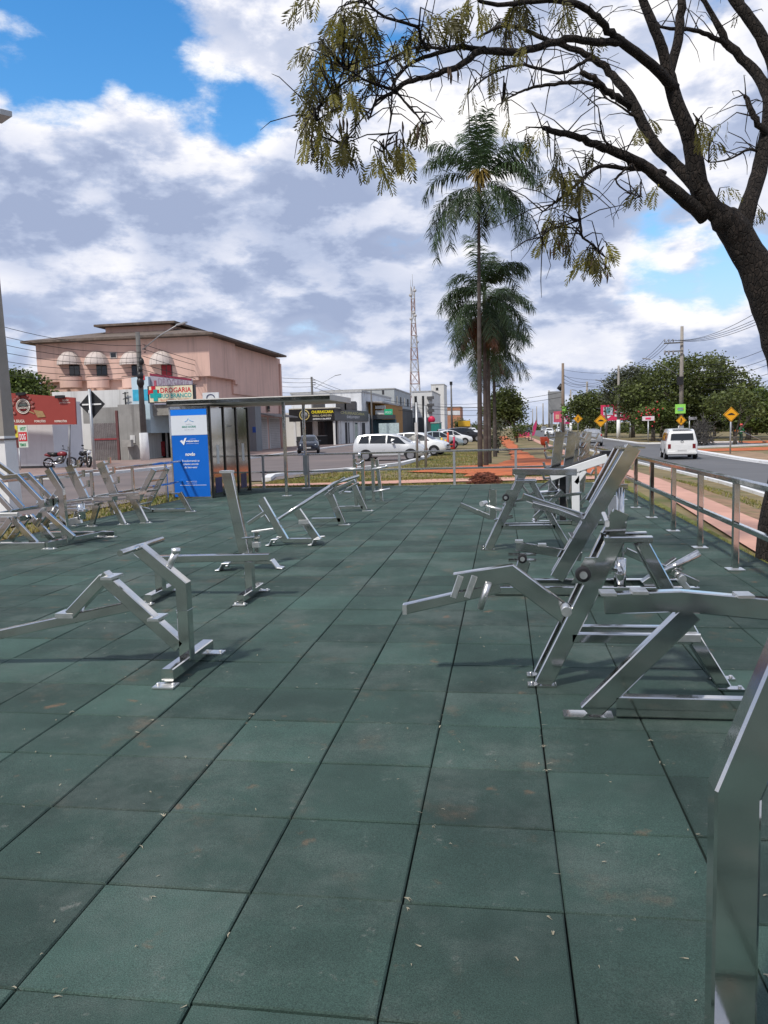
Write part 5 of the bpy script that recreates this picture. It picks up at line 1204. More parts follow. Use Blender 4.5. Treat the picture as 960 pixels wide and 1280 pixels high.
# road signs on the right
YS_ = pm('sign_yellow', (.78,.36,.01), .5, 0, .04)
def diamond(label, u, v, Y, half, vb, kind, on_pole=False):
    c = at(u, v, Y); z0 = H(c.x, Y)
    t_ = thing('warning_sign', label, 'road sign', (c.x,Y,z0))
    o = MB().prism([c+Vector((0,0,half)),c+Vector((half,0,0)),c+Vector((0,0,-half)),c+Vector((-half,0,0))], (0,.03,0)).build('plate', YS_, t_)
    h2 = half*.9; m_ = MB(); P = [c+Vector((0,-.006,h2)),c+Vector((h2,-.006,0)),c+Vector((0,-.006,-h2)),c+Vector((-h2,-.006,0))]
    for i in range(4): m_.beam(P[i], P[(i+1) % 4], .006, half*.05, (0,1,0))
    m_.build('border', BLACK, t_)
    y = Y-.012
    if kind == 'bump':
        MB().prism([(c.x-half*.52,y,c.z-half*.08),(c.x+half*.52,y,c.z-half*.08),(c.x+half*.22,y,c.z+half*.14),(c.x,y,c.z+half*.2),(c.x-half*.22,y,c.z+half*.14)], (0,.006,0)).build('bump_symbol', BLACK, t_)
    else:
        m_ = MB().ball((c.x,y,c.z+half*.36),(half*.1,.01,half*.1),8,5); m_.beam((c.x,y,c.z+half*.25),(c.x-half*.05,y,c.z-half*.1),.008,half*.2).beam((c.x-half*.03,y,c.z-half*.08),(c.x-half*.22,y,c.z-half*.48),.008,half*.11).beam((c.x-half*.03,y,c.z-half*.08),(c.x+half*.18,y,c.z-half*.48),.008,half*.11).beam((c.x,y,c.z+half*.2),(c.x+half*.25,y,c.z-half*.02),.008,half*.08)
        m_.build('walker_symbol', BLACK, t_)
    if not on_pole: MB().tube([(c.x,Y+.07,z0-.1),(c.x,Y+.07,c.z+half*.8)], .05, 10).build('post', GALV, t_)
    return t_
diamond('yellow speed bump sign on a slim post right of the white van', 914, 518, 53.4, .48, 568, 'bump')
diamond('yellow speed bump sign by the silver car on the right road', 751, 526, 83, .66, 556, 'bump')
diamond('small yellow pedestrian sign further down the right road', 722.5, 523.5, 118, .66, 548, 'walk')
diamond('yellow pedestrian sign fixed to the concrete power pole', 851.5, 525.5, 90.3, .55, 550, 'walk', True)
t = thing('speed_sign', 'small dark plate on a pole above the white van roof', 'road sign', (*at(866,523,75).xy,H(18,75)))
MB().cbox(at(866,523,75),(.7,.05,.25)).build('plate', pm('plate_dark', (.3,.3,.32), .5), t); MB().tube([(at(862,523,75).x,75.05,H(18,75)),(at(862,523,75).x,75.05,at(862,520,75).z)], .04).build('post', GALV, t)
# billboards
PINKB = pm('billboard_pink', (.72,.045,.13), .5, 0, .06)
t = thing('pink_billboard', 'large pink billboard with a pale square picture by the right trees', 'billboard', (*at(776,540,115).xy,H(17,115)))
a, b = at(751,526,115), at(797,505,115)
MB().box((a.x,115,a.z),(b.x,115.15,b.z)).build('panel', PINKB, t)
kb = 116/986
MB().box((a.x+3*kb,114.96,a.z+6.5*kb),(a.x+14*kb,114.99,b.z-2.5*kb)).build('pale_picture', pm('billboard_pale', (.55,.62,.72), .5, 0, .15, .8), t)
MB().ball((a.x+8.5*kb,114.95,a.z+12*kb),(2.6*kb,.02,4*kb)).build('dark_figure', pm('billboard_teal', (.12,.3,.35), .5), t)
MB().box((a.x+16*kb,114.96,b.z-10*kb),(a.x+32*kb,114.99,b.z-7.5*kb)).box((a.x+16*kb,114.96,b.z-14*kb),(a.x+26*kb,114.99,b.z-11.5*kb)).build('white_bars', WTXT, t)
MB().prism([(a.x+5*kb,114.96,a.z+5.4*kb),(a.x+12*kb,114.96,a.z+5.4*kb),(a.x+8.5*kb,114.96,a.z+2.6*kb)], (0,.03,0)).build('white_arrow', WTXT, t)
m_ = MB()
for u in (757,788): m_.tube([(at(u,530,115).x,115.1,H(17,115)-.1),(at(u,530,115).x,115.1,a.z)], .09)
m_.build('post', GALV, t)
def small_board(name, label, u0, v0, u1, v1, Y, mat, extra=None):
    a, b = at(u0,v1,Y), at(u1,v0,Y); t_ = thing(name, label, 'billboard', ((a.x+b.x)/2,Y,H(a.x,Y)))
    MB().box((a.x,Y,a.z),(b.x,Y+.12,b.z)).build('panel', mat, t_)
    if extra: MB().box((a.x+(b.x-a.x)*.25,Y-.03,a.z+(b.z-a.z)*.3),(a.x+(b.x-a.x)*.7,Y-.004,a.z+(b.z-a.z)*.7)).build('picture', extra, t_)
    MB().tube([((a.x+b.x)/2,Y+.06,H(a.x,Y)-.1),((a.x+b.x)/2,Y+.06,a.z)], .07).build('post', GALV, t_); return t_
small_board('roadside_board', 'pink advertising board beneath the water tank', 692, 514, 702, 528, 135, pm('board_rose', (.62,.10,.17), .5, 0, .25, 1), pm('board_yellow_pink', (.7,.4,.3), .5))
small_board('roadside_board', 'lime green board beside the brown power pole', 703, 508, 709.5, 518, 133, pm('lime_banner', (.30,.70,.12), .6, 0, .2, 1))
small_board('roadside_board', 'magenta board partly behind the lime green one', 705, 520, 712, 530, 138, pm('board_magenta', (.5,.03,.15), .5, 0, .2, 1), WTXT)
t = small_board('roadside_board', 'white and pink real estate board on a thin post at the side street', 803, 520, 818, 526, 88, pm('board_white_pink', (.72,.62,.66), .5), PINKB)
# water tank
t = thing('water_tank', 'grey concrete water tank on tall legs beside the brown pole', 'water tank', (*at(696,535,156).xy,H(9,156)))
a, b = at(685.5,489.5,156), at(704.5,489.5,156); zb, zt = at(695,516,156).z, at(695,489.5,156).z; cx = (a.x+b.x)/2; w_ = (b.x-a.x)/2
m_ = MB(); v_ = []
for z, r_ in ((zb,w_*.82),(zb+.6,w_*.95),(zt,w_*1.02)): v_ += [(cx-r_,156-r_,z),(cx+r_,156-r_,z),(cx+r_,156+r_,z),(cx-r_,156+r_,z)]
m_.add(v_, [(3,2,1,0),(8,9,10,11)]+[(j*4+i,j*4+(i+1)%4,(j+1)*4+(i+1)%4,(j+1)*4+i) for j in range(2) for i in range(4)]); m_.build('tank', pm('tank_concrete', (.24,.245,.25), .9, 0, .15, .6), t)
for sx in (-1,1):
    for sy in (-1,1): MB().box((cx+sx*w_*.6-.18,156+sy*w_*.6-.18,-.9),(cx+sx*w_*.6+.18,156+sy*w_*.6+.18,zb)).build('leg', pm('tank_leg', (.2,.2,.2), .9), t)
MB().tube([(cx+w_*.3,155,zt+.3),(cx+w_*.8,155,zt+1.2)], .5).build('float_drum', BLACK, t)
# small things along the median
def mark(name, label, u, v, cat): q = T(u, v); return thing(name, label, cat, q), q
t, q = mark('play_post_set', 'yellow and red painted posts standing on the kerb by the parked cars', 559, 562, 'posts')
YP = pm('post_yellow', (.72,.48,.03), .5); RP = pm('post_red', (.60,.08,.03), .5)
k = q.y/986
for dx, hh, mt_, nm in ((-.42,.95,YP,'yellow_post'),(-.12,.8,YP,'yellow_post'),(.08,1.35,RP,'red_post'),(.55,1.0,pm('post_crimson', (.45,.03,.08), .5),'crimson_post'),(-.3,.5,RP,'red_post')):
    MB().tube([(q.x+dx,q.y,q.z),(q.x+dx,q.y,q.z+hh)], .08, 8).build(nm, mt_, t)
MB().tube([(q.x-.45,q.y,q.z+.4),(q.x+.6,q.y,q.z+.38)], .05).tube([(q.x-.45,q.y,q.z+.12),(q.x+.6,q.y,q.z+.1)], .05).build('cross_bar', RP, t)
t, q = mark('red_litter_bin', 'small red bin on a thin post on the earth beside the footpath', 681, 567, 'litter bin')
MB().tube([q, q+Vector((0,0,.75))], .04).build('post', RP, t); MB().lathe([(.14,0),(.24,.1),(.30,.5),(.27,.52),(.20,.12),(0,.1)], q+Vector((0,0,.5)), 'z', 12).build('bin', RP, t)
t, q = mark('feather_flag', 'slim magenta feather flag standing on the median', 664, 551, 'flag')
MAG = pm('flag_magenta', (.45,.03,.13), .6)
MB().tube([q, q+Vector((.2,0,1.6)), q+Vector((.55,0,2.3))], .035).build('pole', GALV, t)
MB().prism([q+Vector((.02,0,.5)),q+Vector((.22,0,1.6)),q+Vector((.58,0,2.3)),q+Vector((.62,0,1.6)),q+Vector((.35,0,.6))], (0,.02,0)).build('flag', MAG, t)
MB().box(q+Vector((-.3,-.3,0)), q+Vector((.3,.3,.12))).build('base', BLACK, t)
t, q = mark('red_bench', 'small red bench near the young trees on the median', 652, 551, 'bench')
MB().box(q+Vector((-.7,-.25,.38)), q+Vector((.9,.25,.46))).build('seat', RP, t); MB().box(q+Vector((-.7,.2,.5)), q+Vector((.9,.27,.95))).build('backrest', MAG, t)
for s_ in (-.6,.7): MB().box(q+Vector((s_,-.2,0)), q+Vector((s_+.08,.2,.38))).build('leg', BLACK, t)
# heap of reddish dry palm debris on the crosspath
t0 = Vector((-.50,21.05,-.06)); random.seed(11); m_ = MB()
m_.ball(t0, (.36,.28,.24), 16, 8, .12)
for _ in range(420):
    a = random.uniform(0,6.28); ph = random.uniform(.05,1.45); d = Vector((math.cos(a)*math.sin(ph)*.40, math.sin(a)*math.sin(ph)*.32, math.cos(ph)*.29))
    p = t0+d; s_ = Vector((random.uniform(-.12,.12),random.uniform(-.06,.06),random.uniform(-.05,.03))); m_.tube([p-s_,p+Vector((0,0,.012)),p+s_], .008, 4, False)
o = m_.build('debris_heap', pm('rusty_fronds', (.22,.075,.045), .9, 0, .45, 20, col2=(.10,.035,.025), c2lo=.45, c2hi=.6, c2scale=8)); tag(o, 'low rounded heap of rusty red dry debris at the far railing', 'heap')
# cut branches lying in a grey pile behind the van
random.seed(5); q = T(877,557); m_ = MB()
for _ in range(520):
    a = random.uniform(0,6.28); r_ = random.uniform(0,1.1); p = q+Vector((math.cos(a)*r_,math.sin(a)*r_,random.uniform(0,2.2)*(1-(r_/1.25)**2)))
    d = Vector((random.gauss(0,.35),random.gauss(0,.35),random.gauss(.25,.35))); m_.tube([p,p+d*.5+Vector((0,0,-.05)),p+d], .018, 4, False)
o = m_.build('brush_pile', pm('dry_twigs', (.10,.095,.09), .9, 0, .3, 5)); tag(o, 'tall grey heap of dry cut twigs behind the white van', 'brush pile')
# ================================================================== VEHICLES
AUTO_SPLIT = False
TYRE = pm('tyre', (.016,.016,.017), .85); RIM = pm('alloy_rim', (.45,.45,.46), .35, .9)
TRIMB = pm('black_trim', (.02,.02,.022), .55); LENS = pm('headlight_lens', (.60,.62,.64), .1, 0, .1, spec=.7); TAIL = pm('tail_lamp_red', (.42,.012,.015), .25)
PLATE = pm('plate_pale', (.5,.5,.5), .5)
def paint(name, col, metal=.3): return pm(name, col, .28, metal, .03, 2, coat=.6)
def car(name, label, loc, rotz, mat, st, wheels, wr, side_w, top_w, lights, cat='car', group=None, bumper=True, wy=None):
    # st: stations (x, z bottom, z belt, z top, half width low, belt, top); forward = +x
    t_ = thing(name, label, cat, (0,0,0), group)
    m_ = MB(); R_ = 13
    vs_ = []
    for (x, zb, zl, zt_, wl, wb, wt) in st:
        half = [(wl*.9,zb),(wl,zb+.10),(max(wl,wb)*1.01,zb+(zl-zb)*.55),(wb,zl),(wb+(wt-wb)*.55,zl+(zt_-zl)*.55),(wt,zt_-.035 if zt_-zl > .2 else zt_-.01),(wt*.6,zt_)]
        ring = [(x,-y,z) for y, z in half] + [(x,y,z) for y, z in half[::-1]]
        vs_ += ring
    n = 14
    fs = [(j*n+k, j*n+(k+1) % n, (j+1)*n+(k+1) % n, (j+1)*n+k) for j in range(len(st)-1) for k in range(n)]
    fs += [tuple(range(n))[::-1], tuple((len(st)-1)*n+k for k in range(n))]
    m_.add(vs_, fs, True)
    body = m_.build('body', mat, t_, sharp=38)
    def S(x):
        for a, b in zip(st, st[1:]):
            if a[0] <= x <= b[0]:
                k = (x-a[0])/(b[0]-a[0]) if b[0] > a[0] else 0
                return [p+(q-p)*k for p, q in zip(a, b)]
        return st[0] if x < st[0][0] else st[-1]
    for poly in side_w:
        for sg in (-1, 1):
            P = []
            for x, k in poly:
                q = S(x); P.append((x, sg*(q[5]+(q[6]-q[5])*k+.014), q[2]+(q[3]-q[2])*k))
            MB().add(P, [tuple(range(len(P)))]).build('window', GLASS, t_)
    for (x0, x1, k0, k1) in top_w:
        a, b = S(x0), S(x1); up = .014
        d = Vector((x1-x0,0,b[3]-a[3])).normalized(); nn = Vector((-d.z,0,d.x))*up
        if nn.z < 0: nn = -nn
        P = [Vector((x0,-a[6]*k0,a[3]))+nn, Vector((x0,a[6]*k0,a[3]))+nn, Vector((x1,b[6]*k1,b[3]))+nn, Vector((x1,-b[6]*k1,b[3]))+nn]
        MB().add(P, [(0,1,2,3)]).build('windscreen', GLASS, t_)
    for x in wheels:
        w_ = wy or S(x)[4]
        for sg in (-1, 1):
            tw = .19
            ty = MB().lathe([(wr*.62,-tw/2),(wr*.94,-tw/2),(wr,-tw/2+.03),(wr,tw/2-.03),(wr*.94,tw/2),(wr*.62,tw/2)], (x,sg*(w_-.07),wr), 'y', 22).build('tyre', TYRE, None, sharp=40)
            wh = D.objects.new('wheel', None); COL.objects.link(wh); wh.parent = t_; ty.parent = wh
            m2 = MB().lathe([(0,.0),(wr*.2,.02),(wr*.3,-.01),(wr*.58,.0),(wr*.63,.03),(wr*.63,-.05),(0,-.05)], (x,sg*(w_+.02),wr), 'y', 20)
            rm = m2.build('rim', RIM, wh, sharp=40)
            m3 = MB(); nA = 12; P = []
            for i in range(nA+1):
                a = math.pi*i/nA; P += [(x+math.cos(a)*(wr+.015),sg*(w_+.018),wr+math.sin(a)*(wr+.015)),(x+math.cos(a)*(wr+.065),sg*(w_+.02),wr+math.sin(a)*(wr+.065))]
            m3.add(P, [(2*i,2*i+1,2*i+3,2*i+2) for i in range(nA)]); m3.add([(x+math.cos(math.pi*i/nA)*(wr+.02),sg*(w_+.012),wr+math.sin(math.pi*i/nA)*(wr+.02)) for i in range(nA+1)], [tuple(range(nA+1))])
            m3.build('wheel_arch', TRIMB, t_)
    for (nm, x, y, z, rx, ry, rz) in lights:
        for sg in (-1, 1): MB().ball((x,sg*y,z),(rx,ry,rz),12,8).build(nm, LENS if nm == 'headlight' else TAIL, t_)
    xr, xf = st[0][0], st[-1][0]
    MB().box((xr-.03,-.24,.62 if name != 'van' else .52),(xr-.012,.24,.74 if name != 'van' else .65)).build('number_plate', PLATE, t_)
    MB().box((xf+.012,-.24,.42),(xf+.03,.24,.53)).build('number_plate', PLATE, t_)
    if bumper:
        MB().beam((xr-.02,-st[0][4]*.95,.36),(xr-.02,st[0][4]*.95,.36),.06,.14,(1,0,0)).build('bumper', TRIMB, t_)
        MB().beam((xf+.01,-st[-1][4]*.9,.30),(xf+.01,st[-1][4]*.9,.30),.06,.14,(1,0,0)).build('bumper', TRIMB, t_)
        MB().beam((xf+.01,-st[-1][4]*.5,.62),(xf+.01,st[-1][4]*.5,.62),.04,.10,(1,0,0)).build('grille', TRIMB, t_)
    for sg in (-1, 1):
        x = top_w[0][0]-.35 if top_w else .8; q = S(x); MB().ball((x,sg*(q[5]+.10),q[2]+.06),(.08,.10,.07),8,6).build('mirror', mat if name != 'van' else TRIMB, t_)
    t_.location = loc; t_.rotation_euler = (0,0,rotz); return t_
MPV = [(-1.95,.42,.80,.82,.70,.70,.68),(-1.93,.30,.92,.98,.78,.76,.70),(-1.86,.26,.95,1.25,.82,.80,.66),(-1.70,.25,.96,1.48,.84,.82,.60),(-1.3,.24,.96,1.54,.845,.83,.58),(-.5,.23,.95,1.555,.845,.835,.58),(.2,.23,.94,1.52,.845,.835,.57),(.65,.24,.93,1.36,.845,.83,.58),(1.15,.24,.91,1.03,.845,.82,.66),(1.5,.25,.86,.93,.84,.80,.66),(1.8,.26,.76,.82,.79,.74,.62),(1.95,.32,.62,.68,.68,.64,.55)]
MPV_S = [[(-1.62,.12),(-1.05,.1),(-1.05,.86),(-1.5,.86)],[(-.98,.1),(-.12,.1),(-.12,.88),(-.98,.88)],[(-.04,.1),(1.0,.12),(.55,.86),(-.04,.88)]]
HATCH = [(-1.85,.42,.82,.84,.68,.68,.66),(-1.82,.28,.90,1.0,.78,.76,.66),(-1.70,.25,.92,1.28,.82,.80,.60),(-1.35,.24,.92,1.44,.84,.82,.56),(-.5,.23,.91,1.49,.84,.825,.56),(.15,.23,.90,1.45,.84,.825,.55),(.55,.24,.90,1.30,.84,.82,.57),(1.02,.24,.90,1.0,.84,.81,.66),(1.5,.25,.84,.90,.83,.79,.66),(1.78,.26,.72,.78,.78,.73,.6),(1.9,.33,.58,.64,.66,.62,.52)]
HATCH_S = [[(-1.48,.12),(-.85,.1),(-.85,.86),(-1.3,.86)],[(-.78,.1),(.0,.1),(.0,.88),(-.78,.88)],[(.06,.1),(.92,.14),(.46,.86),(.06,.88)]]
SEDAN = [(-2.1,.42,.80,.82,.68,.68,.64),(-2.06,.30,.92,.98,.78,.74,.66),(-1.55,.26,.96,1.04,.82,.80,.66),(-1.0,.24,.94,1.36,.84,.82,.58),(-.5,.23,.93,1.45,.84,.825,.56),(.15,.23,.92,1.43,.84,.825,.55),(.55,.24,.91,1.28,.84,.82,.57),(1.05,.24,.90,1.0,.84,.81,.66),(1.6,.25,.82,.88,.83,.79,.66),(1.95,.26,.72,.76,.78,.73,.6),(2.08,.33,.58,.62,.66,.62,.52)]
SEDAN_S = [[(-.95,.1),(-.42,.1),(-.42,.88),(-.75,.8)],[(-.35,.1),(.15,.1),(.15,.88),(-.35,.88)],[(.21,.1),(.95,.14),(.48,.86),(.21,.88)]]
SUV = [(-2.05,.50,.95,.97,.70,.70,.66),(-2.02,.36,1.05,1.12,.80,.78,.66),(-1.92,.33,1.06,1.42,.84,.82,.62),(-1.6,.32,1.06,1.60,.86,.84,.60),(-.5,.31,1.05,1.65,.87,.85,.60),(.15,.31,1.04,1.62,.87,.85,.59),(.6,.32,1.04,1.45,.86,.84,.60),(1.05,.32,1.03,1.13,.86,.83,.68),(1.6,.33,.98,1.03,.85,.80,.68),(1.95,.35,.86,.90,.80,.75,.62),(2.05,.40,.70,.74,.70,.66,.55)]
SUV_S = [[(-1.7,.12),(-1.05,.1),(-1.05,.86),(-1.55,.86)],[(-.98,.1),(-.12,.1),(-.12,.88),(-.98,.88)],[(-.04,.1),(.92,.14),(.5,.86),(-.04,.88)]]
SILVW = paint('silver_white_paint', (.58,.59,.60), .25); DBLUE = paint('midnight_paint', (.012,.016,.028), .3); PGREEN = paint('pale_green_silver', (.34,.40,.40), .4)
WHITEP = paint('white_car_paint', (.74,.75,.75), 0); SILV = paint('silver_paint', (.42,.43,.44), .5); BLKP = paint('black_car_paint', (.012,.012,.014), .2); GREYP = paint('grey_paint', (.16,.17,.18), .4); REDP = paint('red_car_paint', (.33,.02,.02), .1)
PG = 'cars parked along the left avenue'
def gz(x, y): return H(x,y)+.03
HL = lambda x,y,z: ('headlight',x,y,z,.16,.14,.08)
TL = lambda x,y,z: ('tail_light',x,y,z,.08,.10,.17)
X, Y = at(489,575,43).x, 43.0
car('minivan', 'silver white minivan parked nose to the median kerb, seen from its right side', (X,Y,gz(X,Y)), R(-4), SILVW, MPV, (-1.22,1.25), .31, MPV_S, [(.66,1.13,.86,.80),(-1.87,-1.72,.80,.84)], [HL(1.72,.60,.72),TL(-1.86,.70,.86)], 'car', PG).scale = (1,1,.95)
X, Y = -15.85, 63.5
car('hatchback', 'midnight blue hatchback driving towards the camera past the grill restaurant', (X,Y,gz(X,Y)), R(-78), DBLUE, HATCH, (-1.15,1.2), .30, HATCH_S, [(.56,1.0,.86,.80),(-1.72,-1.38,.8,.84)], [HL(1.68,.58,.70),TL(-1.76,.70,.88)])
X, Y = at(527,565,50).x-.2, 50.5
car('hatchback', 'white hatchback parked just behind the silver white minivan, its headlights to the right', (X,Y,gz(X,Y)), R(-10), WHITEP, HATCH, (-1.15,1.2), .30, HATCH_S, [(.56,1.0,.86,.80)], [HL(1.68,.58,.70),TL(-1.76,.70,.88)], 'car', PG)
X, Y = at(545,560,63).x, 64
car('sedan', 'pale green silver sedan parked behind the yellow and red posts', (X,Y,gz(X,Y)), R(8), PGREEN, SEDAN, (-1.25,1.3), .31, SEDAN_S, [(.56,1.02,.86,.80)], [HL(1.9,.58,.68),TL(-2.05,.66,.84)], 'car', PG)
X, Y = at(562,552,76).x, 77
car('sedan', 'white sedan parked beyond the pale green silver one', (X,Y,gz(X,Y)), R(12), WHITEP, SEDAN, (-1.25,1.3), .31, SEDAN_S, [(.56,1.02,.86,.80)], [HL(1.9,.58,.68),TL(-2.05,.66,.84)], 'car', PG)
X, Y = at(580,548,90).x, 91
car('parked_car', 'black high car parked at the kerb beside the palm trunks', (X,Y,gz(X,Y)), R(15), BLKP, SUV, (-1.3,1.3), .36, SUV_S, [(.62,1.02,.86,.80)], [HL(1.85,.58,.84),TL(-1.98,.72,1.0)], 'car', PG)
random.seed(21)
for i, (u, Y, mt_, lab, sty) in enumerate(((571,106,SILV,'small silver car in the far row of parked cars',HATCH),(566,122,WHITEP,'white car in the far row under the tall lamp post',HATCH),(584,118,GREYP,'grey car at the kerb beyond the black one',HATCH),(590,140,WHITEP,'small white car beside the first palm trunk',HATCH),(577,160,REDP,'small red car far along the left street',HATCH),(553,112,SILV,'silver car at the shop side before the teal shop',HATCH))):
    X = at(u,545,Y).x
    car('hatchback', lab, (X,Y,gz(X,Y)), R(random.choice((12,-80,100))), mt_, sty, (-1.15,1.2), .30, HATCH_S, [(.56,1.0,.86,.80),(-1.72,-1.38,.8,.84)], [HL(1.68,.58,.70),TL(-1.76,.70,.88)], 'car', PG)
X, Y = at(412,560,80).x, 130
X = at(424,550,126).x
# right road traffic
X, Y = at(738.5,558,79).x, 79
car('crossover', 'silver crossover driving away on the right road beside the speed bump sign', (X,Y,gz(X,Y)), R(91), SILV, SUV, (-1.3,1.3), .36, SUV_S, [(.62,1.02,.86,.80),(-2.0,-1.66,.8,.84)], [HL(1.85,.58,.84),TL(-1.98,.70,1.0)])
X, Y = at(687.5,545,150).x, 152
car('hatchback', 'white car coming closer far down the right road under the water tank', (X,Y,gz(X,Y)), R(-95), WHITEP, HATCH, (-1.15,1.2), .30, HATCH_S, [(.56,1.0,.86,.80)], [HL(1.68,.58,.70),TL(-1.76,.70,.88)])
for u, Y, mt_, lab in ((700,185,WHITEP,'distant white car on the right road beside the brown pole'),(707,210,SILV,'distant silver car behind the magenta board'),(659,215,DBLUE,'distant dark car at the head of the right road'),(680,230,SILV,'tiny silver car among the far poles')):
    X = at(u,541,Y).x
    car('hatchback', lab, (X,Y,gz(X,Y)), R(-92), mt_, HATCH, (-1.15,1.2), .30, HATCH_S, [(.56,1.0,.86,.80)], [HL(1.68,.58,.70),TL(-1.76,.70,.88)])
VANP = paint('van_white_paint', (.76,.76,.75), 0)
VAN = [(-2.12,.48,1.02,1.06,.66,.66,.62),(-2.10,.36,1.08,1.30,.76,.76,.70),(-2.04,.33,1.10,1.62,.82,.82,.68),(-1.92,.32,1.10,1.82,.84,.84,.66),(-1.65,.32,1.10,1.90,.85,.85,.66),(-.5,.32,1.10,1.95,.855,.855,.66),(.9,.32,1.10,1.94,.855,.855,.66),(1.45,.33,1.10,1.86,.85,.85,.65),(1.85,.34,1.08,1.55,.84,.83,.66),(2.05,.36,1.02,1.16,.80,.78,.66),(2.14,.42,.90,.98,.70,.68,.60)]
VAN_S = [[(-1.78,.12),(-1.0,.1),(-1.0,.70),(-1.68,.70)],[(-.90,.1),(-.12,.1),(-.12,.70),(-.90,.70)],[(-.02,.1),(.76,.1),(.76,.70),(-.02,.70)],[(.86,.1),(1.62,.12),(1.35,.70),(.86,.70)]]
X, Y = at(854,575,47.6).x, 49.0
van = car('van', 'white old style passenger van driving away on the right road', (X,Y,gz(X,Y)-.03), R(84), VANP, VAN, (-1.25,1.2), .33, VAN_S, [(1.5,1.88,.85,.86)], [HL(2.1,.58,.86)], 'van', None, False)
vl = van.location.copy(); vr = van.rotation_euler.copy(); van.location = (0,0,0); van.rotation_euler = (0,0,0)
MB().prism([(-2.118,-.62,1.24),(-2.118,.62,1.24),(-2.03,.58,1.64),(-2.03,-.58,1.64)], (-.012,0,0)).build('rear_window', GLASS, van)
MB().box((-2.20,-.80,.40),(-2.10,.80,.52)).build('bumper', VANP, van)
for s_ in (-1,1): MB().box((-2.125,s_*.66-.06,.72),(-2.05,s_*.66+.10,1.0)).build('tail_light', pm('tail_dark_red', (.16,.01,.012), .3), van)
MB().box((-2.135,-.36,.56),(-2.115,.36,.98)).build('engine_lid', VANP, van)
MB().tube([(-2.125+.012*0,.07*math.cos(q*.7),1.14+.07*math.sin(q*.7)) for q in range(10)], .012, 5).build('round_emblem', TRIMB, van)
MB().box((-2.0,-.5,1.90),(-1.7,.5,1.93)).build('brake_strip', GREYP, van)
for s_ in (-1,1): MB().box((-1.9,s_*.862-.006,1.30),(-1.55,s_*.862+.006,1.50)).build('air_vent', TRIMB, van)
van.location = vl; van.rotation_euler = vr; van.scale = (1,1,.92)
# motorcycles
CHR = pm('chrome', (.7,.7,.7), .15, 1.0, .05); MRED = pm('motorcycle_red', (.20,.012,.02), .3, 0, .1, coat=.5); MBLK = pm('motorcycle_black', (.012,.012,.013), .35)
def motorcycle(label, x, y, rot, tankm):
    t_ = thing('motorcycle', label, 'motorcycle', (0,0,0), 'motorcycles parked by the pale wall')
    for wx in (-.68,.68):
        wh = MB().lathe([(.24,-.05),(.30,-.055),(.315,0),(.30,.055),(.24,.05),(.23,0),(.24,-.05)], (wx,0,.315), 'y', 26).build('wheel', TYRE, t_, sharp=50)
        m_ = MB()
        for k in range(6): a = k*math.pi/3; m_.tube([(wx,0,.315),(wx+.24*math.cos(a),0,.315+.24*math.sin(a))], .018, 6)
        m_.lathe([(0,-.05),(.06,-.05),(.06,.05),(0,.05)], (wx,0,.315), 'y', 12); m_.build('rim', RIM, wh)
    MB().ball((.12,0,.82),(.30,.16,.15),14,8).build('tank', tankm, t_)
    MB().tube([(-.16,0,.80),(-.40,0,.79),(-.72,0,.86)], [.12,.13,.09], 10).build('seat', MBLK, t_)
    MB().tube([(-.55,0,.74),(-.80,0,.80),(-.92,0,.78)], [.10,.09,.04], 8).build('tail_fairing', tankm, t_)
    MB().ball((.02,0,.45),(.24,.16,.20),12,8).cyl((.06,0,.5),(.14,0,.72),.10,12).build('engine', pm('engine_grey', (.12,.12,.12), .4, .8), t_)
    MB().tube([(.68,.07,.315),(.46,.07,.86),(.42,.06,.98)], .028, 8).tube([(.68,-.07,.315),(.46,-.07,.86),(.42,-.06,.98)], .028, 8).build('fork', CHR, t_)
    MB().tube([(.28,-.36,1.05),(.38,-.18,1.02),(.40,0,1.0),(.38,.18,1.02),(.28,.36,1.05)], .018, 8).build('handlebar', MBLK, t_)
    MB().ball((.56,0,.88),(.10,.11,.11),12,8).build('headlight', LENS, t_)
    for s_ in (-1,1):
        q = MB().tube([(.34,s_*.24,1.04),(.32,s_*.30,1.20)], .01, 6).build('mirror', MBLK, t_); MB().ball((.32,s_*.32,1.23),(.02,.08,.05),8,6).build('mirror_glass', GLASS, q)
    MB().tube([(.16,-.14,.38),(-.1,-.15,.25),(-.45,-.16,.30),(-.85,-.17,.38)], [.025,.03,.045,.05], 10).build('exhaust', CHR, t_)
    MB().tube([(-.68,.08,.315),(-.15,.08,.42),(.1,.08,.45)], .03, 8).tube([(-.68,-.08,.315),(-.15,-.08,.42)], .03, 8).tube([(.44,0,.92),(.05,0,.74),(-.3,0,.70),(-.62,0,.74)], .035, 8).tube([(.42,0,.86),(.20,0,.35),(-.1,0,.30)], .03, 8).build('frame', MBLK, t_)
    m_ = MB(); P = []
    for i in range(9):
        a = R(35+i*14); P += [(.68+.345*math.cos(a),-.06,.315+.345*math.sin(a)),(.68+.345*math.cos(a),.06,.315+.345*math.sin(a))]
    m_.add(P, [(2*i,2*i+1,2*i+3,2*i+2) for i in range(8)], True).build('mudguard', tankm, t_)
    t_.location = (x,y,H(x,y)+.10); t_.rotation_euler = (R(-9),0,rot); return t_
q = at(80,587,42.2); motorcycle('dark red and black motorcycle parked side on before the pale wall', q.x, 41.8, R(5), MRED)
q = at(101,586,42.2); motorcycle('black motorcycle parked at an angle behind the dark red one', q.x+.1, 42.4, R(-40), MBLK)
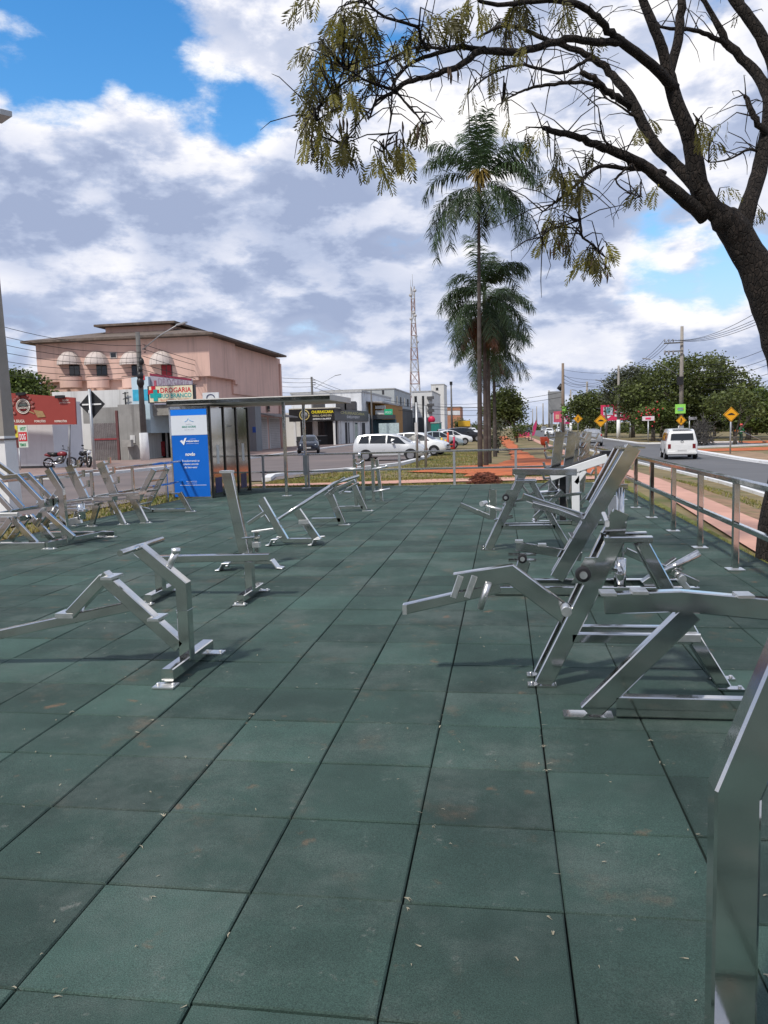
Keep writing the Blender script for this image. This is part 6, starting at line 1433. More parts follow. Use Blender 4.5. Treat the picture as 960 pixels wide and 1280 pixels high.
# ================================================================== PERSON (groundsman with a brush cutter)
def figure():
    q = T(926,554.5); X, Y, Z = q
    t_ = thing('person', 'groundsman in green overalls and a red helmet working under the trees', 'person', q)
    V_ = [(0,0,.93),(0,0,1.15),(0,0,1.38),(0,0,1.50),(0,.02,1.62),
          (-.10,0,.90),(-.13,.03,.50),(-.13,-.02,.10),(-.13,.12,.05),(.10,0,.90),(.14,.02,.50),(.15,-.02,.10),(.15,.12,.05),
          (-.19,0,1.40),(-.30,.06,1.16),(-.16,.26,1.05),(.19,0,1.40),(.30,.08,1.16),(.20,.30,1.10),(-.12,.33,1.04),(.20,.38,1.09)]
    E_ = [(0,1),(1,2),(2,3),(3,4),(0,5),(5,6),(6,7),(7,8),(0,9),(9,10),(10,11),(11,12),(2,13),(13,14),(14,15),(2,16),(16,17),(17,18),(15,19),(18,20)]
    rad = [.15,.14,.16,.06,.095,.095,.075,.06,.05,.095,.075,.06,.05,.075,.055,.042,.075,.055,.042,.045,.045]
    me = D.meshes.new('body'); me.from_pydata(V_, E_, []); ob = D.objects.new('body', me); COL.objects.link(ob)
    sk = ob.modifiers.new('s', 'SKIN'); sb = ob.modifiers.new('d', 'SUBSURF'); sb.levels = sb.render_levels = 2
    for i, v in enumerate(me.skin_vertices[0].data): v.radius = (rad[i],rad[i]*.85); v.use_root = (i == 0)
    dg = bpy.context.evaluated_depsgraph_get(); m2 = D.meshes.new_from_object(ob.evaluated_get(dg)); D.objects.remove(ob)
    m2.name = 'body'
    sk_, gr, tr, bt_ = pm('skin_brown', (.25,.12,.08), .6), pm('work_green', (.02,.16,.055), .8, 0, .15, 6), pm('trousers_dark', (.03,.055,.04), .85, 0, .2, 6), BLACK
    m2.materials.clear()
    for a in (sk_,gr,tr,bt_): m2.materials.append(a)
    for p in m2.polygons:
        z = p.center.z; p.use_smooth = True
        p.material_index = 3 if z < .14 else 2 if z < .92 else 0 if (z > 1.49 or p.center.y > .22) else 1
    b = D.objects.new('body', m2); COL.objects.link(b); b.parent = t_
    MB().lathe([(.155,0),(.13,.03),(.125,.09),(.07,.14),(0,.15)], (X,Y+.02,Z+1.66), 'z', 16).build('helmet', pm('helmet_red', (.55,.05,.04), .4), t_)
    MB().box((X-.2,Y-.14,Z+1.08),(X+.2,Y+.13,Z+1.13)).build('reflective_belt', WHITE_P, t_)
    t_.rotation_euler = (0,0,R(-70))
    t2 = thing('brush_cutter', 'long brush cutter held by the groundsman pointing right', 'tool', q)
    MB().tube([(X-.3,Y-.1,Z+1.1),(X+.35,Y-.12,Z+.95),(X+1.9,Y-.2,Z+.15)], .02, 8).build('shaft', CHR, t2)
    MB().ball((X-.42,Y-.1,Z+1.15),(.16,.12,.13)).build('motor', pm('orange_plastic', (.6,.15,.02), .5), t2)
    MB().lathe([(0,0),(.18,.01),(.2,.06),(0,.1)], (X+1.95,Y-.2,Z+.06), 'z', 12).build('guard', BLACK, t2)
figure()
# ================================================================== TREES
AUTO_SPLIT = False
def leafmat(name, col, var=.35, trans=.25):
    mt = pm(name, col, .55, 0, var, .9, tint=True, spec=.35)
    t = mt.node_tree; b = t.nodes['Principled BSDF']; o = t.nodes['Material Output']
    tr = N(t, 'ShaderNodeBsdfTranslucent'); mx = N(t, 'ShaderNodeMixShader', ins={0: trans})
    src = b.inputs['Base Color'].links[0].from_socket
    hs = N(t, 'ShaderNodeHueSaturation', ins={'Saturation': 1.15, 'Value': 1.5}); t.links.new(src, hs.inputs['Color']); t.links.new(hs.outputs[0], tr.inputs[0])
    t.links.new(b.outputs[0], mx.inputs[1]); t.links.new(tr.outputs[0], mx.inputs[2]); t.links.new(mx.outputs[0], o.inputs[0])
    return mt
def bark(name, col, sc=9, st=.9):
    mt = pm(name, col, .95, 0, .4, sc, col2=tuple(c*2.1 for c in col), c2lo=.5, c2hi=.62, c2scale=sc*1.6)
    t = mt.node_tree; b = t.nodes['Principled BSDF']; tc = N(t, 'ShaderNodeTexCoord')
    v = N(t, 'ShaderNodeTexVoronoi', feature='DISTANCE_TO_EDGE', ins={'Scale': sc*3.2}); nz = N(t, 'ShaderNodeTexNoise', ins={'Scale': sc*1.5, 'Detail': 6})
    mp = N(t, 'ShaderNodeMapping'); mp.inputs['Scale'].default_value = (1,1,.45); t.links.new(tc.outputs['Object'], mp.inputs[0]); t.links.new(mp.outputs[0], v.inputs['Vector']); t.links.new(mp.outputs[0], nz.inputs['Vector'])
    h_ = mth(t, 'ADD', sstep(t, v.outputs[0], 0, .14), nz.outputs[0])
    bp = N(t, 'ShaderNodeBump', ins={'Strength': st, 'Distance': .03}); t.links.new(h_, bp.inputs['Height']); t.links.new(bp.outputs[0], b.inputs['Normal'])
    return mt
BARK = bark('dark_bark', (.019,.0145,.012)); BARK2 = bark('grey_bark', (.10,.085,.07), 3)
PALMT = pm('palm_trunk', (.062,.052,.046), .95, 0, .25, 3, .5, 14, col2=(.11,.095,.085), c2lo=.5, c2hi=.65, c2scale=2)
# ---- the big tree over the right side
random.seed(42)
t = thing('street_tree', 'big dark barked tree leaning over from the right with sparse feathery leaves', 'tree', (2.85,9.0,H(2.85,9)))
LIMBS = {
 'T': [(972,712,27,9.0),(980,640,25,9.0),(993,560,24,9.0),(994,500,24,8.95),(984,440,24,8.9),(964,380,22,8.85),(941,328,18,8.8),(918,288,17.5,8.75),(902,270,15,8.7)],
 'A': [(926,292,13,8.75),(935,258,10.5,8.8),(946,225,9.5,8.9),(955,185,9,9.0),(962,140,8,9.1),(957,112,7,9.2),(940,85,6,9.3),(912,58,5,9.3),(896,28,3.6,9.3),(877,-2,2.6,9.3)],
 'A2': [(911,57,3.6,9.3),(890,46,3,9.2),(868,38,2.6,9.1),(845,36,2.2,9.0),(822,34,1.6,8.9)],
 'C': [(966,150,9,9.1),(968,90,8,9.2),(955,52,7.5,9.2),(937,24,7,9.2),(914,-6,6.5,9.2)],
 'D': [(908,276,13,8.72),(886,256,13,8.7),(873,230,12.5,8.65),(866,190,11,8.6),(860,165,10,8.55),(845,128,9,8.5),(835,90,8.5,8.45)],
 'D1': [(836,94,7,8.45),(828,62,6.4,8.4),(818,36,6,8.35),(802,-4,5.4,8.3)],
 'D2': [(836,92,6.6,8.45),(846,58,6,8.5),(850,30,5.6,8.5),(852,-4,5,8.5)],
 'E': [(840,108,7,8.45),(826,92,6.6,8.35),(802,71,6.2,8.2),(776,52,5.8,8.05),(760,38,5,7.95),(746,22,4.6,7.85),(724,6,4.2,7.75),(694,1,3.6,7.6),(660,2,3.2,7.5),(630,6,2.8,7.4),(600,2,2.2,7.3)],
 'F': [(776,53,5,8.05),(745,52,4.8,7.9),(712,49,4.6,7.75),(690,54,4.6,7.65),(660,63,4.8,7.55),(637,66,5,7.45),(602,64,4.4,7.3),(571,84,4,7.2),(540,94,3.6,7.1),(509,103,3,7.0),(490,116,2.4,6.95),(471,126,1.8,6.9),(462,147,1.2,6.85)],
 'F2': [(605,63,3.6,7.3),(577,59,3.3,7.3),(546,66,2.9,7.3),(515,79,2.4,7.3),(497,96,2,7.2),(490,110,1.6,7.1)],
 'F3': [(560,62,2.2,7.3),(534,59,2,7.4),(509,63,1.7,7.5),(480,78,1.5,7.5),(459,84,1.1,7.5)],
 'F4': [(535,62,2.4,7.3),(526,50,2.2,7.3),(523,36,2.1,7.2),(502,28,2,7.1),(477,19,1.7,7.0),(455,0,1.3,6.9)],
 'F5': [(492,112,1.8,6.95),(465,104,1.5,6.9),(446,94,1.2,6.8),(428,82,.9,6.8)],
 'F6': [(498,118,1.6,6.95),(508,130,1.4,6.9),(520,143,1.2,6.9),(528,154,1,6.9)],
 'F7': [(490,120,1.1,6.95),(488,150,.9,6.9),(484,172,.8,6.9),(480,190,.6,6.9)],
 'F8': [(482,121,1.4,6.95),(460,140,1.1,6.8),(440,165,.9,6.8),(428,180,.7,6.8)],
 'F9': [(446,94,1.0,6.8),(425,108,.9,6.7),(405,125,.7,6.7),(396,150,.5,6.7)],
 'G': [(878,268,9,8.7),(858,252,8.5,8.6),(840,236,8,8.5),(825,224,7.5,8.45),(806,208,6.8,8.4),(785,197,6.2,8.3),(765,188,5.6,8.25),(745,181,5,8.2),(724,172,4.4,8.1),(701,166,4,8.05),(680,160,3.4,8.0)],
 'H': [(872,236,8,8.65),(855,217,7.6,8.7),(838,200,7.2,8.75),(822,185,7,8.8),(806,160,6.8,8.85),(792,130,6.4,8.9),(778,108,5.6,8.95),(761,90,4.8,9.0),(746,76,4.4,9.0),(731,67,4,9.0),(705,58,3.4,9.0),(682,49,3,9.0),(662,40,2.6,9.0),(649,34,2.3,9.0),(622,34,2,9.0),(600,46,1.5,9.0)],
 'I': [(788,132,4.6,8.9),(770,122,4.6,8.8),(755,110,4.4,8.75),(742,98,4,8.7),(727,91,3.4,8.7)],
 'I2': [(748,106,2.6,8.7),(720,103,2.5,8.6),(694,105,2.3,8.5),(672,108,2,8.45),(656,113,1.6,8.4),(640,120,1.2,8.4),(628,128,.8,8.4)],
 'J': [(830,216,3.2,8.5),(805,211,3,8.4),(780,210,2.8,8.3),(750,208,2.5,8.2),(735,217,2.4,8.1),(727,225,2.2,8.0),(710,240,1.8,7.95),(695,252,1.5,7.9),(679,264,1,7.9)],
 'J2': [(729,224,2.0,8.0),(726,240,2,8.0),(724,262,1.9,7.95),(726,285,1.8,7.9),(729,297,1.6,7.9),(742,306,1.3,7.9),(752,318,1.1,7.9),(768,328,.8,7.9)],
 'J3': [(724,275,1.3,7.95),(708,281,1.1,7.9),(690,286,.9,7.9),(676,296,.6,7.9)],
 'K': [(740,72,2.2,9.0),(722,82,2.2,8.9),(705,91,2.2,8.8),(680,88,2,8.7),(656,81,1.9,8.6),(638,84,1.6,8.5),(620,90,1.4,8.5),(600,102,1.1,8.4),(585,118,.8,8.4)],
 'L': [(952,190,2,9.0),(935,187,1.7,8.9),(922,194,1.4,8.9),(905,201,1.1,8.8),(886,203,.7,8.8)],
 'L2': [(956,170,4.4,9.0),(945,150,4,8.9),(937,132,3.4,8.9),(931,120,2.6,8.9)],
 'M': [(800,150,1.8,8.85),(770,130,1.2,8.7),(752,122,.9,8.7),(735,132,.6,8.6)],
 'N': [(770,188,1.8,8.25),(758,178,1.5,8.2),(752,165,1.2,8.2),(748,135,.8,8.2)],
 'O': [(862,170,1.9,8.55),(868,160,1.9,8.5),(873,150,1.2,8.4)],
 'P': [(790,205,1.5,8.3),(770,225,1.2,8.2),(785,240,.9,8.2),(800,246,.6,8.2)],
}
trunk = MB(); LP = []
def crom(a, b, c, d, k):       # Catmull-Rom through limb points, so that limbs bend smoothly
    return [.5*((2*q)+(-p+r_)*k+(2*p-5*q+4*r_-s_)*k*k+(-p+3*q-3*r_+s_)*k**3) for p, q, r_, s_ in zip(a, b, c, d)]
for nm, pts in LIMBS.items():
    P, Rr = [], []; n_ = len(pts); sc = 1.0 if nm == 'T' else .90
    for i in range(n_-1):
        a, b, c, d = pts[max(0,i-1)], pts[i], pts[i+1], pts[min(n_-1,i+2)]
        for j in range(4):
            q = crom(a, b, c, d, j/4); w_ = at(q[0], q[1], q[3]); r_ = max(.4, q[2])*sc
            jit = (.04 if r_ > 5 else .30)*r_*q[3]/986
            P.append(w_+Vector((random.uniform(-jit,jit),random.uniform(-jit,jit)*1.5,random.uniform(-jit,jit)))); Rr.append(r_*q[3]/986*random.uniform(.97,1.03))
    q = pts[-1]; e = at(q[0],q[1],q[3]); d_ = (e-P[-1]).normalized(); r_ = q[2]*sc*q[3]/986*.9
    P += [e, e+d_*r_*.7, e+d_*r_*1.0]; Rr += [r_, r_*.7, r_*.15]
    if nm == 'T': P[0].z = H(2.85,9)-.1; Rr[0] *= 1.25
    if nm not in ('T','A','C'):          # start inside the parent limb and swell into it
        P[0] = P[0]+(P[0]-P[1]).normalized()*Rr[0]*.6; Rr[0] *= 1.18
    trunk.tube(P, Rr, 14 if pts[0][2] > 5 else 7)
    for p, r_ in zip(P, Rr): LP.append((p, r_))
trunk.build('trunk', BARK, t)
# leaf sprays hang from thin twigs; each spray is a midrib with pairs of leaflets
LEAF = leafmat('feather_leaves', (.105,.095,.022), .35, .4)
lv = MB(); lv.tint = []; tw = MB()
def spray(p, d, L_, tint):
    d = d.normalized(); s_ = d.cross(Vector((random.gauss(0,1),random.gauss(0,1),random.gauss(0,.4)))).normalized(); n_ = d.cross(s_)
    k = 8; q = Vector(p)
    for i in range(k):
        q = q + d*(L_/k); d = (d+Vector((0,0,-.12))).normalized()
        l_ = L_*.27*math.sin(math.pi*(i+1.2)/(k+1.6))+.02
        for sg in (-1,1):
            e = (s_*sg*.75 + d*.55 + Vector((0,0,-.28)) + n_*random.uniform(-.25,.25)).normalized()
            w_ = d*(.0095+.004*random.random())
            m0 = q + e*l_*.5
            lv.add([q, m0+w_, q+e*l_, m0-w_], [(0,1,2,3)]); lv.tint.append(tint*random.uniform(.75,1.25))
CL = [(405,70,28,26,46),(425,40,34,30,60),(400,108,26,28,46),(395,140,18,20,30),(412,180,30,26,46),(432,190,16,14,22),(440,120,26,26,26),(450,75,24,26,34),(480,205,16,14,22),(505,200,14,14,20),(375,6,16,8,14),(462,45,24,20,34),(500,62,20,14,18),(520,55,16,12,14),
      (527,158,10,12,10),(560,20,26,16,22),(600,14,26,16,22),(635,22,28,18,44),(660,14,22,12,18),(700,20,18,16,16),(612,110,10,16,10),(640,60,20,14,10),(695,225,22,20,26),(715,245,18,16,18),(690,205,16,14,10),(808,247,13,12,14),(690,290,20,14,22),(712,300,18,14,18),(735,330,18,18,26),(752,322,16,14,16),(680,295,14,14,14),(700,345,0,0,0),(725,195,18,14,8),(815,152,10,9,8),(882,160,16,16,12),(905,170,18,14,10),(915,236,10,7,7),(958,270,5,14,7),(936,8,5,9,6),(740,45,14,8,6),(625,115,18,10,8),(660,165,18,12,10),(640,150,16,10,8),(790,175,14,10,7),(575,120,10,10,6),(545,20,22,16,16)]
for (u, v, ru, rv, n) in CL:
    for _ in range(max(0, int(n*.20))):
        a, r_ = random.uniform(0,6.28), math.sqrt(random.random()); uu, vv = u+math.cos(a)*r_*ru, v+math.sin(a)*r_*rv
        dpt = min(LP, key=lambda q: (q[0]-at(u,v,q[0].y)).length_squared)
        Y = dpt[0].y + random.gauss(0,.22); tip = at(uu,vv-4,Y)
        near = sorted(LP, key=lambda q: (q[0]-tip).length_squared)[random.randint(0,4)][0]
        mid = near.lerp(tip,.55)+Vector((0,0,.10))+Vector((random.gauss(0,.05),random.gauss(0,.05),0))
        tw.tube([near, mid, tip], [.009,.006,.003], 4, False)
        tint = random.choice((.5,.7,.9,1.2,2.0)); 
        for k in range(4):
            p = mid.lerp(tip, .35+.22*k); d = (tip-mid).normalized()*.6+Vector((random.gauss(0,.5),random.gauss(0,.5),-.55))
            spray(p, d, random.uniform(.12,.24), tint)
# the rest of the same crown, above and behind the photographer: it shades the near floor
for _ in range(430):
    p = Vector((random.uniform(-2.6,4.5), random.uniform(-2.5,4.2), random.uniform(5.0,7.2))); d = Vector((random.gauss(0,1),random.gauss(0,1),-.4))
    for k in range(3): spray(p+Vector((random.gauss(0,.22),random.gauss(0,.22),random.gauss(0,.12))), d+Vector((random.gauss(0,.5),random.gauss(0,.5),0)), random.uniform(.45,.75), random.choice((.5,.8,1.1)))
for _ in range(420):        # bare twigs
    p, r_ = random.choice(LP[50:])
    if r_ > .035: continue
    d = Vector((random.gauss(-.2,.5),random.gauss(0,.5),random.gauss(.15,.5))).normalized()*random.uniform(.15,.45)
    tw.tube([p, p+d*.5+Vector((0,0,.03)), p+d, p+d*1.25+Vector((random.gauss(0,.06),0,-.06))], [.007,.005,.004,.002], 4, False)
o = tw.build('twigs', BARK, t, fixn=False); o['kind'] = 'stuff'; lv.build('crown', LEAF, t, fixn=False)
pods = MB()
for (u, v, n) in ((525,160,7),(505,160,4),(415,120,8),(440,130,6),(700,305,6),(745,330,6),(395,165,5),(650,60,5),(560,90,4),(430,150,6)):
    for _ in range(n):
        p = at(u+random.uniform(-14,14), v+random.uniform(-10,10), 7.0+random.gauss(0,.2) if u < 600 else 7.9); pods.tube([p,p+Vector((.004,0,-.05)),p+Vector((0,.004,-.11))], [.004,.011,.004], 5)
o = pods.build('seed_pods', pm('pod_brown', (.07,.045,.03), .8), t, fixn=False); o['kind'] = 'stuff'

# ---- palms
FROND = leafmat('palm_leaflets', (.040,.070,.026), .35, .25); DEAD = leafmat('dead_palm_leaflets', (.16,.085,.045), .3, .2)
def frond(m_, st_, az, el, L_, droop, tint, wd=.040, ll=.56):
    d = Vector((math.cos(az)*math.cos(el), math.sin(az)*math.cos(el), math.sin(el))); p = Vector(st_); k = 26
    for i in range(k):
        f = i/k; p2 = p+d*(L_/k)
        sd = d.cross(Vector((0,0,1))); sd = sd.normalized() if sd.length > .05 else Vector((1,0,0)); upn = sd.cross(d)
        # midrib
        w_ = sd*(.022*(1-f)+.005); m_.add([p-w_,p+w_,p2+w_,p2-w_],[(0,1,2,3)]); m_.tint.append(tint*1.1)
        if f > .16:
            l_ = ll*math.sin(math.pi*min(1,(f-.10)/.95))**.6+.08
            for sg in (-1,1):
                for rep in range(3):
                    e = (sd*sg*random.uniform(.55,.95)+d*random.uniform(.3,.7)+upn*random.uniform(-.55,.55)+Vector((0,0,-.38))).normalized()
                    q = p.lerp(p2,random.random()); a = q+e*l_*.5+Vector((0,0,.0)); b = q+e*l_*random.uniform(.85,1.1)+Vector((0,0,-.28*l_))
                    ww = d*wd*.5
                    m_.add([q-ww*.5,q+ww*.5,a+ww,a-ww],[(0,1,2,3)]); m_.tint.append(tint*random.uniform(.6,1.4))
                    m_.add([a-ww,a+ww,b],[(0,1,2)]); m_.tint.append(tint*random.uniform(.6,1.4))
        p = p2; d = (d+Vector((0,0,-droop*(.5+f*1.3)/k))).normalized()
def palm(label, u, Y, vbase, vcrown, r_px, fronds, seed, dead=0, extra=0):
    random.seed(seed); b = at(u, vbase, Y); z0 = H(b.x,Y)
    t_ = thing('palm_tree', label, 'palm tree', (b.x,Y,z0), 'palms in a row on the median')
    zc = at(u, vcrown, Y).z; P, Rr = [], []; n = 26
    r_ = r_px*Y/986; tx = at(u-2, vcrown, Y).x
    for i in range(n+1):
        f = i/n; P.append(Vector((b.x+(tx-b.x)*f**1.5,Y,z0-.1+(zc-z0+.1)*f))); Rr.append(r_*(1.12-.55*f)*(1+.05*(i % 2)))
    MB().tube(P, Rr, 14).build('trunk', PALMT, t_)
    top = P[-1]
    MB().tube([top-Vector((0,0,.1)), top+Vector((0,0,.45)), top+Vector((0,0,.9))], [r_*.62,r_*.75,r_*.35], 12).build('crownshaft', pm('crownshaft_green', (.07,.10,.045), .7, 0, .25, 4), t_)
    m_ = MB(); m_.tint = []
    for (az, el, L_, dr) in fronds: frond(m_, top+Vector((0,0,.35+.4*max(0,math.sin(R(el))))), R(az), R(el), L_, dr, random.choice((.7,.9,1.0,1.2)))
    m_.build('crown', FROND, t_, fixn=False)
    if dead:
        m_ = MB(); m_.tint = []
        for _ in range(dead): frond(m_, top, R(random.uniform(0,360)), R(random.uniform(-60,-20)), random.uniform(1.2,1.9), 1.6, random.uniform(.5,1.2), .035, .3)
        m_.build('dead_fronds', DEAD, t_, fixn=False)
    if extra:
        m_ = MB()
        for _ in range(110):
            a, q = random.uniform(0,6.28), random.random(); p = top+Vector((.05,-.15,.95)); r_ = .12+.38*q
            e = p+Vector((math.cos(a)*r_,math.sin(a)*r_,-.10-random.random()*.75*(1.1-q))); m_.tube([p,p.lerp(e,.5)+Vector((0,0,.15)),e], .014, 4, False)
        m_.build('flower_spray', pm('flower_ochre', (.22,.15,.03), .8, 0, .3, 8), t_, fixn=False)
F1 = [(175,14,3.5,3.2),(190,2,3.3,3.4),(160,22,3.3,2.9),(205,-5,3.2,3.2),(185,-20,3.0,2.4),(-5,-15,3.0,2.4),(0,24,3.7,3.0),(-12,8,3.5,3.3),(14,8,3.4,3.3),(30,30,2.7,2.2),(-35,15,2.5,2.8),(240,10,2.4,2.8),(270,-10,2.2,2.0),(300,5,2.3,2.8),(90,10,2.4,2.8),(120,20,2.4,2.5),(60,20,2.4,2.5)]
random.seed(4); F1 = [(a+random.uniform(-14,14), e+random.uniform(-12,10), l_*random.uniform(.70,.98), d*random.uniform(.85,1.2)) for a,e,l_,d in F1]
F1u = [(150,62,2.6,1.9),(180,66,2.5,1.8),(200,55,2.5,2.2),(10,62,2.8,2.2),(30,52,2.9,2.3),(-10,50,2.9,2.4),(-30,60,2.6,2.2),(90,70,2.4,1.6),(270,72,2.4,1.6),(120,75,2.4,1.4),(330,40,2.8,2.4),(5,38,3.0,2.2),(170,42,2.6,2.4),(300,80,2.3,1.2),(60,78,2.3,1.2)]
palm('tallest palm tree with a slim ringed trunk and heavy drooping fronds', 600.5, 29.6, 588, 252, 2.9, F1+[(a,e,l_,d) for a,e,l_,d in F1u], 1, 0, 1)
def rnd_fronds(n, L_, seed, lo=-25, hi=75):
    random.seed(seed); return [(i*360/n*2.4+random.uniform(-15,15), lo+(hi-lo)*(i/(n-1))+random.uniform(-8,8), L_*random.uniform(.85,1.1), random.uniform(1.9,2.7)) for i in range(n)]
palm('second palm tree, its bushy crown just under the tallest one', 607.5, 32.6, 583, 388, 2.9, rnd_fronds(32,2.45,5,-45,78), 2, 9)
palm('third palm tree, brownish crown tucked behind the second', 612, 36.0, 579, 400, 2.4, rnd_fronds(26,2.4,6,-50,60), 3, 12)
palm('shortest palm tree at the back of the row with ragged low fronds', 619, 46.0, 571, 445, 2.3, rnd_fronds(22,2.7,9,-50,60), 4, 8)
# ---- broadleaf trees: leaf clumps through lobes
GREEN = leafmat('dark_leaves', (.080,.098,.030), .35, .28); GREEN2 = leafmat('mid_leaves', (.085,.115,.032), .35, .28); GREEN3 = leafmat('grey_green_leaves', (.075,.084,.050), .3, .25)
def lobes_px(L_, Y):           # lobe list in photo pixels -> world ellipsoids, each with its own depth
    out = []
    for (u, v, ru, rv) in L_:
        y = Y+random.uniform(-1,1)*ru*Y/986*.8; c = at(u,v,y); out.append((c,(ru*y/986,ru*y/986*.9,rv*y/986)))
    return out
def tree(name, label, u, vb, Y, lobes, mat, n, leaf, seed, trunk_r, fork_v, nlimb=7, group='trees across the right road', barkm=None):
    random.seed(seed); b = at(u,vb,Y); z0 = H(b.x,Y)
    t_ = thing(name, label, 'tree', (b.x,Y,z0), group); Lb = lobes_px(lobes, Y)
    zf = at(u,fork_v,Y).z
    m_ = MB(); m_.tube([(b.x,Y,z0-.1),(b.x+.05,Y,z0+(zf-z0)*.5),(b.x,Y,zf)], [trunk_r*1.25,trunk_r,trunk_r*.9], 10)
    for i in range(min(nlimb, len(Lb))):
        c = Lb[i][0]; p = Vector((b.x,Y,zf-.1)); mid = p.lerp(c,.5)+Vector((random.uniform(-.3,.3),random.uniform(-.3,.3),random.uniform(0,.5)))
        m_.tube([p,mid,c], [trunk_r*.55,trunk_r*.35,trunk_r*.12], 7)
        for _ in range(3):
            e = c+Vector([random.uniform(-.8,.8)*Lb[i][1][k] for k in range(3)]); m_.tube([mid,mid.lerp(e,.6)+Vector((0,0,.2)),e],[trunk_r*.22,trunk_r*.13,trunk_r*.05],5,False)
    m_.build('trunk', barkm or BARK2, t_)
    lv_ = MB(); lv_.tint = []; vol = [r_[0]*r_[2] for _, r_ in Lb]; tot = sum(vol)
    for (c, r_), vv in zip(Lb, vol):
        nc = max(6, int(n*vv/tot/14))
        for _ in range(nc):
            th, ph = random.uniform(0,6.28), math.acos(random.uniform(-.75,1)); k = random.uniform(.62,1.06)
            cc = c+Vector((r_[0]*math.sin(ph)*math.cos(th)*k, r_[1]*math.sin(ph)*math.sin(th)*k, r_[2]*math.cos(ph)*k)); tc_ = random.choice((.55,.75,.9,1.1,1.35,1.7)); cs = leaf*2.0
            for _ in range(14):
                p = cc+Vector((random.gauss(0,cs*.6),random.gauss(0,cs*.6),random.gauss(0,cs*.38)))
                a = Vector((random.gauss(0,1),random.gauss(0,1),random.gauss(0,.5))).normalized(); e = a.cross(Vector((random.gauss(0,1),random.gauss(0,1),random.gauss(0,1)))).normalized(); s_ = leaf*random.uniform(.55,1.1)
                lv_.add([p-a*s_*.5,p+e*s_*.28,p+a*s_*.5,p-e*s_*.28],[(0,1,2,3)]); lv_.tint.append(tc_*random.uniform(.8,1.2))
    lv_.build('crown', mat, t_, fixn=False); return t_
tree('broad_tree', 'widest dark tree rising behind the white van and the concrete pole', 868, 551, 100, [(830,490,40,30),(870,468,40,22),(905,490,40,28),(850,515,50,25),(900,520,45,22),(935,508,30,26),(815,515,35,24),(870,500,45,30),(790,500,22,22),(880,455,24,10),(845,458,22,10)], GREEN, 27000, .46, 31, .5, 522, 9)
tree('broad_tree', 'grey green tree left of the concrete pole behind the pink billboard', 790, 550, 116, [(788,478,24,18),(775,488,20,14),(800,475,18,14),(785,500,26,16),(805,495,20,16)], GREEN3, 9000, .46, 32, .35, 520, 5)
tree('broad_tree', 'rounded dark tree between the lamp arm pole and the pink billboard', 742, 549, 128, [(740,507,26,16),(722,515,14,14),(755,512,22,16),(745,526,24,12),(730,503,14,10)], GREEN, 9000, .46, 33, .35, 532, 5)
tree('flowering_tree', 'small tree with red blossom beside the pink billboard', 816, 552, 92, [(814,522,13,10),(826,516,12,10),(806,518,7,7)], GREEN2, 2400, .42, 34, .22, 535, 3)
tree('broad_tree', 'lighter green tree at the right edge behind the groundsman', 935, 552, 88, [(945,520,24,16),(925,510,22,16),(955,505,20,18),(940,530,20,10),(968,520,18,16)], GREEN2, 9000, .42, 35, .26, 538, 5)
tree('slender_tree', 'sparse tree with bare spreading limbs behind the yellow sign on the right', 918, 556, 70, [(900,505,16,12),(925,500,18,12),(940,515,14,10)], GREEN, 1500, .36, 36, .16, 545, 3)
tree('median_tree', 'dense dark green tree on the median right of the palm trunks', 645, 551, 100, [(630,506,17,17),(617,515,12,13),(642,512,11,13),(622,526,13,9),(640,523,12,9),(636,495,9,8)], GREEN, 9000, .40, 37, .22, 535, 5, 'trees on the median')
tree('young_tree', 'thin young tree standing between the palm trunks and the earth track', 622, 564, 52, [(620,545,8,14),(622,535,6,8),(618,555,6,8)], GREEN3, 700, .22, 38, .06, 552, 2, 'trees on the median')
tree('young_tree', 'slim leafy sapling beside the red bench on the median', 646, 553, 82, [(648,540,8,8),(652,536,6,6)], GREEN2, 500, .3, 39, .1, 545, 2, 'trees on the median')
tree('garden_tree', 'leafy green tree showing above the red hoarding at the left', 25, 560, 60, [(20,480,20,14),(40,485,16,12),(8,488,20,16),(30,498,24,10),(52,497,14,8)], GREEN2, 5200, .40, 40, .3, 520, 4, 'trees behind the shops')
k = 0
for (u, vv, Y, ru, rv, m_t, lab) in ((590,536,330,10,6,GREEN,'small dark tree at the far end of the left street'),(600,534,380,9,7,GREEN,'dark tree beyond the first palm trunk far away'),(575,530,310,6,5,GREEN2,'low tree beside the yellow canopy shop'),(665,537,300,8,5,GREEN,'far tree left of the feather flag top'),(690,536,320,12,5,GREEN3,'low far tree under the water tank'),(716,536,260,10,6,GREEN,'far tree below the yellow pedestrian sign'),(970,535,130,22,14,GREEN,'dark tree at the right picture edge beyond the meadow'),(900,535,150,30,10,GREEN3,'low grey green tree filling the gap behind the trunks'),(835,537,150,30,8,GREEN,'dark low tree behind the white van roof'),(770,538,170,26,7,GREEN,'low dark tree behind the pole by the billboard')):
    k += 1; tree('far_tree', lab, u, vv+8, Y, [(u,vv,ru,rv),(u-ru*.6,vv+2,ru*.6,rv*.7),(u+ru*.6,vv+1,ru*.6,rv*.8)], m_t, 900 if ru < 15 else 2200, .8, 60+k, .25, vv+4, 2, 'far trees')
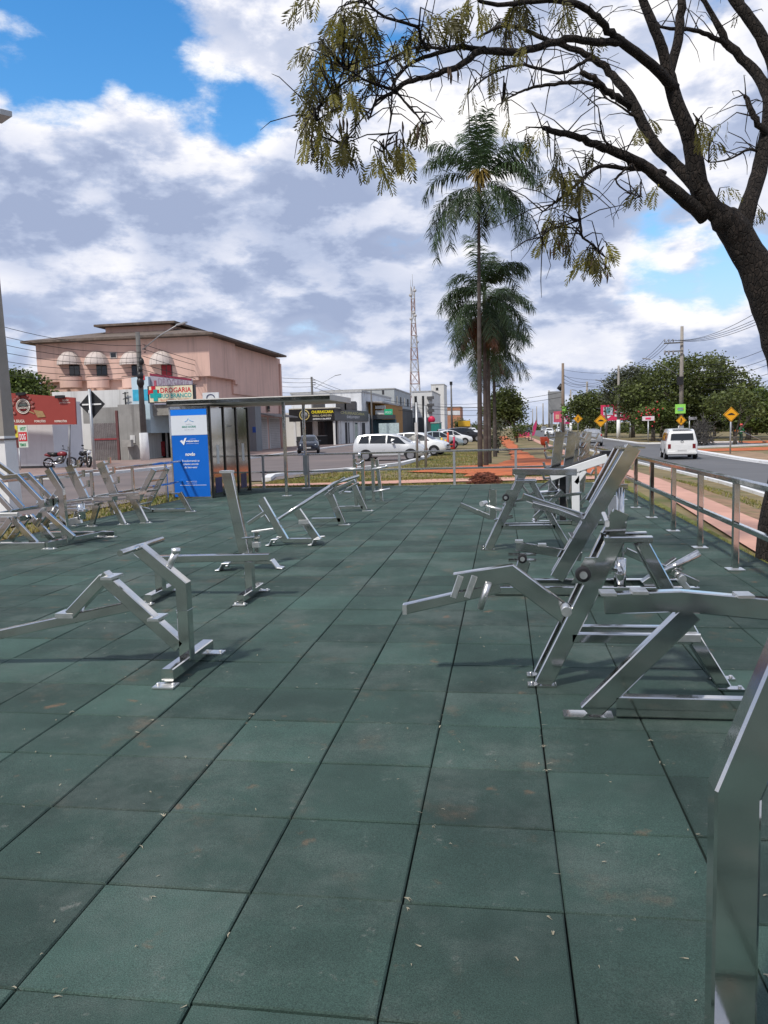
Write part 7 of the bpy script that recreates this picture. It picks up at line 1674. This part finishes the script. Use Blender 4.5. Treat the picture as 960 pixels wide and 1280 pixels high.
# trunks and low posts under the right trees
random.seed(77)
for i, (u, lab) in enumerate(((826,'slim pale trunk left of the van under the widest tree'),(757,'slim trunk under the rounded tree left of the billboard'),(893,'slim trunk right of the brush pile'),(945,'slim trunk near the right picture edge'))):
    b = at(u,550,112); q = MB().tube([(b.x,112,H(b.x,112)-.1),(b.x+.15,112,1.4),(b.x-.1,112,3.6)], [.22,.17,.12], 8).build('tree_trunk', BARK2); tag(q, lab, 'tree trunk', 'trees across the right road')
# blossom
random.seed(8); m_ = MB()
for _ in range(30):
    c = at(812+random.gauss(0,9), 515+random.gauss(0,7), 90.5+random.uniform(-1.5,1.5)); m_.ball(c, .10, 5, 3)
fl = m_.build('blossom', pm('blossom_red', (.45,.03,.04), .6), D.objects['flowering_tree'], fixn=False)
# ---- fallen leaf bits on the rubber floor
random.seed(15); m_ = MB(); m_.tint = []
def bit(x, y, L_):
    a = random.uniform(0,6.28); z = .004
    for _ in range(random.choice((1,1,2,3))):
        a += random.uniform(-.9,.9); l_ = L_*random.uniform(.5,1.2); w_ = .0010+random.random()*.0014; dx, dy = math.cos(a), math.sin(a); c = random.uniform(-.3,.3)
        mx_, my_ = x+dx*l_*.5-dy*c*l_*.4, y+dy*l_*.5+dx*c*l_*.4; hx = .006*random.random()
        m_.add([(x-dy*w_,y+dx*w_,z),(x+dy*w_,y-dx*w_,z),(mx_+dy*w_,my_-dx*w_,z+hx),(mx_-dy*w_,my_+dx*w_,z+hx)],[(0,1,2,3)]); m_.tint.append(random.uniform(.5,1.3))
        m_.add([(mx_-dy*w_,my_+dx*w_,z+hx),(mx_+dy*w_,my_-dx*w_,z+hx),(x+dx*l_,y+dy*l_,z)],[(0,1,2)]); m_.tint.append(random.uniform(.5,1.3))
for _ in range(240):
    y = 1.3+6*random.random()**1.6; bit(random.uniform(-2.6,2.0)*(.4+y/6), y, random.uniform(.006,.030))
for _ in range(50):          # bits caught in the joints
    i = random.randint(-4,3); y = random.uniform(1.4,4.5); bit(.5*i-.333+random.uniform(-.008,.008), y, .03)
o = m_.build('leaf_litter', leafmat('straw_bits', (.40,.36,.26), .3, .1), fixn=False); struct(o, 'stuff'); o['label'] = 'straw coloured leaf bits scattered on the green rubber floor'; o['category'] = 'litter'
